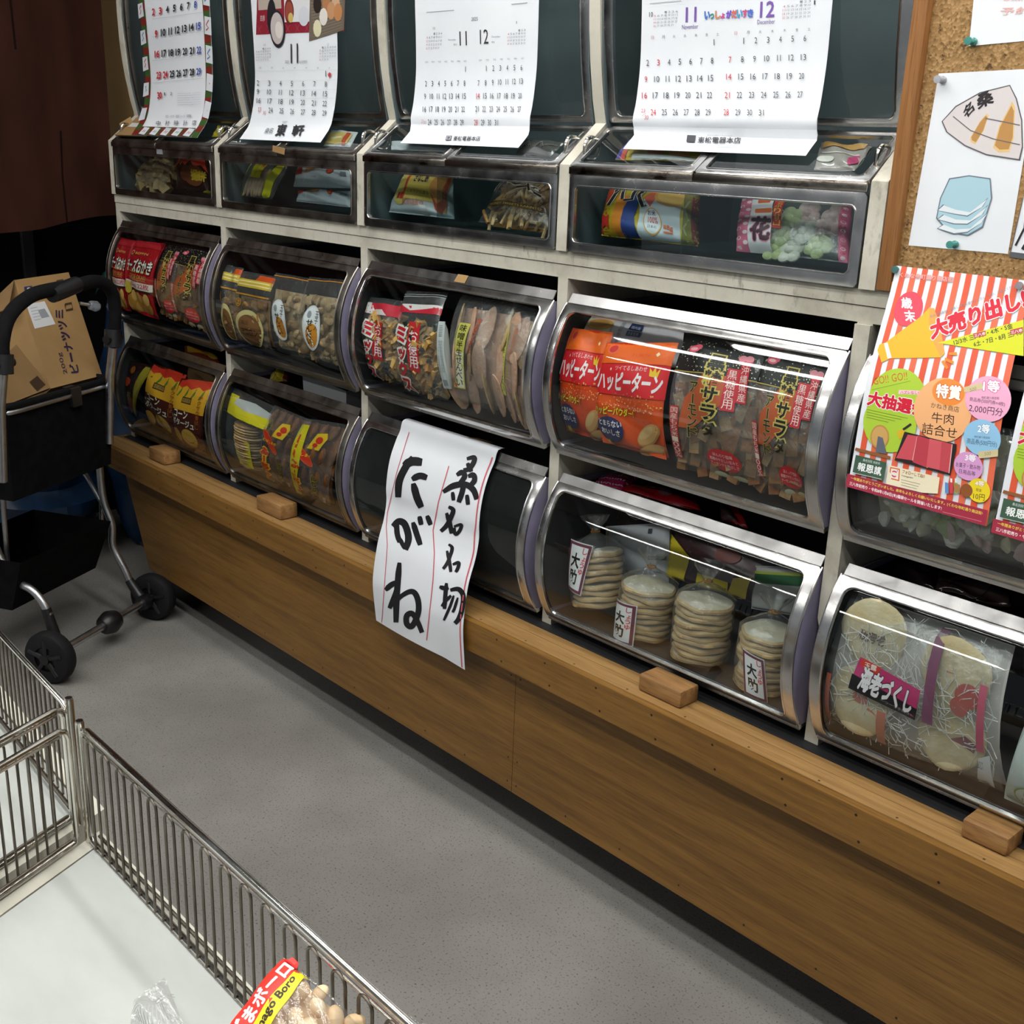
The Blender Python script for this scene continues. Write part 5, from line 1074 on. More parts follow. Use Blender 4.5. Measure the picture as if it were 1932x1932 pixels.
class Sheet:
    def __init__(s, name, f, mat, crop=None, nu=24, nv=60, thick=.0004, shape=None):
        s.mb = MB(); s.f = f; s.sf = Surf(f, s.mb); s.sf.crop = crop; s.sf.step = .00003; s.sf.h0 = .0005
        if s.sf.n(.5, .5) @ (CAM - s.sf.p(.5, .5)) < 0: s.sf.side = -1
        s.name = name; sf = s.sf
        s.mb.grid(f, nu, nv, mat, s.sf.side < 0); s.mb.grid(lambda u, v: sf.p(u, v) - sf.n(u, v) * thick, nu // 2, nv // 2, mat)
        s.c = crop or E_ID
    def T(s, t, bl, br, tl, c, **k): s.sf.px(t, s.c(*bl), s.c(*br), s.c(*tl), c, **k)
    def P(s, pts, c): s.sf.pxpoly([s.c(*p) for p in pts], c)
    def uv(s, p): return s.sf.uv(*s.c(*p))
    def E(s, p, ru, rv, c, n=28, rot=0): u, v = s.uv(p); s.sf.ell(u, v, ru, rv, c, n, rot)
    def row(s, labels, p0, p1, h, w, col='#3a3b40', bold=0.0, red=(), blue=(), lean=.0):
        """numbers spread from crop point p0 to p1; h tall, w wide per digit"""
        n = len(labels); s.sf.h(); was = s.sf.lock; s.sf.lock = True
        for i, t in enumerate(labels):
            if t is None: continue
            f = i / max(1, n - 1); x = p0[0] + (p1[0] - p0[0]) * f; y = p0[1] + (p1[1] - p0[1]) * f; m = (p1[1] - p0[1]) / max(1e-6, p1[0] - p0[0]); hw = w * len(str(t)) / 2
            hw *= .28 if str(t) == '1' else (.72 if str(t) == '11' else 1)
            c = '#c2303c' if i in red else ('#4a5aa5' if i in blue else col)
            s.T(str(t), (x - hw - lean, y + h / 2 - m * hw), (x + hw - lean, y + h / 2 + m * hw), (x - hw + lean, y - h / 2 - m * hw), c, bold=bold)
        s.sf.lock = was
    def mini(s, bl, br, tl, first=0, days=31):
        (bx, by), (rx, ry), (tx_, ty) = bl, br, tl; P = lambda a, b: (bx + (rx - bx) * a + (tx_ - bx) * b, by + (ry - by) * a + (ty - by) * b)
        d = 1 - first; s.sf.h(); s.sf.lock = True
        for r in range(6):
            for c in range(7):
                if 1 <= d <= days: 
                    x, y = c / 7 + .02, 1 - (r + 1) / 6 + .03; a = P(x, y); b = P(x + .09, y); e = P(x, y + .10); s.T(str(d), a, b, e, '#c88790' if c == 0 else '#8d9099')
                d += 1
        s.sf.lock = False
    def done(s, label, cat, group=None, loc=None, name=None): return s.mb.build(name or s.name, label=label, cat=cat, group=group, loc=loc if loc is not None else s.sf.p(.5, 0), smooth=60)

PAPER = surf('white_paper', '#dfe3e8', '#e6eaee', 6, .55, spec=.3)
def r_(a, b, wave=None): return list(range(a, b + 1))
CALG = 'wall calendars hanging in front of the glass cases'
def calsheet(xl, xr, prof, crop, wob, skew=0):
    pa = polypath(prof); 
    def f(u, v):
        y, z = pa(v); w = wob * math.sin(math.pi * u * 1.5 + v * 5) * (0.4 + v)
        return (xl + (xr - xl) * u + skew * min(1, max(0, v - .08) / .5), y - .0035 + w * min(1, v * 4), ZS + z)
    return Sheet('calendar', f, PAPER, crop)
# holly-bordered calendar of the clock shop
pf = lambda yb: [(yb, yb * .747 + .1665), (yb + .010, max(.1830, .1525 + (yb + .0225) * .747 + .0065)), (yb + .024, max(.2010, .1525 + (yb + .0365) * .747 + .010)), (.036, .222), (.041, .25), (.044, .30), (.041, .36), (.037, .42), (.035, .50), (.038, .62)]
s = calsheet(.108, .446, pf(.004), U, .0015, .023)
for k in range(26):      # red and green stripe border with little tags
    v = k * .036; c = ['#7a2a22', '#3c5a2a'][k % 2]
    s.sf.rect(.0, v, .085, v + .036, c); s.sf.rect(.915, v, 1, v + .036, ['#3c5a2a', '#7a2a22'][k % 2])
for k in range(10): s.sf.rect(.085 + .083 * k, .0, .085 + .083 * (k + 1), .055, ['#6b3526', '#4a5a30'][k % 2])
for k in range(7):
    v = .09 + k * .13; s.sf.poly([(-.02, v), (.07, v + .01), (.065, v + .075), (-.015, v + .07)], '#d9dde2'); s.sf.poly([(.93, v + .03), (1.02, v + .02), (1.02, v + .10), (.935, v + .11)], '#d9dde2'); s.sf.line([(.01, v + .02), (.03, v + .035), (.012, v + .048), (.04, v + .062)], .005, ['#b04a50', '#4a7a9a'][k % 2], .7); s.sf.line([(.95, v + .045), (.985, v + .055), (.955, v + .07), (.99, v + .09)], .006, ['#3f7aa5', '#b04a50'][k % 2], .7)
for k in range(5): s.sf.poly([(.12 + .17 * k, .005), (.22 + .17 * k, .0), (.24 + .17 * k, .045), (.15 + .17 * k, .05)], '#d9dde2'); s.sf.line([(.16 + .17 * k, .018), (.18 + .17 * k, .030), (.19 + .17 * k, .016), (.21 + .17 * k, .028)], .004, ['#b04a50', '#5a7a55'][k % 2], .7)
for (ya, yb2) in ((125, 80), (240, 205), (395, 360), (540, 510)): s.sf.line([s.uv((310, ya)), s.uv((640, yb2))], .0012, '#aab0b8', .5)
s.row(r_(2, 8), (317, 78), (590, 30), 42, 15, bold=.05, red=(0, 1), blue=(6,), col='#26272b'); s.row(r_(9, 15), (335, 220), (610, 170), 44, 14, bold=.05, red=(0,), blue=(6,), col='#26272b')
s.row(r_(16, 22), (340, 352), (614, 325), 42, 14, bold=.05, red=(0,), blue=(6,), col='#26272b'); s.row(r_(23, 29), (352, 490), (612, 465), 42, 14, bold=.05, red=(0, 1), blue=(6,), col='#26272b')
s.T('30', (345, 643), (372, 641), (343, 603), '#c2303c', bold=.05); s.T('1', (388, 622), (394, 622), (387, 603), '#33353a'); s.T('2', (428, 620), (438, 620), (427, 601), '#33353a')
for k in range(6): s.sf.line([s.uv((475, 610 + 15 * k)), s.uv((560 + 10 * (k % 3), 607 + 15 * k))], .0012, '#9aa0a8', .5); s.sf.line([s.uv((570, 605 + 15 * k)), s.uv((625, 603 + 15 * k))], .001, '#b4b9c0', .5)
s.T('宝石・メガネ・健康ジュース・補聴器', (398, 772), (565, 768), (398, 752), '#7d8188')
for i, ch in enumerate('中村時計店'): x = 345 + 59 * i; s.T(ch, (x - 14, 826 - i), (x + 14, 828 - i), (x - 8, 790 - i), '#2c2d31')
s.T('桑名市寺町  電話 0594-22-0000', (350, 852), (525, 848), (352, 840), '#8f949b') if False else s.sf.line([s.uv((350, 850)), s.uv((525, 846))], .0015, '#8f949b', .5)
s.done('narrow calendar with red and green striped border, nearest the hanging cloth', 'calendar', CALG)
# food-photo calendar
s = calsheet(.634, .949, pf(.006), U, .0015, .015)
s.P([(985, -60), (1560, -60), (1552, 203), (978, 226)], '#8d2433')
for k in range(9): s.sf.line([s.uv((985 + 62 * k, 222 - 2 * k)), s.uv((1015 + 62 * k, 165 - 2 * k))], .002, '#a8525c', .6); s.sf.line([s.uv((985 + 62 * k, 165 - 2 * k)), s.uv((1015 + 62 * k, 222 - 2 * k))], .002, '#a8525c', .6)
s.P([(990, -50), (1140, -50), (1145, 55), (995, 68)], '#b3a79b'); s.P([(1160, -50), (1330, -50), (1335, 140), (1165, 145)], '#d3d4d6'); s.E((1195, 75), .055, .052, '#6b2f28'); s.E((1195, 75), .045, .04, '#94493a'); s.E((1205, 115), .03, .02, '#c9b067'); s.E((1290, 105), .06, .04, '#c9ccd2')
s.P([(1330, -40), (1560, -40), (1552, 195), (1325, 268)], '#6d6255')
for k in range(12): s.sf.line([s.uv((1335 + 2 * k, 20 + 20 * k)), s.uv((1540, -20 + 18 * k))], .002, '#8c8272', .5)
for x, y, c in ((1380, 30, '#2a2320'), (1440, 25, '#a8744f'), (1500, 30, '#c2a284'), (1420, 110, '#d9d3cc'), (1380, 185, '#d8d2b0'), (1470, 70, '#b98a64'), (1515, 80, '#b77f52')): s.E((x, y), .045, .035, c, 12)
s.E((1082, 110), .055, .075, '#26242a', rot=-.3); s.E((1120, 190), .095, .078, '#2b2a30'); s.E((1118, 185), .08, .066, '#c3b8b6'); s.E((1130, 195), .045, .035, '#ddd5cf'); s.T('四季', (1010, 140), (1040, 140), (1010, 100), '#d8c4c4')
s.T('11', (1208, 412), (1255, 410), (1206, 286), '#2e2f34'); s.T('2025', (1170, 412), (1195, 411), (1170, 393), '#8d9098'); s.T('NOVEMBER', (1260, 411), (1316, 409), (1260, 394), '#8d9098')
s.mini((980, 418), (1080, 413), (980, 310), 3); s.mini((1390, 418), (1505, 412), (1392, 300), 1); s.T('10', (1030, 300), (1044, 300), (1030, 285), '#9a9da5'); s.T('12', (1445, 298), (1458, 298), (1445, 282), '#9a9da5')
for i, ch in enumerate('日月火水木金土'): x = 1010 + 75 * i; s.T(ch, (x - 6, 448), (x + 6, 448), (x - 6, 436), '#8d9098')
for y0 in (455, 522, 583, 640): s.sf.line([s.uv((975, y0 + 6)), s.uv((1505, y0))], .0008, '#c4c8d0', .5)
s.row(['1'], (1437, 480), (1500, 480), 38, 15); s.E((1462, 487), .018, .01, '#b9404a', 8)
s.row(r_(2, 8), (995, 540), (1437, 548), 34, 13); s.row(r_(9, 15), (995, 597), (1433, 612), 34, 13, lean=1); s.row(r_(16, 22), (1000, 656), (1430, 675), 34, 13, lean=1); s.row([None] + r_(24, 29), (1008, 716), (1428, 738), 34, 13, lean=1)
s.T('23', (995, 728), (1015, 728), (997, 700), '#c2707a'); s.T('30', (1028, 748), (1045, 748), (1030, 725), '#c2707a')
s.T('桑名', (1033, 873), (1085, 873), (1048, 838), '#3a3b40', bold=.01); s.T('東', (1105, 890), (1165, 888), (1128, 815), '#2c2d31', bold=.04); s.T('軒', (1212, 890), (1285, 888), (1228, 820), '#2c2d31', bold=.04); s.T('和菓子', (1155, 805), (1188, 805), (1157, 790), '#7d8188')
s.done('tall calendar with a dark red food-photo top and a large 11', 'calendar', CALG)
# plain two-month calendar
s = calsheet(1.202, 1.522, pf(.013), G, .0015, .009)
s.T('2025', (724, 136), (765, 134), (724, 112), '#6b6e76'); s.T('11', (648, 297), (695, 295), (645, 205), '#36373c'); s.T('12', (780, 287), (835, 284), (778, 193), '#36373c'); s.T('November', (573, 265), (625, 263), (573, 253), '#8d9098'); s.T('December', (856, 245), (912, 243), (856, 233), '#8d9098'); s.T('霜月', (608, 296), (628, 296), (608, 284), '#8d9098'); s.T('師走', (856, 280), (876, 280), (856, 268), '#8d9098')
s.mini((425, 350), (530, 345), (432, 210), 3); s.mini((955, 318), (1078, 312), (958, 190), 4); s.T('10', (474, 192), (488, 192), (474, 175), '#8d9098'); s.T('1', (1016, 155), (1021, 155), (1016, 138), '#8d9098'); s.sf.line([s.uv((432, 80)), s.uv((612, 66))], .002, '#a2a6ae', .5); s.sf.line([s.uv((985, 28)), s.uv((1090, 18))], .003, '#a2a6ae', .5)
for i, ch in enumerate(('SUN', 'MON', 'TUE', 'WED', 'THU', 'FRI', 'SAT')):
    x = 433 + 42 * i; s.T(ch, (x - 9, 410 - i), (x + 9, 409 - i), (x - 9, 399 - i), '#8d9098'); x = 783 + 46 * i; s.T(ch, (x - 9, 398 - 2 * i), (x + 9, 397 - 2 * i), (x - 9, 387 - 2 * i), '#8d9098')
k = dict(h=36, w=11, col='#4a4b51')
s.row([1], (687, 450), (700, 450), **k); s.row(r_(2, 8), (430, 545), (681, 542), **k); s.row(r_(9, 15), (424, 628), (678, 626), **k); s.row(r_(16, 22), (420, 712), (672, 712), **k); s.row(r_(24, 29), (454, 795), (664, 797), **k); s.T('23', (398, 800), (413, 800), (399, 778), '#cf9aa2'); s.T('30', (415, 806), (430, 806), (416, 786), '#cf9aa2')
s.row(r_(1, 6), (823, 445), (1052, 440), **k); s.row(r_(7, 13), (773, 542), (1050, 528), **k); s.row(r_(14, 20), (769, 625), (1043, 624), red=(0,), **k); s.row(r_(21, 27), (763, 710), (1038, 712), **k); s.row(r_(28, 31), (756, 797), (889, 798), red=(0,), **k)
s.P([(555, 918), (592, 918), (600, 887), (564, 887)], '#55565c'); s.T('口', (562, 914), (586, 914), (568, 892), '#d9dce0'); s.T('東松電器本店', (604, 920), (780, 922), (612, 890), '#35363b', bold=.02)
s.done('plain white calendar with grey 11 and 12 side by side, above the fried stick bag', 'calendar', CALG)
# coloured-title calendar
s = calsheet(1.749, 2.073, pf(.019), H, .002)
s.T('10', (505, 92), (526, 91), (505, 66), '#45464c'); s.T('11', (704, 120), (760, 117), (706, 42), '#7a5aa8', bold=.02); s.T('November', (684, 160), (772, 155), (684, 135), '#7a6aa0'); s.T('12', (1108, 95), (1184, 91), (1112, 10), '#7a5aa8', bold=.02); s.T('December', (1094, 133), (1190, 128), (1094, 108), '#7a6aa0'); s.T('1', (1402, 25), (1410, 25), (1402, 2), '#45464c')
cols = ['#3a6fc0', '#3a8f5a', '#e08a2a', '#d24a8a', '#7a4ac0', '#e0622a', '#3a9ac0', '#d2486a', '#4a6ac0']
for i, ch in enumerate('いっしょがだいすき'):
    x = 808 + 29.5 * i; y = 104 - 1.4 * i; sm = ch in 'っょ'; s.T(ch, (x, y), (x + (20 if sm else 27), y - 1), (x, y - (26 if sm else 40)), cols[i], bold=.05, outline='#8fa2d8', ow=.05)
s.mini((525, 168), (660, 160), (530, 60), 3); s.mini((1225, 128), (1385, 118), (1232, 5), 4)
s.sf.line([s.uv((510, 20)), s.uv((680, 4))], .002, '#a2a6ae', .5)
for i, ch in enumerate('日月火水木金土'):
    x = 524 + 59.3 * i; y = 212 - 3 * i; s.T(ch, (x - 7, y), (x + 7, y), (x - 7, y - 17), '#c28890' if i == 0 else '#62646b'); x = 978 + 66.5 * i; y = 188 - 3.5 * i; s.T(ch, (x - 7, y), (x + 7, y), (x - 7, y - 17), '#c28890' if i == 0 else '#62646b')
k = dict(h=33, w=14, col='#46474d')
s.row([1], (860, 230), (880, 230), **k); s.row(r_(2, 8), (499, 342), (850, 330), red=(1,), **k); s.row(r_(9, 15), (490, 432), (842, 425), red=(0,), **k); s.row(r_(16, 22), (482, 520), (836, 518), red=(0,), **k); s.row(r_(24, 29), (530, 612), (828, 612), red=(0,), **k); s.T('23', (463, 614), (485, 614), (465, 594), '#c2505c'); s.T('30', (482, 650), (503, 650), (484, 629), '#c2505c'); s.sf.line([s.uv((468, 632)), s.uv((492, 618))], .001, '#c2707a', .5)
s.row(r_(1, 6), (1022, 222), (1355, 208), **k); s.row(r_(7, 13), (948, 325), (1347, 311), red=(0,), **k); s.row(r_(14, 20), (941, 418), (1337, 414), red=(0,), **k); s.row(r_(21, 27), (933, 518), (1329, 515), red=(0,), **k); s.row(r_(28, 31), (927, 612), (1118, 614), red=(0,), **k)
s.P([(708, 777), (755, 780), (762, 740), (715, 737)], '#35363b'); s.E((735, 758), .016, .012, '#c9ccd2', 12); s.E((735, 758), .010, .007, '#35363b', 12); s.T('東松電器本店', (768, 782), (1002, 786), (774, 750), '#2c2d31', bold=.03); s.T('あなたの街のでんきやさん', (824, 742), (960, 744), (825, 732), '#8d9098'); s.sf.line([s.uv((755, 790)), s.uv((840, 794))], .0015, '#8d9098', .5); s.sf.line([s.uv((858, 797)), s.uv((995, 802))], .003, '#a2a6ae', .5)
s.done('wide calendar with coloured title letters and purple 11 and 12, nearest the cork board', 'calendar', CALG)

# ------------------------------------------------------------------ handwritten banner over the empty bin
BN = Crop(640, 790, .25362)
zr = ROWZ['low']
tl = onY(*BN(490, 95), .004); trp = onY(*BN(1195, 290), .004); blp = onY(*BN(275, 1500), -.106); brp = onY(*BN(945, 1865), -.106)
arc = [binpt(0, BL * t, .007, zr)[1:] for t in (.92, .8, .68, .56, .46)]
pb = polypath([(-.106, (blp[2] + brp[2]) / 2 - .0), (-.107, ZD - .03), (-.103, ZD + .004), (-.088, ZD + .06)] + [(-.068, zr - .225)] + [a for a in arc[::-1]] + [(-.0125, zr - .0585), (-.0045, zr - .0405), (.008, zr - .0375), (.016, zr - .039)])
def bf(u, v):
    y, z = pb(v); xa = blp[0] + (tl[0] - blp[0]) * v; xb = brp[0] + (trp[0] - brp[0]) * v; k = .0012 * math.sin(u * 7 + v * 9) * math.sin(math.pi * min(1, v * 1.2)) + .004 * (1 - v) * math.sin(math.pi * u * 1.3)
    return (xa + (xb - xa) * u, y - abs(k), z - (brp[2] - blp[2]) * (-(u - .5)) * max(0, 1 - v * 2.0))
s = Sheet('paper_banner', bf, surf('brush_paper', '#d2d6da', '#dce0e4', 4, .7, spec=.2), BN, 24, 90)
s.sf.step = .00001
def brush(pts, w, taper=(.6, .8)):
    P = [np.array(p, float) for p in pts]; Q = []
    for i in range(len(P) - 1):
        p0, p1, p2, p3 = P[max(0, i - 1)], P[i], P[i + 1], P[min(len(P) - 1, i + 2)]
        for t in np.linspace(0, 1, 7)[:-1]: Q.append(.5 * (2 * p1 + (p2 - p0) * t + (2 * p0 - 5 * p1 + 4 * p2 - p3) * t * t + (3 * p1 - p0 - 3 * p2 + p3) * t ** 3))
    Q.append(P[-1]); n = len(Q); L = []; Rr = []
    for i, q in enumerate(Q):
        d = Q[min(n - 1, i + 1)] - Q[max(0, i - 1)]; d /= np.linalg.norm(d) + 1e-9; t = i / (n - 1); ww = w * (taper[0] + (1 - taper[0]) * min(1, t * 4)) * (taper[1] + (1 - taper[1]) * min(1, (1 - t) * 4))
        nn = np.array([-d[1], d[0]]) * ww; L.append(q + nn); Rr.append(q - nn)
    vs = [s.uv(tuple(p)) for pr in zip(L, Rr) for p in pr]
    s.sf.tris(vs, [(2 * i, 2 * i + 1, 2 * i + 3, 2 * i + 2) for i in range(n - 1)], ink('#17171a', .5), None, .1)
for pts, w in (([(480, 350), (545, 318), (618, 325)], 24), ([(548, 285), (490, 370), (447, 470), (440, 585)], 20), ([(542, 452), (600, 425), (655, 440)], 18), ([(552, 480), (578, 580), (612, 660)], 20),
               ([(398, 800), (440, 765), (485, 780), (512, 850), (515, 910), (492, 975)], 19), ([(428, 755), (432, 850), (452, 920)], 15), ([(452, 890), (470, 930), (492, 968)], 12), ([(550, 770), (575, 850), (605, 940)], 16), ([(598, 725), (612, 790)], 14), ([(655, 720), (682, 790)], 14),
               ([(450, 1070), (440, 1180), (428, 1350), (424, 1515)], 17), ([(345, 1275), (390, 1235), (435, 1218)], 15), ([(440, 1225), (420, 1300), (375, 1410)], 14), ([(380, 1400), (470, 1315), (545, 1285), (585, 1340), (590, 1440), (545, 1540), (505, 1525), (505, 1465), (545, 1450), (585, 1510), (618, 1590)], 16),
               ([(950, 300), (1005, 290), (1000, 330), (965, 375), (925, 385)], 14), ([(955, 330), (985, 395)], 13), ([(875, 420), (915, 400), (935, 430), (900, 480)], 15), ([(960, 430), (1000, 420), (1008, 460), (975, 500)], 15), ([(775, 545), (850, 500), (940, 490), (1000, 530), (1025, 600)], 17), ([(930, 480), (915, 550), (890, 622)], 15), ([(845, 545), (852, 608)], 11), ([(952, 565), (960, 640)], 12),
               ([(815, 655), (850, 680), (830, 740), (800, 795), (757, 838)], 13), ([(800, 700), (825, 780), (838, 855)], 13), ([(855, 802), (908, 788), (902, 825), (878, 856), (862, 852), (858, 810)], 10), ([(815, 935), (842, 960), (828, 1020), (805, 1075), (774, 1118)], 10), ([(803, 982), (822, 1065), (832, 1140)], 10), ([(846, 1085), (890, 1072), (886, 1108), (868, 1142)], 10),
               ([(748, 1250), (790, 1262), (815, 1255)], 12), ([(800, 1222), (792, 1310), (785, 1415)], 12), ([(762, 1395), (800, 1350), (835, 1315)], 9), ([(828, 1275), (890, 1268), (925, 1320), (915, 1420), (890, 1490), (862, 1522)], 14), ([(855, 1315), (825, 1400), (780, 1500)], 8), ([(885, 1330), (860, 1410), (845, 1440)], 8)): brush(pts, w * 1.36)
for pts, w in (([(522, 100), (430, 400), (360, 700), (352, 800), (360, 940), (345, 1150), (318, 1515)], 2.6), ([(818, 352), (740, 620), (700, 830), (710, 1000), (700, 1200), (652, 1648)], 3.2), ([(1180, 300), (1090, 560), (1010, 850), (1003, 1000), (1010, 1200), (960, 1600), (932, 1858)], 4.2)):
    L = []; P = [np.array(p, float) for p in pts]
    for i in range(len(P) - 1):
        for t in np.linspace(0, 1, 6)[:-1]: L.append(P[i] * (1 - t) + P[i + 1] * t)
    L.append(P[-1]); s.sf.line([(min(.972, max(.028, a)), b) for a, b in (s.uv(tuple(p)) for p in L)], w / 690, '#c25a63', .45)
ban = s.done('long white paper banner with black brush lettering and red rules, draped over the empty bin', 'banner')
mb = MB(); a, b = s.sf.at(.66, .975, .0012), s.sf.at(.83, .99, .0012); c, d = s.sf.at(.83, 1.02, .0012), s.sf.at(.66, 1.02, .0012); mb.add([a, b, c, d], [(0, 1, 2, 3)], M['card']); mb.build('tape', ban, label='brown tape', smooth=0)

# ------------------------------------------------------------------ cork board with papers
CX0 = 2.2135
cb = empty('cork_board', (2.5, .01, ZU), 'framed cork board standing on the middle rail, covered in papers', 'notice board')
mb = MB(); mb.bbox(CX0, CX0 + .0195, -.009, .012, ZU + .001, 2.05, M['frame_wood'], .0015); mb.build('frame_post', cb)
mb = MB(); mb.bbox(CX0 + .02, 2.735, -.009, .012, ZU + .001, ZU + .014, M['frame_wood'], .0015); mb.build('frame_rail', cb)
mb = MB(); mb.box(CX0 + .0195, 2.735, .003, .012, ZU + .014, 2.05, M['cork']); mb.build('cork_sheet', cb, smooth=0)

def flat(x0, x1, z0, z1, y0, y1, bow=0, skew=0): return lambda u, v: (x0 + (x1 - x0) * u + skew * v, y0 + (y1 - y0) * v - bow * math.sin(math.pi * v), z0 + (z1 - z0) * v)
def flat4(bl, br, tl, tr, y0, y1, bow=0, top=None):
    def f(u, v):
        x = bl[0] * (1 - u) * (1 - v) + br[0] * u * (1 - v) + tr[0] * u * v + tl[0] * (1 - u) * v; z = bl[1] * (1 - u) * (1 - v) + br[1] * u * (1 - v) + tr[1] * u * v + tl[1] * (1 - u) * v
        return (x, y0 + (y1 - y0) * v - bow * math.sin(math.pi * v) ** 2, z)
    return f
def q4(pxs, y0, y1):
    a, b, c, d = [onY(*p, y) for p, y in zip(pxs, (y0, y0, y1, y1))]; return (a[0], a[2]), (b[0], b[2]), (d[0], d[2]), (c[0], c[2])
FL = Crop(1580, 490, .30529); DR = Crop(1600, 0, .28996)
YB = .0022
# drawing paper
s = Sheet('drawing_paper', flat4(*q4([DR(393, 1597), DR(1040, 1652), DR(1240, 445), DR(590, 478)], YB, YB), YB, YB), PAPER, DR, 6, 8)
s.P([(610, 790), (700, 690), (860, 600), (1055, 552), (1100, 640), (1135, 780), (1140, 960), (1120, 1045), (900, 1010), (760, 950), (640, 860)], '#5d5a5e'); s.P([(618, 790), (705, 697), (862, 608), (1052, 560), (1092, 642), (1127, 782), (1132, 955), (1112, 1035), (902, 1002), (765, 944), (648, 858)], '#d5cecd')
for pts in ([(795, 900), (860, 790), (905, 738), (918, 750), (885, 850), (830, 938), (800, 925)], [(945, 960), (985, 820), (1070, 660), (1090, 700), (1080, 900), (1050, 990), (980, 992)]): s.P(pts, '#e0bf86'); c0 = np.mean(np.array(pts), 0); s.P([tuple(c0 + (np.array(p) - c0) * .86) for p in pts], '#b98a50')
for pts in ([(685, 757), (800, 850), (950, 905), (1120, 942)], [(895, 770), (1000, 790), (1120, 815)]): s.sf.line([s.uv(p) for p in pts], .004, '#6a6569', .7)
s.T('桑名', (752, 762), (945, 590), (735, 700), '#2e2b2e', bold=.04) if False else None
s.T('桑', (850, 712), (950, 668), (835, 625), '#2f2c2f', bold=.04); s.T('名', (770, 775), (825, 715), (745, 715), '#2f2c2f', bold=.04)
s.P([(600, 1290), (660, 1160), (790, 1140), (930, 1160), (940, 1290), (880, 1480), (780, 1535), (650, 1510), (575, 1420)], '#6b7684'); s.P([(607, 1292), (665, 1168), (790, 1148), (923, 1168), (932, 1290), (874, 1472), (780, 1526), (655, 1502), (583, 1416)], '#a9ccd8')
for dy in (0, 65, 130):
    a = [(580, 1370 + dy * .9), (620, 1330 + dy), (700, 1365 + dy), (800, 1385 + dy * .8), (915, 1285 + dy * .7), (880, 1345 + dy * .75), (780, 1410 + dy * .8), (690, 1395 + dy)]; s.P(a, '#6b7684'); c0 = np.mean(np.array(a), 0); s.P([tuple(c0 + (np.array(p) - c0) * np.array([.95, .85])) for p in a], '#dfe6ea')
s.done('white sheet with a coloured pencil drawing of a clam shell and blue waves', 'drawing')
s = Sheet('notice_paper', flat4(*q4([(1828, 87), (1990, 72), (2010, -110), (1848, -110)], YB, YB), YB, YB), PAPER, DR, 4, 4)
s.T('予約', (985, 100), (1180, 90), (1000, 50), '#e3b3ad', bold=.02); s.T('ご案内', (1010, 10), (1180, 5), (1015, -40), '#e3b3ad'); s.done('white notice with faint red lettering at the top of the cork board', 'notice')
s = Sheet('brush_flyer', flat4(*q4([(1905, 485), (2010, 500), (2040, 365), (1931, 372)], YB, YB), YB, YB), PAPER, DR, 4, 4)
s.sf.rect(.0, .0, 1, .09, '#5a5c60'); s.tx = None; s.sf.line([(.06, .2), (.15, .5), (.1, .85)], .02, '#2b2c30', 1); s.sf.line([(.2, .15), (.3, .4), (.25, .6)], .03, '#2b2c30', 1); s.sf.line([(.0, 0), (.0, 1)], .008, '#5a5c60', 1)
s.done('small flyer with black brush strokes at the frame edge beside the clam drawing', 'flyer')

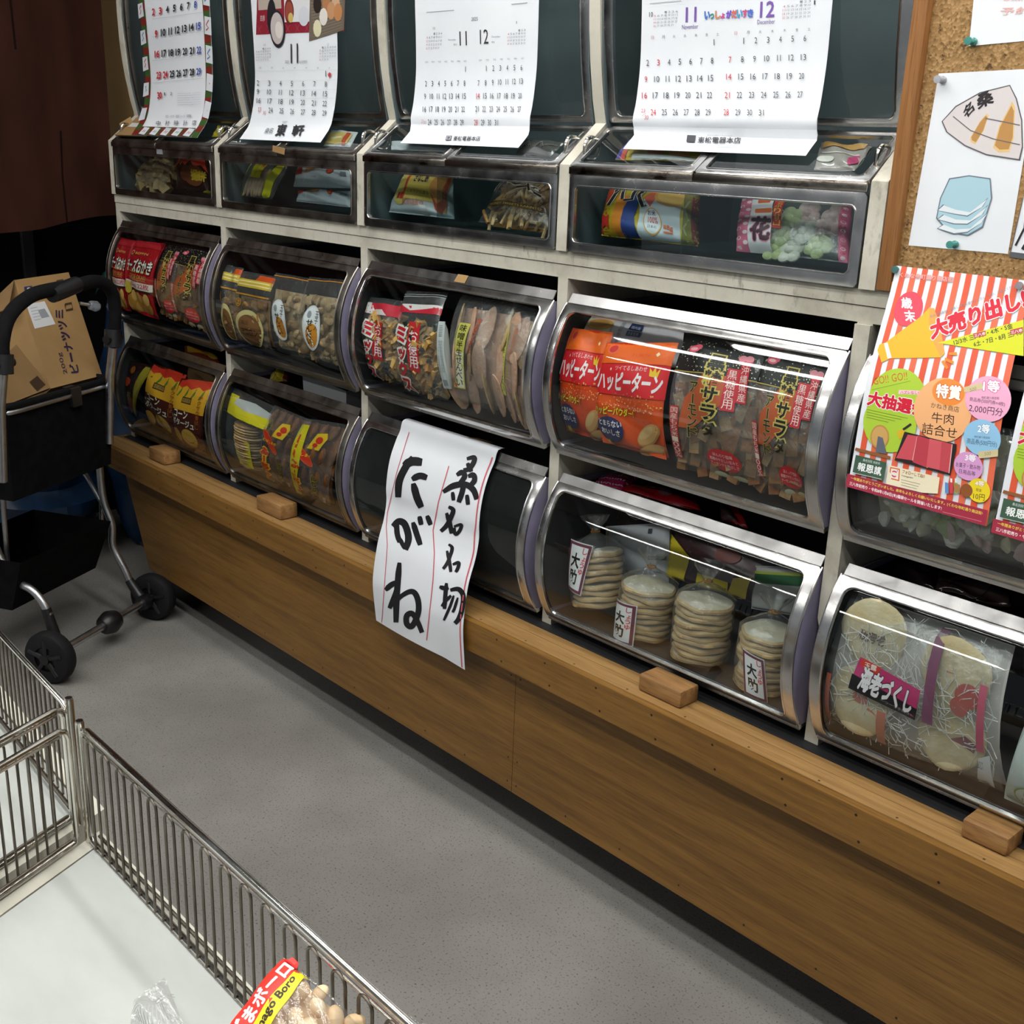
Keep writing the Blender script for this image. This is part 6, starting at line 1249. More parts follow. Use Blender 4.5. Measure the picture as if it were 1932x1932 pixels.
# striped sale flyers: prints are laid out once on the first sheet
q = [FL(60, 1400), FL(918, 1645), FL(1192, 132), FL(365, 37)]
def flyer(sheet, ref):
    s = sheet; s.sf.uv = ref
    for k in range(12): u = .045 + k * .0835; s.sf.rect(u, .0, u + .043, 1, ['#d9583a', '#dd6a4c'][k % 2])
    s.T('くわな寺町通り商店街', (388, 108), (715, 140), (392, 78), '#efb9b4', bold=.02, outline='#d4574a', ow=.03)
    s.E((440, 305), .108, .075, '#d8475a'); s.T('歳', (400, 298), (465, 305), (395, 232), '#f3eef0', bold=.04); s.T('末', (425, 382), (490, 385), (412, 315), '#f3eef0', bold=.04)
    s.P([(250, 560), (262, 525), (300, 512), (520, 350), (575, 292), (640, 420), (665, 580), (640, 605), (330, 610), (275, 637)], '#e0b02c'); s.P([(600, 300), (640, 420), (664, 575), (640, 603), (600, 520), (568, 400), (570, 300)], '#e6a04a'); s.P([(290, 518), (312, 512), (338, 608), (312, 612)], '#efe9df')
    for a in ([(690, 575), (740, 572), (742, 592), (692, 590)], [(668, 605), (722, 630), (718, 648), (664, 622)], [(645, 628), (660, 622), (690, 668), (676, 680)]): s.P(a, '#e0892c')
    s.T('銘品や特産物、お楽しみ品も盛りだくさん！ぜひ、お越しください', (577, 362), (1120, 165), (573, 345), '#8d8f94')
    s.T('大売り出し!', (588, 492), (1170, 292), (575, 385), '#cf2237', bold=.07, outline='#f3eff0', ow=.06)
    s.P([(622, 515), (1153, 372), (1153, 597)], '#cdd11f')
    s.T('12/3水 三八市・4木・5金', (725, 530), (1088, 425), (718, 498), '#3d4a26', bold=.03); s.T('6土・7日・8月 三八市', (848, 540), (1150, 462), (842, 508), '#3d4a26', bold=.03)
    s.P([(846, 487), (922, 470), (918, 440), (842, 458)], '#b33440'); s.T('三八市', (850, 482), (918, 466), (848, 462), '#efe6e6', bold=.03); s.P([(1072, 468), (1150, 450), (1148, 418), (1070, 436)], '#b33440'); s.T('三八市', (1076, 462), (1146, 446), (1074, 442), '#efe6e6', bold=.03)
    s.E((372, 865), .215, .135, '#a9c83c'); s.E((325, 1010), .20, .13, '#a9c83c')
    s.T('GO!! GO!!', (228, 775), (437, 742), (222, 727), '#c9602a'); s.sf.line([s.sf.uv(*s.c(215, 805)), s.sf.uv(*s.c(455, 750))], .002, '#7f9a3a', .6)
    s.T('大抽選会', (188, 895), (545, 972), (205, 812), '#cc2038', bold=.06, outline='#f0ecec', ow=.06); s.P([(385, 805), (520, 810), (515, 835), (380, 830)], '#eec6cf'); s.T('ハズレなし!!', (392, 830), (510, 832), (394, 810), '#c9304a', bold=.02)
    for i in range(4): s.sf.line([s.sf.uv(*s.c(185, 925 + 16 * i)), s.sf.uv(*s.c(440 - 40 * i, 980 + 8 * i))], .0015, '#5f7a2a', .6)
    s.E((265, 1095), .070, .055, '#b98a4a'); s.E((265, 1095), .06, .047, '#c9a05f'); s.P([(255, 1090), (285, 1100), (310, 1200), (240, 1190)], '#5f6470'); s.P([(118, 1160), (335, 1215), (330, 1235), (112, 1178)], '#8d5a34'); s.P([(372, 1060), (425, 1040), (420, 1090), (385, 1110)], '#d6b02a'); s.sf.line([s.sf.uv(*s.c(410, 1050)), s.sf.uv(*s.c(460, 1015))], .008, '#2c2a2a', .6)
    s.E((652, 930), .205, .135, '#ecb07a'); s.E((690, 820), .115, .055, '#e88a3a'); s.T('特賞', (612, 850), (762, 868), (622, 768), '#f3eee6', bold=.05, outline='#c9602a', ow=.06); s.T('かねき商店', (582, 915), (755, 945), (585, 880), '#4b3a2c'); s.T('牛肉', (585, 1005), (722, 1022), (590, 940), '#3a2c22', bold=.01); s.T('詰合せ', (525, 1072), (740, 1108), (532, 1005), '#3a2c22', bold=.01)
    s.P([(420, 1062), (742, 1140), (738, 1180), (702, 1332), (358, 1238)], '#2a2324'); 
    for k, a in enumerate(([(440, 1080), (500, 1090), (470, 1240), (368, 1225)], [(500, 1085), (580, 1110), (560, 1285), (470, 1250)], [(575, 1105), (660, 1125), (640, 1300), (555, 1280)], [(650, 1120), (715, 1140), (695, 1318), (635, 1300)])): s.P(a, ['#c9505a', '#b8404c', '#cf5a62', '#bf4852'][k]); s.sf.line([s.sf.uv(*s.c(*a[1])), s.sf.uv(*s.c(*a[2]))], .003, '#e6b6b2', .6)
    s.E((935, 862), .155, .092, '#e9a9c6'); s.T('1等', (905, 815), (1005, 822), (910, 745), '#f3eef0', bold=.04, outline='#d24a8a', ow=.06); s.T('寺町通り商店街', (895, 862), (1005, 866), (895, 845), '#5a4050'); s.T('商品券(500円券×4枚)', (822, 878), (1040, 912), (824, 848), '#5a4050'); s.T('2,000円分', (815, 940), (1025, 972), (822, 890), '#4a3644', bold=.01)
    s.P([(785, 790), (900, 760), (905, 800), (790, 822)], '#cdbf93'); s.T('500', (825, 818), (865, 806), (823, 798), '#8d8462')
    s.E((900, 1100), .125, .075, '#8fc0e0'); s.T('2等', (872, 1068), (945, 1074), (876, 1015), '#eef2f5', bold=.04, outline='#4a8ac0', ow=.05); s.T('商品券(500円分)', (805, 1140), (990, 1165), (808, 1100), '#344a60', bold=.01); s.T('寺町通り商店街', (850, 1100), (948, 1108), (852, 1086), '#344a60'); s.P([(875, 1185), (1000, 1172), (998, 1215), (880, 1228)], '#cdbf93'); s.T('500', (915, 1212), (955, 1206), (915, 1190), '#8d8462')
    s.E((815, 1275), .098, .06, '#d59ccc'); s.T('3等', (795, 1240), (858, 1248), (800, 1200), '#f3eef3', bold=.04); s.T('お菓子・飲み物', (738, 1278), (888, 1302), (740, 1248), '#4a3650'); s.T('日用品等', (758, 1318), (858, 1338), (760, 1290), '#4a3650')
    s.E((880, 1425), .075, .05, '#e6cf2a'); s.T('4等', (856, 1395), (912, 1402), (860, 1362), '#f3efe0', bold=.03, outline='#c99a2a', ow=.05); s.T('現金', (862, 1430), (898, 1436), (863, 1410), '#5a4a20'); s.T('10円', (845, 1478), (915, 1490), (848, 1440), '#4a3c1a'); s.E((805, 1425), .04, .028, '#8a5228')
    for k, c in enumerate(('#5a8ac0', '#c2404a', '#7ab05a')): x = 672 + 28 * k; s.P([(x, 1440), (x + 22, 1446), (x + 22, 1380), (x, 1374)], c); s.P([(x + 5, 1374), (x + 17, 1376), (x + 17, 1352), (x + 5, 1350)], '#e3e6ea')
    s.P([(725, 1380), (765, 1390), (765, 1440), (730, 1435)], '#a5784a')
    s.P([(122, 1205), (312, 1252), (292, 1368), (102, 1312)], '#3f5a48'); s.T('桑名別院 本統寺', (165, 1245), (270, 1268), (168, 1228), '#d3ddd5'); s.T('報恩講', (130, 1300), (280, 1335), (138, 1250), '#f0f3f0', bold=.03); s.sf.line([s.sf.uv(*s.c(112, 1318)), s.sf.uv(*s.c(280, 1356))], .002, '#c3cdc5', .6)
    s.P([(325, 1268), (552, 1322), (640, 1345), (628, 1445), (535, 1440), (308, 1385)], '#e6ddbf'); s.P([(335, 1280), (395, 1292), (390, 1368), (325, 1352)], '#d2612a'); s.P([(341, 1288), (388, 1298), (384, 1360), (333, 1346)], '#e9e0cf'); s.E((360, 1323), .022, .015, '#c9306a', 16); s.E((360, 1323), .014, .009, '#e9e0cf', 16); s.E((379, 1304), .004, .003, '#8a3ac0', 8)
    s.T('フォローしてね!!', (408, 1318), (545, 1350), (412, 1296), '#9a5a2a', bold=.02); s.T('Instagram', (405, 1340), (475, 1356), (407, 1326), '#6b5a44'); 
    for i in range(3): s.sf.line([s.sf.uv(*s.c(402, 1358 + 16 * i)), s.sf.uv(*s.c(520 - 10 * i, 1386 + 15 * i))], .0015, '#8a7a60', .6)
    s.P([(72, 1322), (500, 1435), (938, 1548), (918, 1645), (500, 1525), (58, 1400)], '#9a2a40')
    s.T('一年間ありがとうございました。来年もよろしくお願いいたします。(くわな寺町通り商店街)', (90, 1360), (905, 1582), (94, 1338), '#e6d04a', bold=.02); s.T('三八市初売り・令和8年1月8日(木)福袋セールを開催いたします!', (82, 1395), (650, 1552), (86, 1370), '#efe6e6', bold=.02); s.sf.line([s.sf.uv(*s.c(660, 1558)), s.sf.uv(*s.c(900, 1618))], .0015, '#c98a94', .6)
s = Sheet('sale_flyer', flat4(*q4(q, -.059, -.0055), -.059, -.0055, .010), PAPER, FL, 12, 110)
ref = s.sf.uv
flyer(s, ref)
f1 = s.done('striped red and white sale flyer with a yellow megaphone, pinned to the cork board edge', 'flyer')
a0 = q4(q, -.059, -.0055); dx = onY(1875, 1003, -.057)[0] - a0[0][0]; dz = onY(1875, 1003, -.057)[2] - a0[0][1]
s2 = Sheet('sale_flyer', flat4(*[(p[0] + dx, p[1] + dz) for p in a0], -.060, -.0065, .010), PAPER, FL, 12, 110)
flyer(s2, ref); s2.done('second striped sale flyer cut off by the frame edge, partly beside the first one', 'flyer')
for k, (px, py, col, lab) in enumerate(((1838, 79, '#5aa79c', 'teal push pin holding the faint red notice'), (1803, 461, '#5aa79c', 'teal push pin at the bottom of the clam drawing'), (1695, 508, '#5f8d8a', 'teal push pin at the corner of the striped sale flyer'), (1780, 151, '#c3c6cc', 'clear push pin at the top corner of the clam drawing'), (1929, 538, '#b3b0b4', 'clear push pin on the striped flyer at the frame edge'))):
    p = onY(px, py, -.003 if k in (2, 4) else YB); m = pane('pin_plastic_%d' % k, lin(col)[:3], 1.5, .1, (.55, lin(col)[:3]))
    mb = MB(); mb.lathe(p + np.array([0, .006 if k in (2, 4) else 0, 0]), (0, -1, 0), [(0, 0), (0, .0042), (.003, .0046), (.004, .0030), (.011, .0028), (.013, .0044), (.0155, .0044), (.0158, 0)], m, 16); mb.build('push_pin', label=lab, cat='push pin', group='push pins in the cork board', loc=p)
# ------------------------------------------------------------------ hanging cloth and the dark corner behind the cart
mb = MB()
def cloth(u, v):
    y = .062 - .80 * u; zb = 1.0101 - .0419 * (.055 - y) / .31; z = zb + (2.45 - zb) * v
    return (-.15 - .006 * math.sin(u * 15 + v * 2) - .003 * math.sin(u * 41), y, z + .004 * math.sin(u * 17) * (1 - v))
mb.grid(cloth, 70, 16, M['curtain'])
sf = Surf(cloth, mb); sf.side = 1 if sf.n(.5, .5)[0] > 0 else -1
for u, v0, v1 in ((.17, 0, .16), (.295, .30, .62)): sf.line([(u, v0), (u + .004, (v0 + v1) / 2), (u - .002, v1)], .0030, surf('cloth_seam', '#150b09', '#1b0f0c', 9, .95, spec=.05), .6)
mb.build('hanging_cloth', label='dark brown cloth hanging above the black cart', cat='curtain', loc=(-.15, -.2, 1.0))
mb = MB(); mb.tube([(-.16, .10, 2.46), (-.16, -.80, 2.46)], .012, M['steel_dull'], 10); mb.tube([(-.16, .10, 2.46), (-.16, .10, 2.62)], .006, M['steel_dull']); mb.tube([(-.16, -.80, 2.46), (-.16, -.80, 2.62)], .006, M['steel_dull']); mb.build('curtain_pole', label='thin pole under the ceiling carrying the brown cloth', cat='curtain pole', loc=(-.16, -.35, 2.46))
def lump(name, lab, c, r, mat, seed, n=22):
    rr = random.Random(seed); ph = [(rr.uniform(2, 7), rr.uniform(2, 7), rr.uniform(0, 6)) for _ in range(6)]; mb = MB()
    def f(u, v):
        a = 2 * math.pi * u; b = math.pi * v; k = 1 + sum(.06 * math.sin(p * math.cos(a) + q * math.cos(b) * 2 + e) for p, q, e in ph)
        z = math.cos(b) * r[2] * k; return (c[0] + r[0] * k * math.sin(b) * math.cos(a), c[1] + r[1] * k * math.sin(b) * math.sin(a), max(.004, c[2] + z))
    mb.grid(f, n * 2, n, mat); mb.build(name, label=lab, cat='sack', loc=(c[0], c[1], 0))
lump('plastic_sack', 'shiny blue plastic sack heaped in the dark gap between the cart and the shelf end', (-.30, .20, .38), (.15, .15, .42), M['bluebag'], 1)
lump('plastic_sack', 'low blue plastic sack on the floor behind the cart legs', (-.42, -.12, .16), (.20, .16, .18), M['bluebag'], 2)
p = onX(189, 515, -.16)
mb = MB(); mb.grid(lambda u, v: (p[0] + .04 * v, p[1] - .02 + .09 * u, p[2] - .06 + .05 * u + .05 * v + .01 * math.sin(9 * u)), 8, 6, ink('#3f9a96')); mb.build('teal_bag_corner', label='teal plastic corner poking out beside the top bin at the cart end', cat='bag', loc=(p[0], p[1], p[2]))
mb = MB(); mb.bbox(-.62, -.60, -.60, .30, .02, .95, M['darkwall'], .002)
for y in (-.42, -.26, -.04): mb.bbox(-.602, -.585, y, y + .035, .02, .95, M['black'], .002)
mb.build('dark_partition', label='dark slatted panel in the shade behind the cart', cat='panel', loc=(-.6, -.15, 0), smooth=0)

# ------------------------------------------------------------------ shopping cart
ca = np.array([.4875, -.4551, 0]); cbp = np.array([.2882, -.1038, 0]); AX = (cbp - ca) / np.linalg.norm(cbp - ca); FD = np.array([-AX[1], AX[0], 0])
if FD[0] > 0: FD = -FD
cart = empty('shopping_cart', (ca + cbp) / 2, 'black fabric shopping cart with silver tube frame at the shelf end', 'cart')
WR = .063
onR = lambda px, py, d=0: onP(px, py, cbp + AX * d, AX)
onL = lambda px, py, d=0: onP(px, py, ca + AX * d, AX)
onF = lambda px, py, d: onP(px, py, ca + FD * d, FD)
for base, sg in ((ca, 1), (cbp, -1)):
    c = base + np.array([0, 0, WR + .001]); 
    mb = MB(); mb.lathe(c, AX, [(-.019, .030), (-.019, .052), (-.016, WR - .004), (-.008, WR), (.008, WR), (.016, WR - .004), (.019, .052), (.019, .030)], M['rubber'], 36); w = mb.build('wheel', cart)
    mb = MB(); mb.lathe(c, AX, [(-.014, .0), (-.014, .046), (-.012, .050), (.012, .050), (.014, .046), (.014, 0)], M['plastic'], 30)
    for k in range(5):
        a = 2 * math.pi * k / 5; v = np.array([0, 0, 1]) * math.cos(a) + FD * math.sin(a); mb.tube([c - AX * .0165 + v * .012, c - AX * .0165 + v * .048], .006, M['plastic'], 8)
    mb.lathe(c, AX, [(-.024, 0), (-.024, .012), (.024, .014), (.024, 0)], M['plastic'], 18); mb.build('hub', w)
hub = lambda b, k: b + np.array([0, 0, WR]) + AX * k
mb = MB(); mb.tube([hub(ca, .02), hub(cbp, -.02)], .0095, M['alu'], 14); mb.build('axle', cart)
mb = MB(); m0 = (hub(ca, 0) + hub(cbp, 0)) / 2 + AX * .02; mb.lathe(m0 - AX * .032, AX, [(0, 0), (0, .016), (.008, .024), (.03, .030), (.052, .024), (.064, .012), (.064, 0)], M['plastic'], 20); mb.build('brake_pedal', cart)
for h0 in (hub(ca, .026), hub(cbp, -.056)):
    mb = MB(); mb.lathe(h0, AX, [(0, .0), (0, .018), (.015, .021), (.030, .018), (.030, 0)], M['plastic'], 16); mb.build('axle_collar', cart)
# bent legs from the wheels up to the basket
def smooth(P, k=5):
    P = [np.array(p, float) for p in P]; Q = []
    for i in range(len(P) - 1):
        p0, p1, p2, p3 = P[max(0, i - 1)], P[i], P[i + 1], P[min(len(P) - 1, i + 2)]
        for t in np.linspace(0, 1, k + 1)[:-1]: Q.append(.5 * (2 * p1 + (p2 - p0) * t + (2 * p0 - 5 * p1 + 4 * p2 - p3) * t * t + (3 * p1 - p0 - 3 * p2 + p3) * t ** 3))
    return Q + [P[-1]]
dR, dL = -.035, .03
legR = [onR(251, 1112, dR), onR(236, 1076, dR), onR(213, 1030, dR), onR(211, 990, dR), onR(197, 950, dR), onR(190, 905, dR)]; legR.append(legR[-1] + np.array([0, 0, .16]))
legL = [onL(93, 1161, dL), onL(80, 1135, dL), onL(60, 1113, dL), onL(28, 1094, dL), onL(2, 1056, dL), onL(-14, 1010, dL), onL(-22, 940, dL)]; legL.append(legL[-1] + np.array([0, 0, .12]))
for L, b, k in ((legR, cbp, dR), (legL, ca, dL)):
    mb = MB(); mb.tube(smooth(L), .0095, M['alu'], 12); mb.build('leg', cart)
    mb = MB(); mb.tube([hub(b, k), L[0] * .5 + hub(b, k) * .5, L[0] + (L[1] - L[0]) * .5], [.015, .014, .0115], M['plastic'], 12); mb.build('leg_socket', cart)
for P in ([onR(192, 985, dR + .01), onR(190, 880, dR + .01)], [onR(194, 952, dR), onR(165, 900, dR), onR(150, 880, dR)], [onL(3, 905, dL + .02), onL(14, 1063, dL + .02)]):
    mb = MB(); mb.tube(P, .006, M['alu'], 10); mb.build('strut', cart)
# basket: tapered fabric box with a silver rim
d0 = .055; DEP = .27
tl_, tr_, br_, bl_ = onF(10, 776, d0), onF(212, 719, d0), onF(210, 884, d0), onF(24, 930, d0)
zt_ = (tl_[2] + tr_[2]) / 2; tl_[2] = tr_[2] = zt_; zb_ = (br_[2] + bl_[2]) / 2 - .004; br_[2] = bl_[2] = zb_
top = [tl_, tr_, tr_ + FD * DEP, tl_ + FD * DEP]; bot = [bl_, br_, br_ + FD * (DEP - .02), bl_ + FD * (DEP - .02)]
ins = lambda P, k: [p + (np.mean(P, 0) - p) * k for p in P]
mb = MB(); ti = ins(top, .035); bi = [p + np.array([0, 0, .006]) for p in ins(bot, .035)]
for i in range(4):
    j = (i + 1) % 4
    n_ = 8
    mid = lambda a, b, t: a + (b - a) * t
    mb.grid(lambda u, v: mid(mid(bot[i], bot[j], u), mid(top[i], top[j], u), v) + (np.mean(bot, 0) - mid(bot[i], bot[j], .5)) * -.03 * math.sin(math.pi * u) * math.sin(math.pi * v) * (1 + .4 * math.sin(11 * u + 5 * v)), 10, 10, M['blackcloth'])
    mb.add([bi[i], bi[j], ti[j], ti[i]], [(3, 2, 1, 0)], M['blackcloth']); mb.add([top[i], top[j], ti[j], ti[i]], [(0, 1, 2, 3)], M['blackcloth'])
mb.add(bot, [(0, 3, 2, 1)], M['blackcloth']); mb.add(bi, [(0, 1, 2, 3)], M['blackcloth']); mb.build('basket', cart, smooth=40)
def rr_loop(P, k=.12, n=5):
    out = []
    for i in range(4):
        a, b, c = P[i - 1], P[i], P[(i + 1) % 4]; p = b + (a - b) * k; q = b + (c - b) * k
        for t in np.linspace(0, 1, n): out.append((1 - t) ** 2 * p + 2 * t * (1 - t) * b + t * t * q)
    return out
mb = MB(); mb.tube([p + np.array([0, 0, -.006]) for p in rr_loop([p + (p - np.mean(top, 0)) * .03 for p in top])], .0058, M['alu'], 10, closed=True); mb.build('rim', cart)
mb = MB(); mb.tube(rr_loop([p + np.array([0, 0, .006]) for p in top]), .0085, M['foam'], 10, closed=True); mb.build('rim_padding', cart)
mm = (tl_ + tr_) / 2 + AX * .035; mb = MB(); mb.hexa([mm + AX * x + FD * y + np.array([0, 0, z]) for x, y, z in ((-.016, -.014, -.032), (.016, -.014, -.032), (.014, .012, -.030), (-.014, .012, -.030), (-.018, -.012, .012), (.018, -.012, .012), (.016, .014, .014), (-.016, .014, .014))], M['plastic']); mb.build('clip', cart, smooth=0)
lo = [p + np.array([0, 0, -.15]) for p in ins(bot, .05)]; l2 = [p + np.array([0, 0, -.28]) + FD * .04 for p in ins(bot, .12)]
mb = MB()
for i in range(4): j = (i + 1) % 4; mb.add([l2[i], l2[j], lo[j], lo[i]], [(0, 1, 2, 3)], M['blackcloth'])
mb.add(l2, [(0, 3, 2, 1)], M['blackcloth']); mb.build('lower_bag', cart, smooth=0)
# handle arch, brackets and side tubes
dh = .02
hp = [onF(6, 690, dh), onF(4, 645, dh), onF(18, 595, dh), onF(55, 560, dh), onF(95, 547, dh), onF(140, 540, dh), onF(175, 531, dh), onF(200, 537, dh), onF(214, 560, dh), onF(217, 600, dh), onF(214, 640, dh)]
mb = MB(); mb.tube(smooth(hp), .0155, M['foam'], 14); mb.build('handle_grip', cart)
mb = MB(); mid_ = onF(117, 553, dh - .004); mb.lathe(mid_ - AX * .035 + FD * 0, AX + np.array([0, 0, .16]), [(0, .0), (0, .018), (.012, .019), (.078, .019), (.09, .018), (.09, 0)], M['plastic'], 18); mb.build('handle_cover', cart)
for P, nm in (((onF(214, 622, dh), onF(213, 655, dh)), 'R'), ((onF(6, 668, dh), onF(6, 705, dh)), 'L')):
    mb = MB(); mb.tube([P[0], P[1]], .021, M['plastic'], 16); mb.lathe((P[0] + P[1]) / 2, AX, [(-.028, 0), (-.028, .010), (.028, .010), (.028, 0)], M['plastic'], 14); mb.build('handle_bracket', cart)
    e = P[1]; q = e + FD * .03; q = q + np.array([0, 0, zt_ - q[2] - .05]); mb = MB(); mb.tube([e, (e + q) / 2, q + np.array([0, 0, -.10])], .010, M['alu'], 12); mb.build('side_tube', cart)
lv = [onF(150, 572, dh + .03), onF(168, 575, dh + .02), onF(190, 580, dh + .01)]
mb = MB(); mb.tube([lv[0], lv[1]], .004, M['alu'], 8); mb.lathe(lv[1], lv[2] - lv[1], [(0, .006), (.004, .011), (.018, .013), (.026, .009), (.028, 0)], pane('clear_plastic', '#dfe4ea', 1.5, .1, (.25, '#c9cfd8')), 14); mb.build('brake_lever', cart)
# cartons riding in the basket
def carton(name, lab, px4, p0, n, dep, mat, draw, ridge=None):
    F = [onP(*p, p0, n) for p in px4]; n = np.array(n, float) / np.linalg.norm(n); Bk = [p - n * dep for p in F]; mb = MB()
    mb.hexa([F[0], F[1], Bk[1], Bk[0], F[3], F[2], Bk[2], Bk[3]], mat)
    sf = Surf(lambda u, v: F[0] * (1 - u) * (1 - v) + F[1] * u * (1 - v) + F[2] * u * v + F[3] * (1 - u) * v, mb)
    if sf.n(.5, .5) @ n < 0: sf.side = -1
    draw(sf); o = mb.build(name, label=lab, cat='carton', loc=F[0], smooth=0); return F, Bk, n, o
CT = Crop(0, 400, .46563)
n1 = (-FD * .75 + np.array([0, 0, .66])); p0 = onF(*CT(210, 690), d0 + .05)
def cdraw(sf):
    g = lambda x, y: sf.uv(*CT(x, y))
    sf.poly([g(105, 375), g(180, 362), g(224, 455), g(140, 474)], '#cfd1d3'); sf.poly([g(152, 398), g(180, 392), g(200, 425), g(168, 432)], '#8d9298')
    for k in range(5): sf.line([g(122 + 4 * k, 392 + 12 * k), g(150 + 4 * k, 386 + 12 * k)], .004, '#9ba0a5', .8)
    sf.text('200g', g(278, 655), g(250, 568), g(258, 660), '#2c2340', bold=.01)
    for i, ch in enumerate('ビーナッツミ'):
        x, y = 302 - 13 * i * .9, 640 - 44 * i; v = ch == 'ー'; sf.text(ch, *((g(x + 3, y + 11), g(x - 4, y - 24), g(x - 2, y + 12)) if v else (g(x + 16, y + 10), g(x + 9, y - 24), g(x - 16, y + 14))), '#2c2340', bold=.04)
    sf.poly([g(96, 305), g(128, 300), g(134, 328), g(100, 333)], '#27305e'); sf.text('3', g(122, 325), g(110, 325), g(120, 308), '#c9b48a', bold=.05)
    for a in ([(228, 282), (255, 277), (256, 290), (230, 294)], [(262, 376), (288, 370), (293, 394), (266, 400)]):
        q = [g(*p) for p in a]; sf.line(q + [q[0]], .010, '#3f2f22', .9)
F1, B1, nn, ctn = carton('cardboard_carton', 'brown cardboard carton with handwritten purple lettering standing tilted in the black cart', [CT(205, 716), CT(414, 662), CT(278, 244), CT(56, 276)], p0, n1, .13, M['card'], cdraw)
mb = MB(); q = [F1[3], B1[3], B1[3] + np.array([0, 0, -.02]) - AX * .06, F1[3] * .75 + F1[0] * .25 - AX * .05]; mb.add(q + [p + nn * .003 for p in q], [(0, 1, 2, 3), (7, 6, 5, 4), (0, 4, 5, 1), (1, 5, 6, 2), (2, 6, 7, 3), (3, 7, 4, 0)], M['card_shade']); mb.build('flap', ctn, smooth=0)
carton('cardboard_carton', 'smaller dark carton in front of the lettered carton in the black cart', [CT(-20, 800), CT(205, 712), CT(66, 536), CT(-20, 620)], p0 - FD * .012, n1, .010, M['card_shade'], lambda sf: sf.poly([sf.uv(*CT(118, 690)), sf.uv(*CT(150, 664)), sf.uv(*CT(184, 700)), sf.uv(*CT(150, 728))], '#3b2c1e'))

# ------------------------------------------------------------------ wire-fenced display tables
TH = .55; FH = .682
CD1 = np.array([.4009, -.9161, 0]); CD2 = np.array([.3886, -.9214, 0])
def table(lab, c0, dx, dc, Lx, Lc, inset):
    """c0 = table-top corner, dx / dc = edge directions"""
    t = empty('display_table', c0 + dx * Lx / 2 + dc * Lc / 2 - np.array([0, 0, TH]), lab, 'table')
    P = [c0, c0 + dx * Lx, c0 + dx * Lx + dc * Lc, c0 + dc * Lc]
    mb = MB(); dn = np.array([0, 0, -.022]); mb.hexa([p + dn for p in P] + P, M['edging']); I = []
    ctr = np.mean(P, 0)
    I = [c0 + dx * inset * sg_ + dc * inset for sg_ in (1,)] + [P[1] + dc * inset, P[2], c0 + dx * inset + dc * Lc]
    mb.add([p + np.array([0, 0, .0006]) for p in I], [(0, 1, 2, 3)], M['marble']); mb.tube([I[1] + np.array([0, 0, .0008]), I[0] + np.array([0, 0, .0008]), I[3] + np.array([0, 0, .0008])], .0012, M['steel_dull'], 6); mb.build('table_top', t, smooth=0)
    Q = [p + (ctr - p) * .012 for p in P]; mb = MB(); mb.hexa([p + np.array([0, 0, -.12]) for p in Q] + [p + np.array([0, 0, -.0225]) for p in Q], M['beige']); mb.build('apron', t, smooth=0)
    for p in Q:
        p = p + (ctr - p) * .06; mb = MB(); mb.tube([p + np.array([0, 0, -TH]), p + np.array([0, 0, -.115])], .018, M['steel_dull'], 10); mb.build('leg', t)
    return t
X = np.array([1., 0, 0])
e1 = np.array([.9985, -.054, 0])
c1_ = onZ(168, 1575, TH) ; c1_ = np.array([1.955, -.9445, TH])
ta = table('pale marble-topped table with a low wire fence at the bottom corner of the photo', c1_, X, CD1, 1.10, .95, .020)
c2e = onZ(197, 1526, TH); c2_ = np.array([c2e[0], c2e[1], TH])
tb = table('second pale fenced table beyond the first, towards the cart', c2_, -e1, CD2, .95, .80, .020) if True else None
def fence(lab, p, d, L, top=FH, z0=TH, post=0, first=.018, wires=True, drop=.012, gap=.0160):
    p = np.array([p[0], p[1], 0.]); d = d / np.linalg.norm(d); up = lambda q, z: np.array([q[0], q[1], z])
    f = empty('wire_fence', up(p + d * L / 2, z0), lab, 'wire fence', 'wire fences on the display tables')
    mb = MB(); r = .0031; a, b = p, p + d * L
    loop = [up(a, z0 + .010)] + [up(a, top - drop)] + [up(a + d * .003, top - .004), up(a + d * drop, top)] + [up(b - d * drop, top), up(b - d * .003, top - .004), up(b, top - drop), up(b, z0 + .010), up(b - d * .004, z0 + .0045), up(b - d * .012, z0 + .0035), up(a + d * .012, z0 + .0035), up(a + d * .004, z0 + .0045)]
    mb.tube(loop, r, M['chrome'], 10, closed=True); mb.build('rail', f)
    sd = np.array([-d[1], d[0], 0]); x = first; n = 0
    mb = MB(); mb.tube([up(a + d * .01 + sd * .004, z0 + .012), up(b - d * .01 + sd * .004, z0 + .012)], .0018, M['wire'], 8); mb.tube([up(a + d * .008 - sd * .002, top - .0075), up(b - d * .008 - sd * .002, top - .0075)], .0016, M['chrome'], 8); mb.build('cross_wire', f)
    while x + gap < L - .008 and n < 98:
        mb = MB(); q = p + d * x; w = p + d * (x + gap); R = gap / 2; c = p + d * (x + R)
        arch = [up(c - d * R * math.cos(math.pi * t / 8) * 1, top - .0105 - R * .35 + R * .9 * math.sin(math.pi * t / 8)) - sd * .0035 for t in range(9)]
        mb.tube([up(q, z0 + .004) - sd * .0035] + arch + [up(w, z0 + .004) - sd * .0035], .00135, M['wire'], 6); mb.build('wire_loop', f); x += gap * 2; n += 1
    return f
fence('long wire fence along the aisle edge of the nearer marble table', (1.972, -.9600), X, .62)
fence('wire fence along the aisle edge of the farther table', (1.9215, -.9545), -e1, .62)
fence('short side fence of the nearer table, next to the chrome corner post', (1.9645, -.972), CD1, .30, gap=.0125, first=.022)
fence('short side fence of the farther table, facing the nearer table', (1.9205, -.958), CD2, .30, gap=.0125, first=.022)
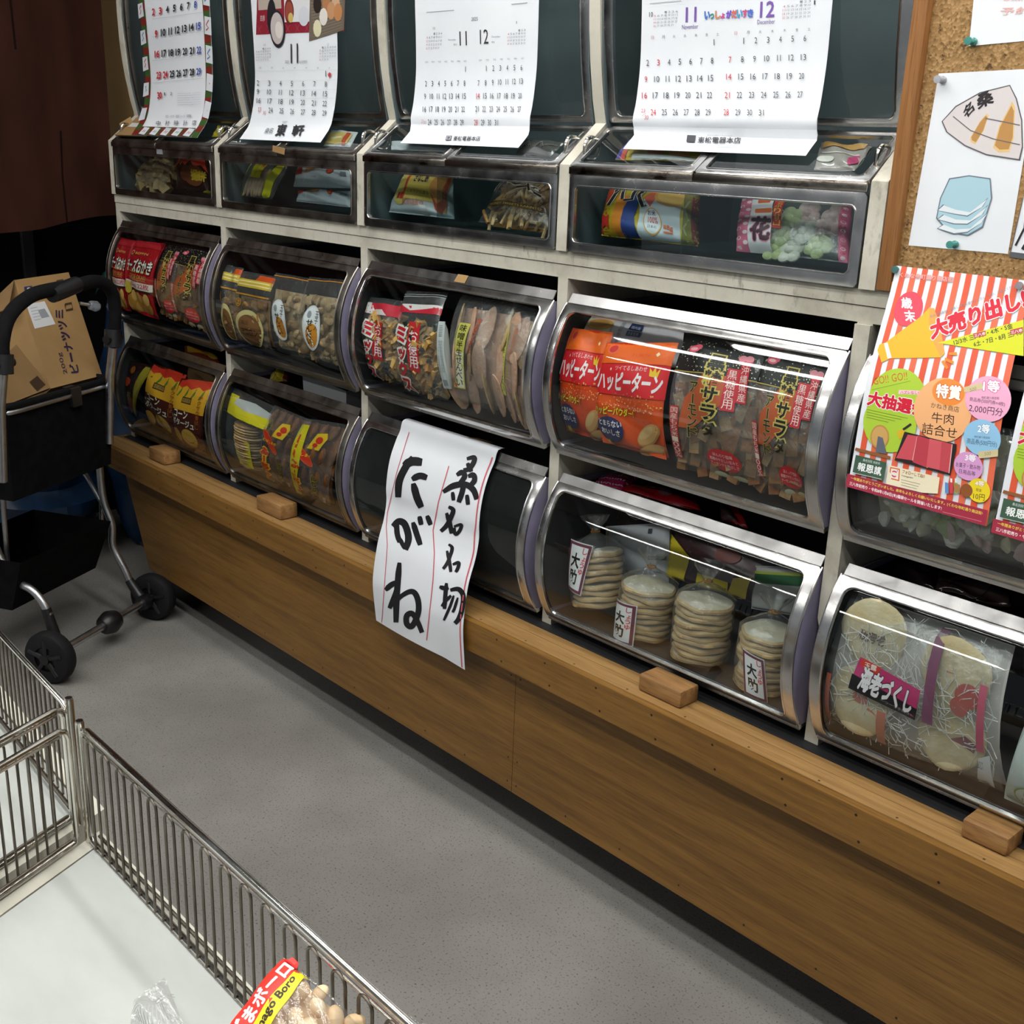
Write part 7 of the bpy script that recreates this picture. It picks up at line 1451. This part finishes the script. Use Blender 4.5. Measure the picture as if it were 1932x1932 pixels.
for (x, y, zt, lab) in ((1.9665, -.9600, .686, 'chrome corner post of the nearer fenced table'), (1.9290, -.9545, .694, 'chrome corner post of the farther fenced table')):
    mb = MB(); mb.lathe((x, y, TH), (0, 0, 1), [(0, 0), (0, .0042), (.001, .0044), (zt - TH - .003, .0044), (zt - TH, .0036), (zt - TH, 0)], M['chrome'], 16); mb.build('corner_post', label=lab, cat='post', loc=(x, y, TH))
# bag of egg balls, zip bags
BT = Crop(400, 1690, .20704)
tipp = onY(*BT(640, 600), -.985); tipp = tipp if tipp[2] > TH + .02 else onZ(*BT(640, 600), TH + .06)
nb = np.array([.30, -.35, .88]); q4b = [onP(*BT(*p), tipp, nb) for p in ((120, 1270), (900, 1900), (1400, 1180), (655, 560))]
zmin = min(p[2] for p in q4b)
for p in q4b: p[2] = max(p[2], TH + .012)
def borofill(r, S, n):
    rr = random.Random(3); base = None; k = 0; pts = []
    while len(pts) < 46 and k < 4000:
        k += 1; u, v = rr.uniform(.32, .97), rr.uniform(.06, .97); p = S(u, v, .75) - n * .006
        if all(np.linalg.norm(p - q) > .0135 for q in pts): pts.append(p)
    for p in pts:
        if base is None:
            mb = MB(); blob(mb, (0, 0, 0), .0088, .0082, .0070, FOOD['boro'], None, 10, .02, 1); base = mb.build('egg_ball', None); o = base
        else: o = base.copy(); COL.objects.link(o)
        o.parent = r; o.location = p - ORG[r.name]; o.rotation_euler = (rr.uniform(0, 6), rr.uniform(0, 6), rr.uniform(0, 6)); s = rr.uniform(.8, 1.12); o.scale = (s, s, s * rr.uniform(.8, 1)); ORG[o.name] = ORG[r.name]
    mb = MB(); mb.grid(lambda a, b: S(.05 + .9 * a, .05 + .9 * b, .35) - n * .012, 5, 5, FOOD['boro']); mb.build('backing', r)
def borop(sf):
    sf.poly([(.02, 0), (.27, 0), (.24, .98), (.02, 1)], '#d8352a'); sf.poly([(.23, 0), (.40, 0), (.34, .97), (.22, .97)], '#e6cf1c'); sf.poly([(.03, .96), (.20, .94), (.16, 1.05), (.08, 1.06)], '#d22a22')
    sf.text('ごまボーロ', (.21, .02), (.20, .93), (.06, .02), '#f0e4e0', bold=.05); sf.text('Tamago Boro', (.36, .05), (.31, .86), (.27, .05), '#2a2518', bold=.04)
clearbag('egg_ball_bag', 'red and yellow headed clear bag of pale egg balls lying on the nearer table', 'snack bag', q4b, 0, 0, .020, borofill, borop, 'bags on the nearer table', None, seed=151, film='film_soft')
ZB_ = Crop(200, 1760, .3209)
def zipbag(lab, px4, crop, p0, n, sd):
    q = [onP(*crop(*p), p0, n) for p in px4]
    pack('zip_bag', lab, 'bag', q, 0, 0, .004, M['film_soft'], lambda sf: (sf.rect(.0, .70, 1, .712, '#9a9c9a'), sf.rect(.0, .74, 1, .75, '#9a9c9a'), [sf.rect(.08 + .06 * k, .30, .10 + .06 * k, .66, '#a8aaa8') for k in range(13)]) and None, 'bags on the nearer table', None, seed=sd, back=.3, wr=.0015)
p0 = onZ(*ZB_(300, 500), TH + .05)
zipbag('clear ribbed zip bag left of the egg ball bag on the nearer table', [(120, 640), (520, 700), (345, 262), (170, 400)], ZB_, p0, (.3, -.5, .8), 152)
p0 = onZ(*ZB_(1700, 520), TH + .10)
zipbag('clear bag corner at the bottom edge beside the long wire fence', [(1600, 620), (1960, 640), (1860, 520), (1668, 440)], ZB_, p0, (.3, -.6, .7), 153)
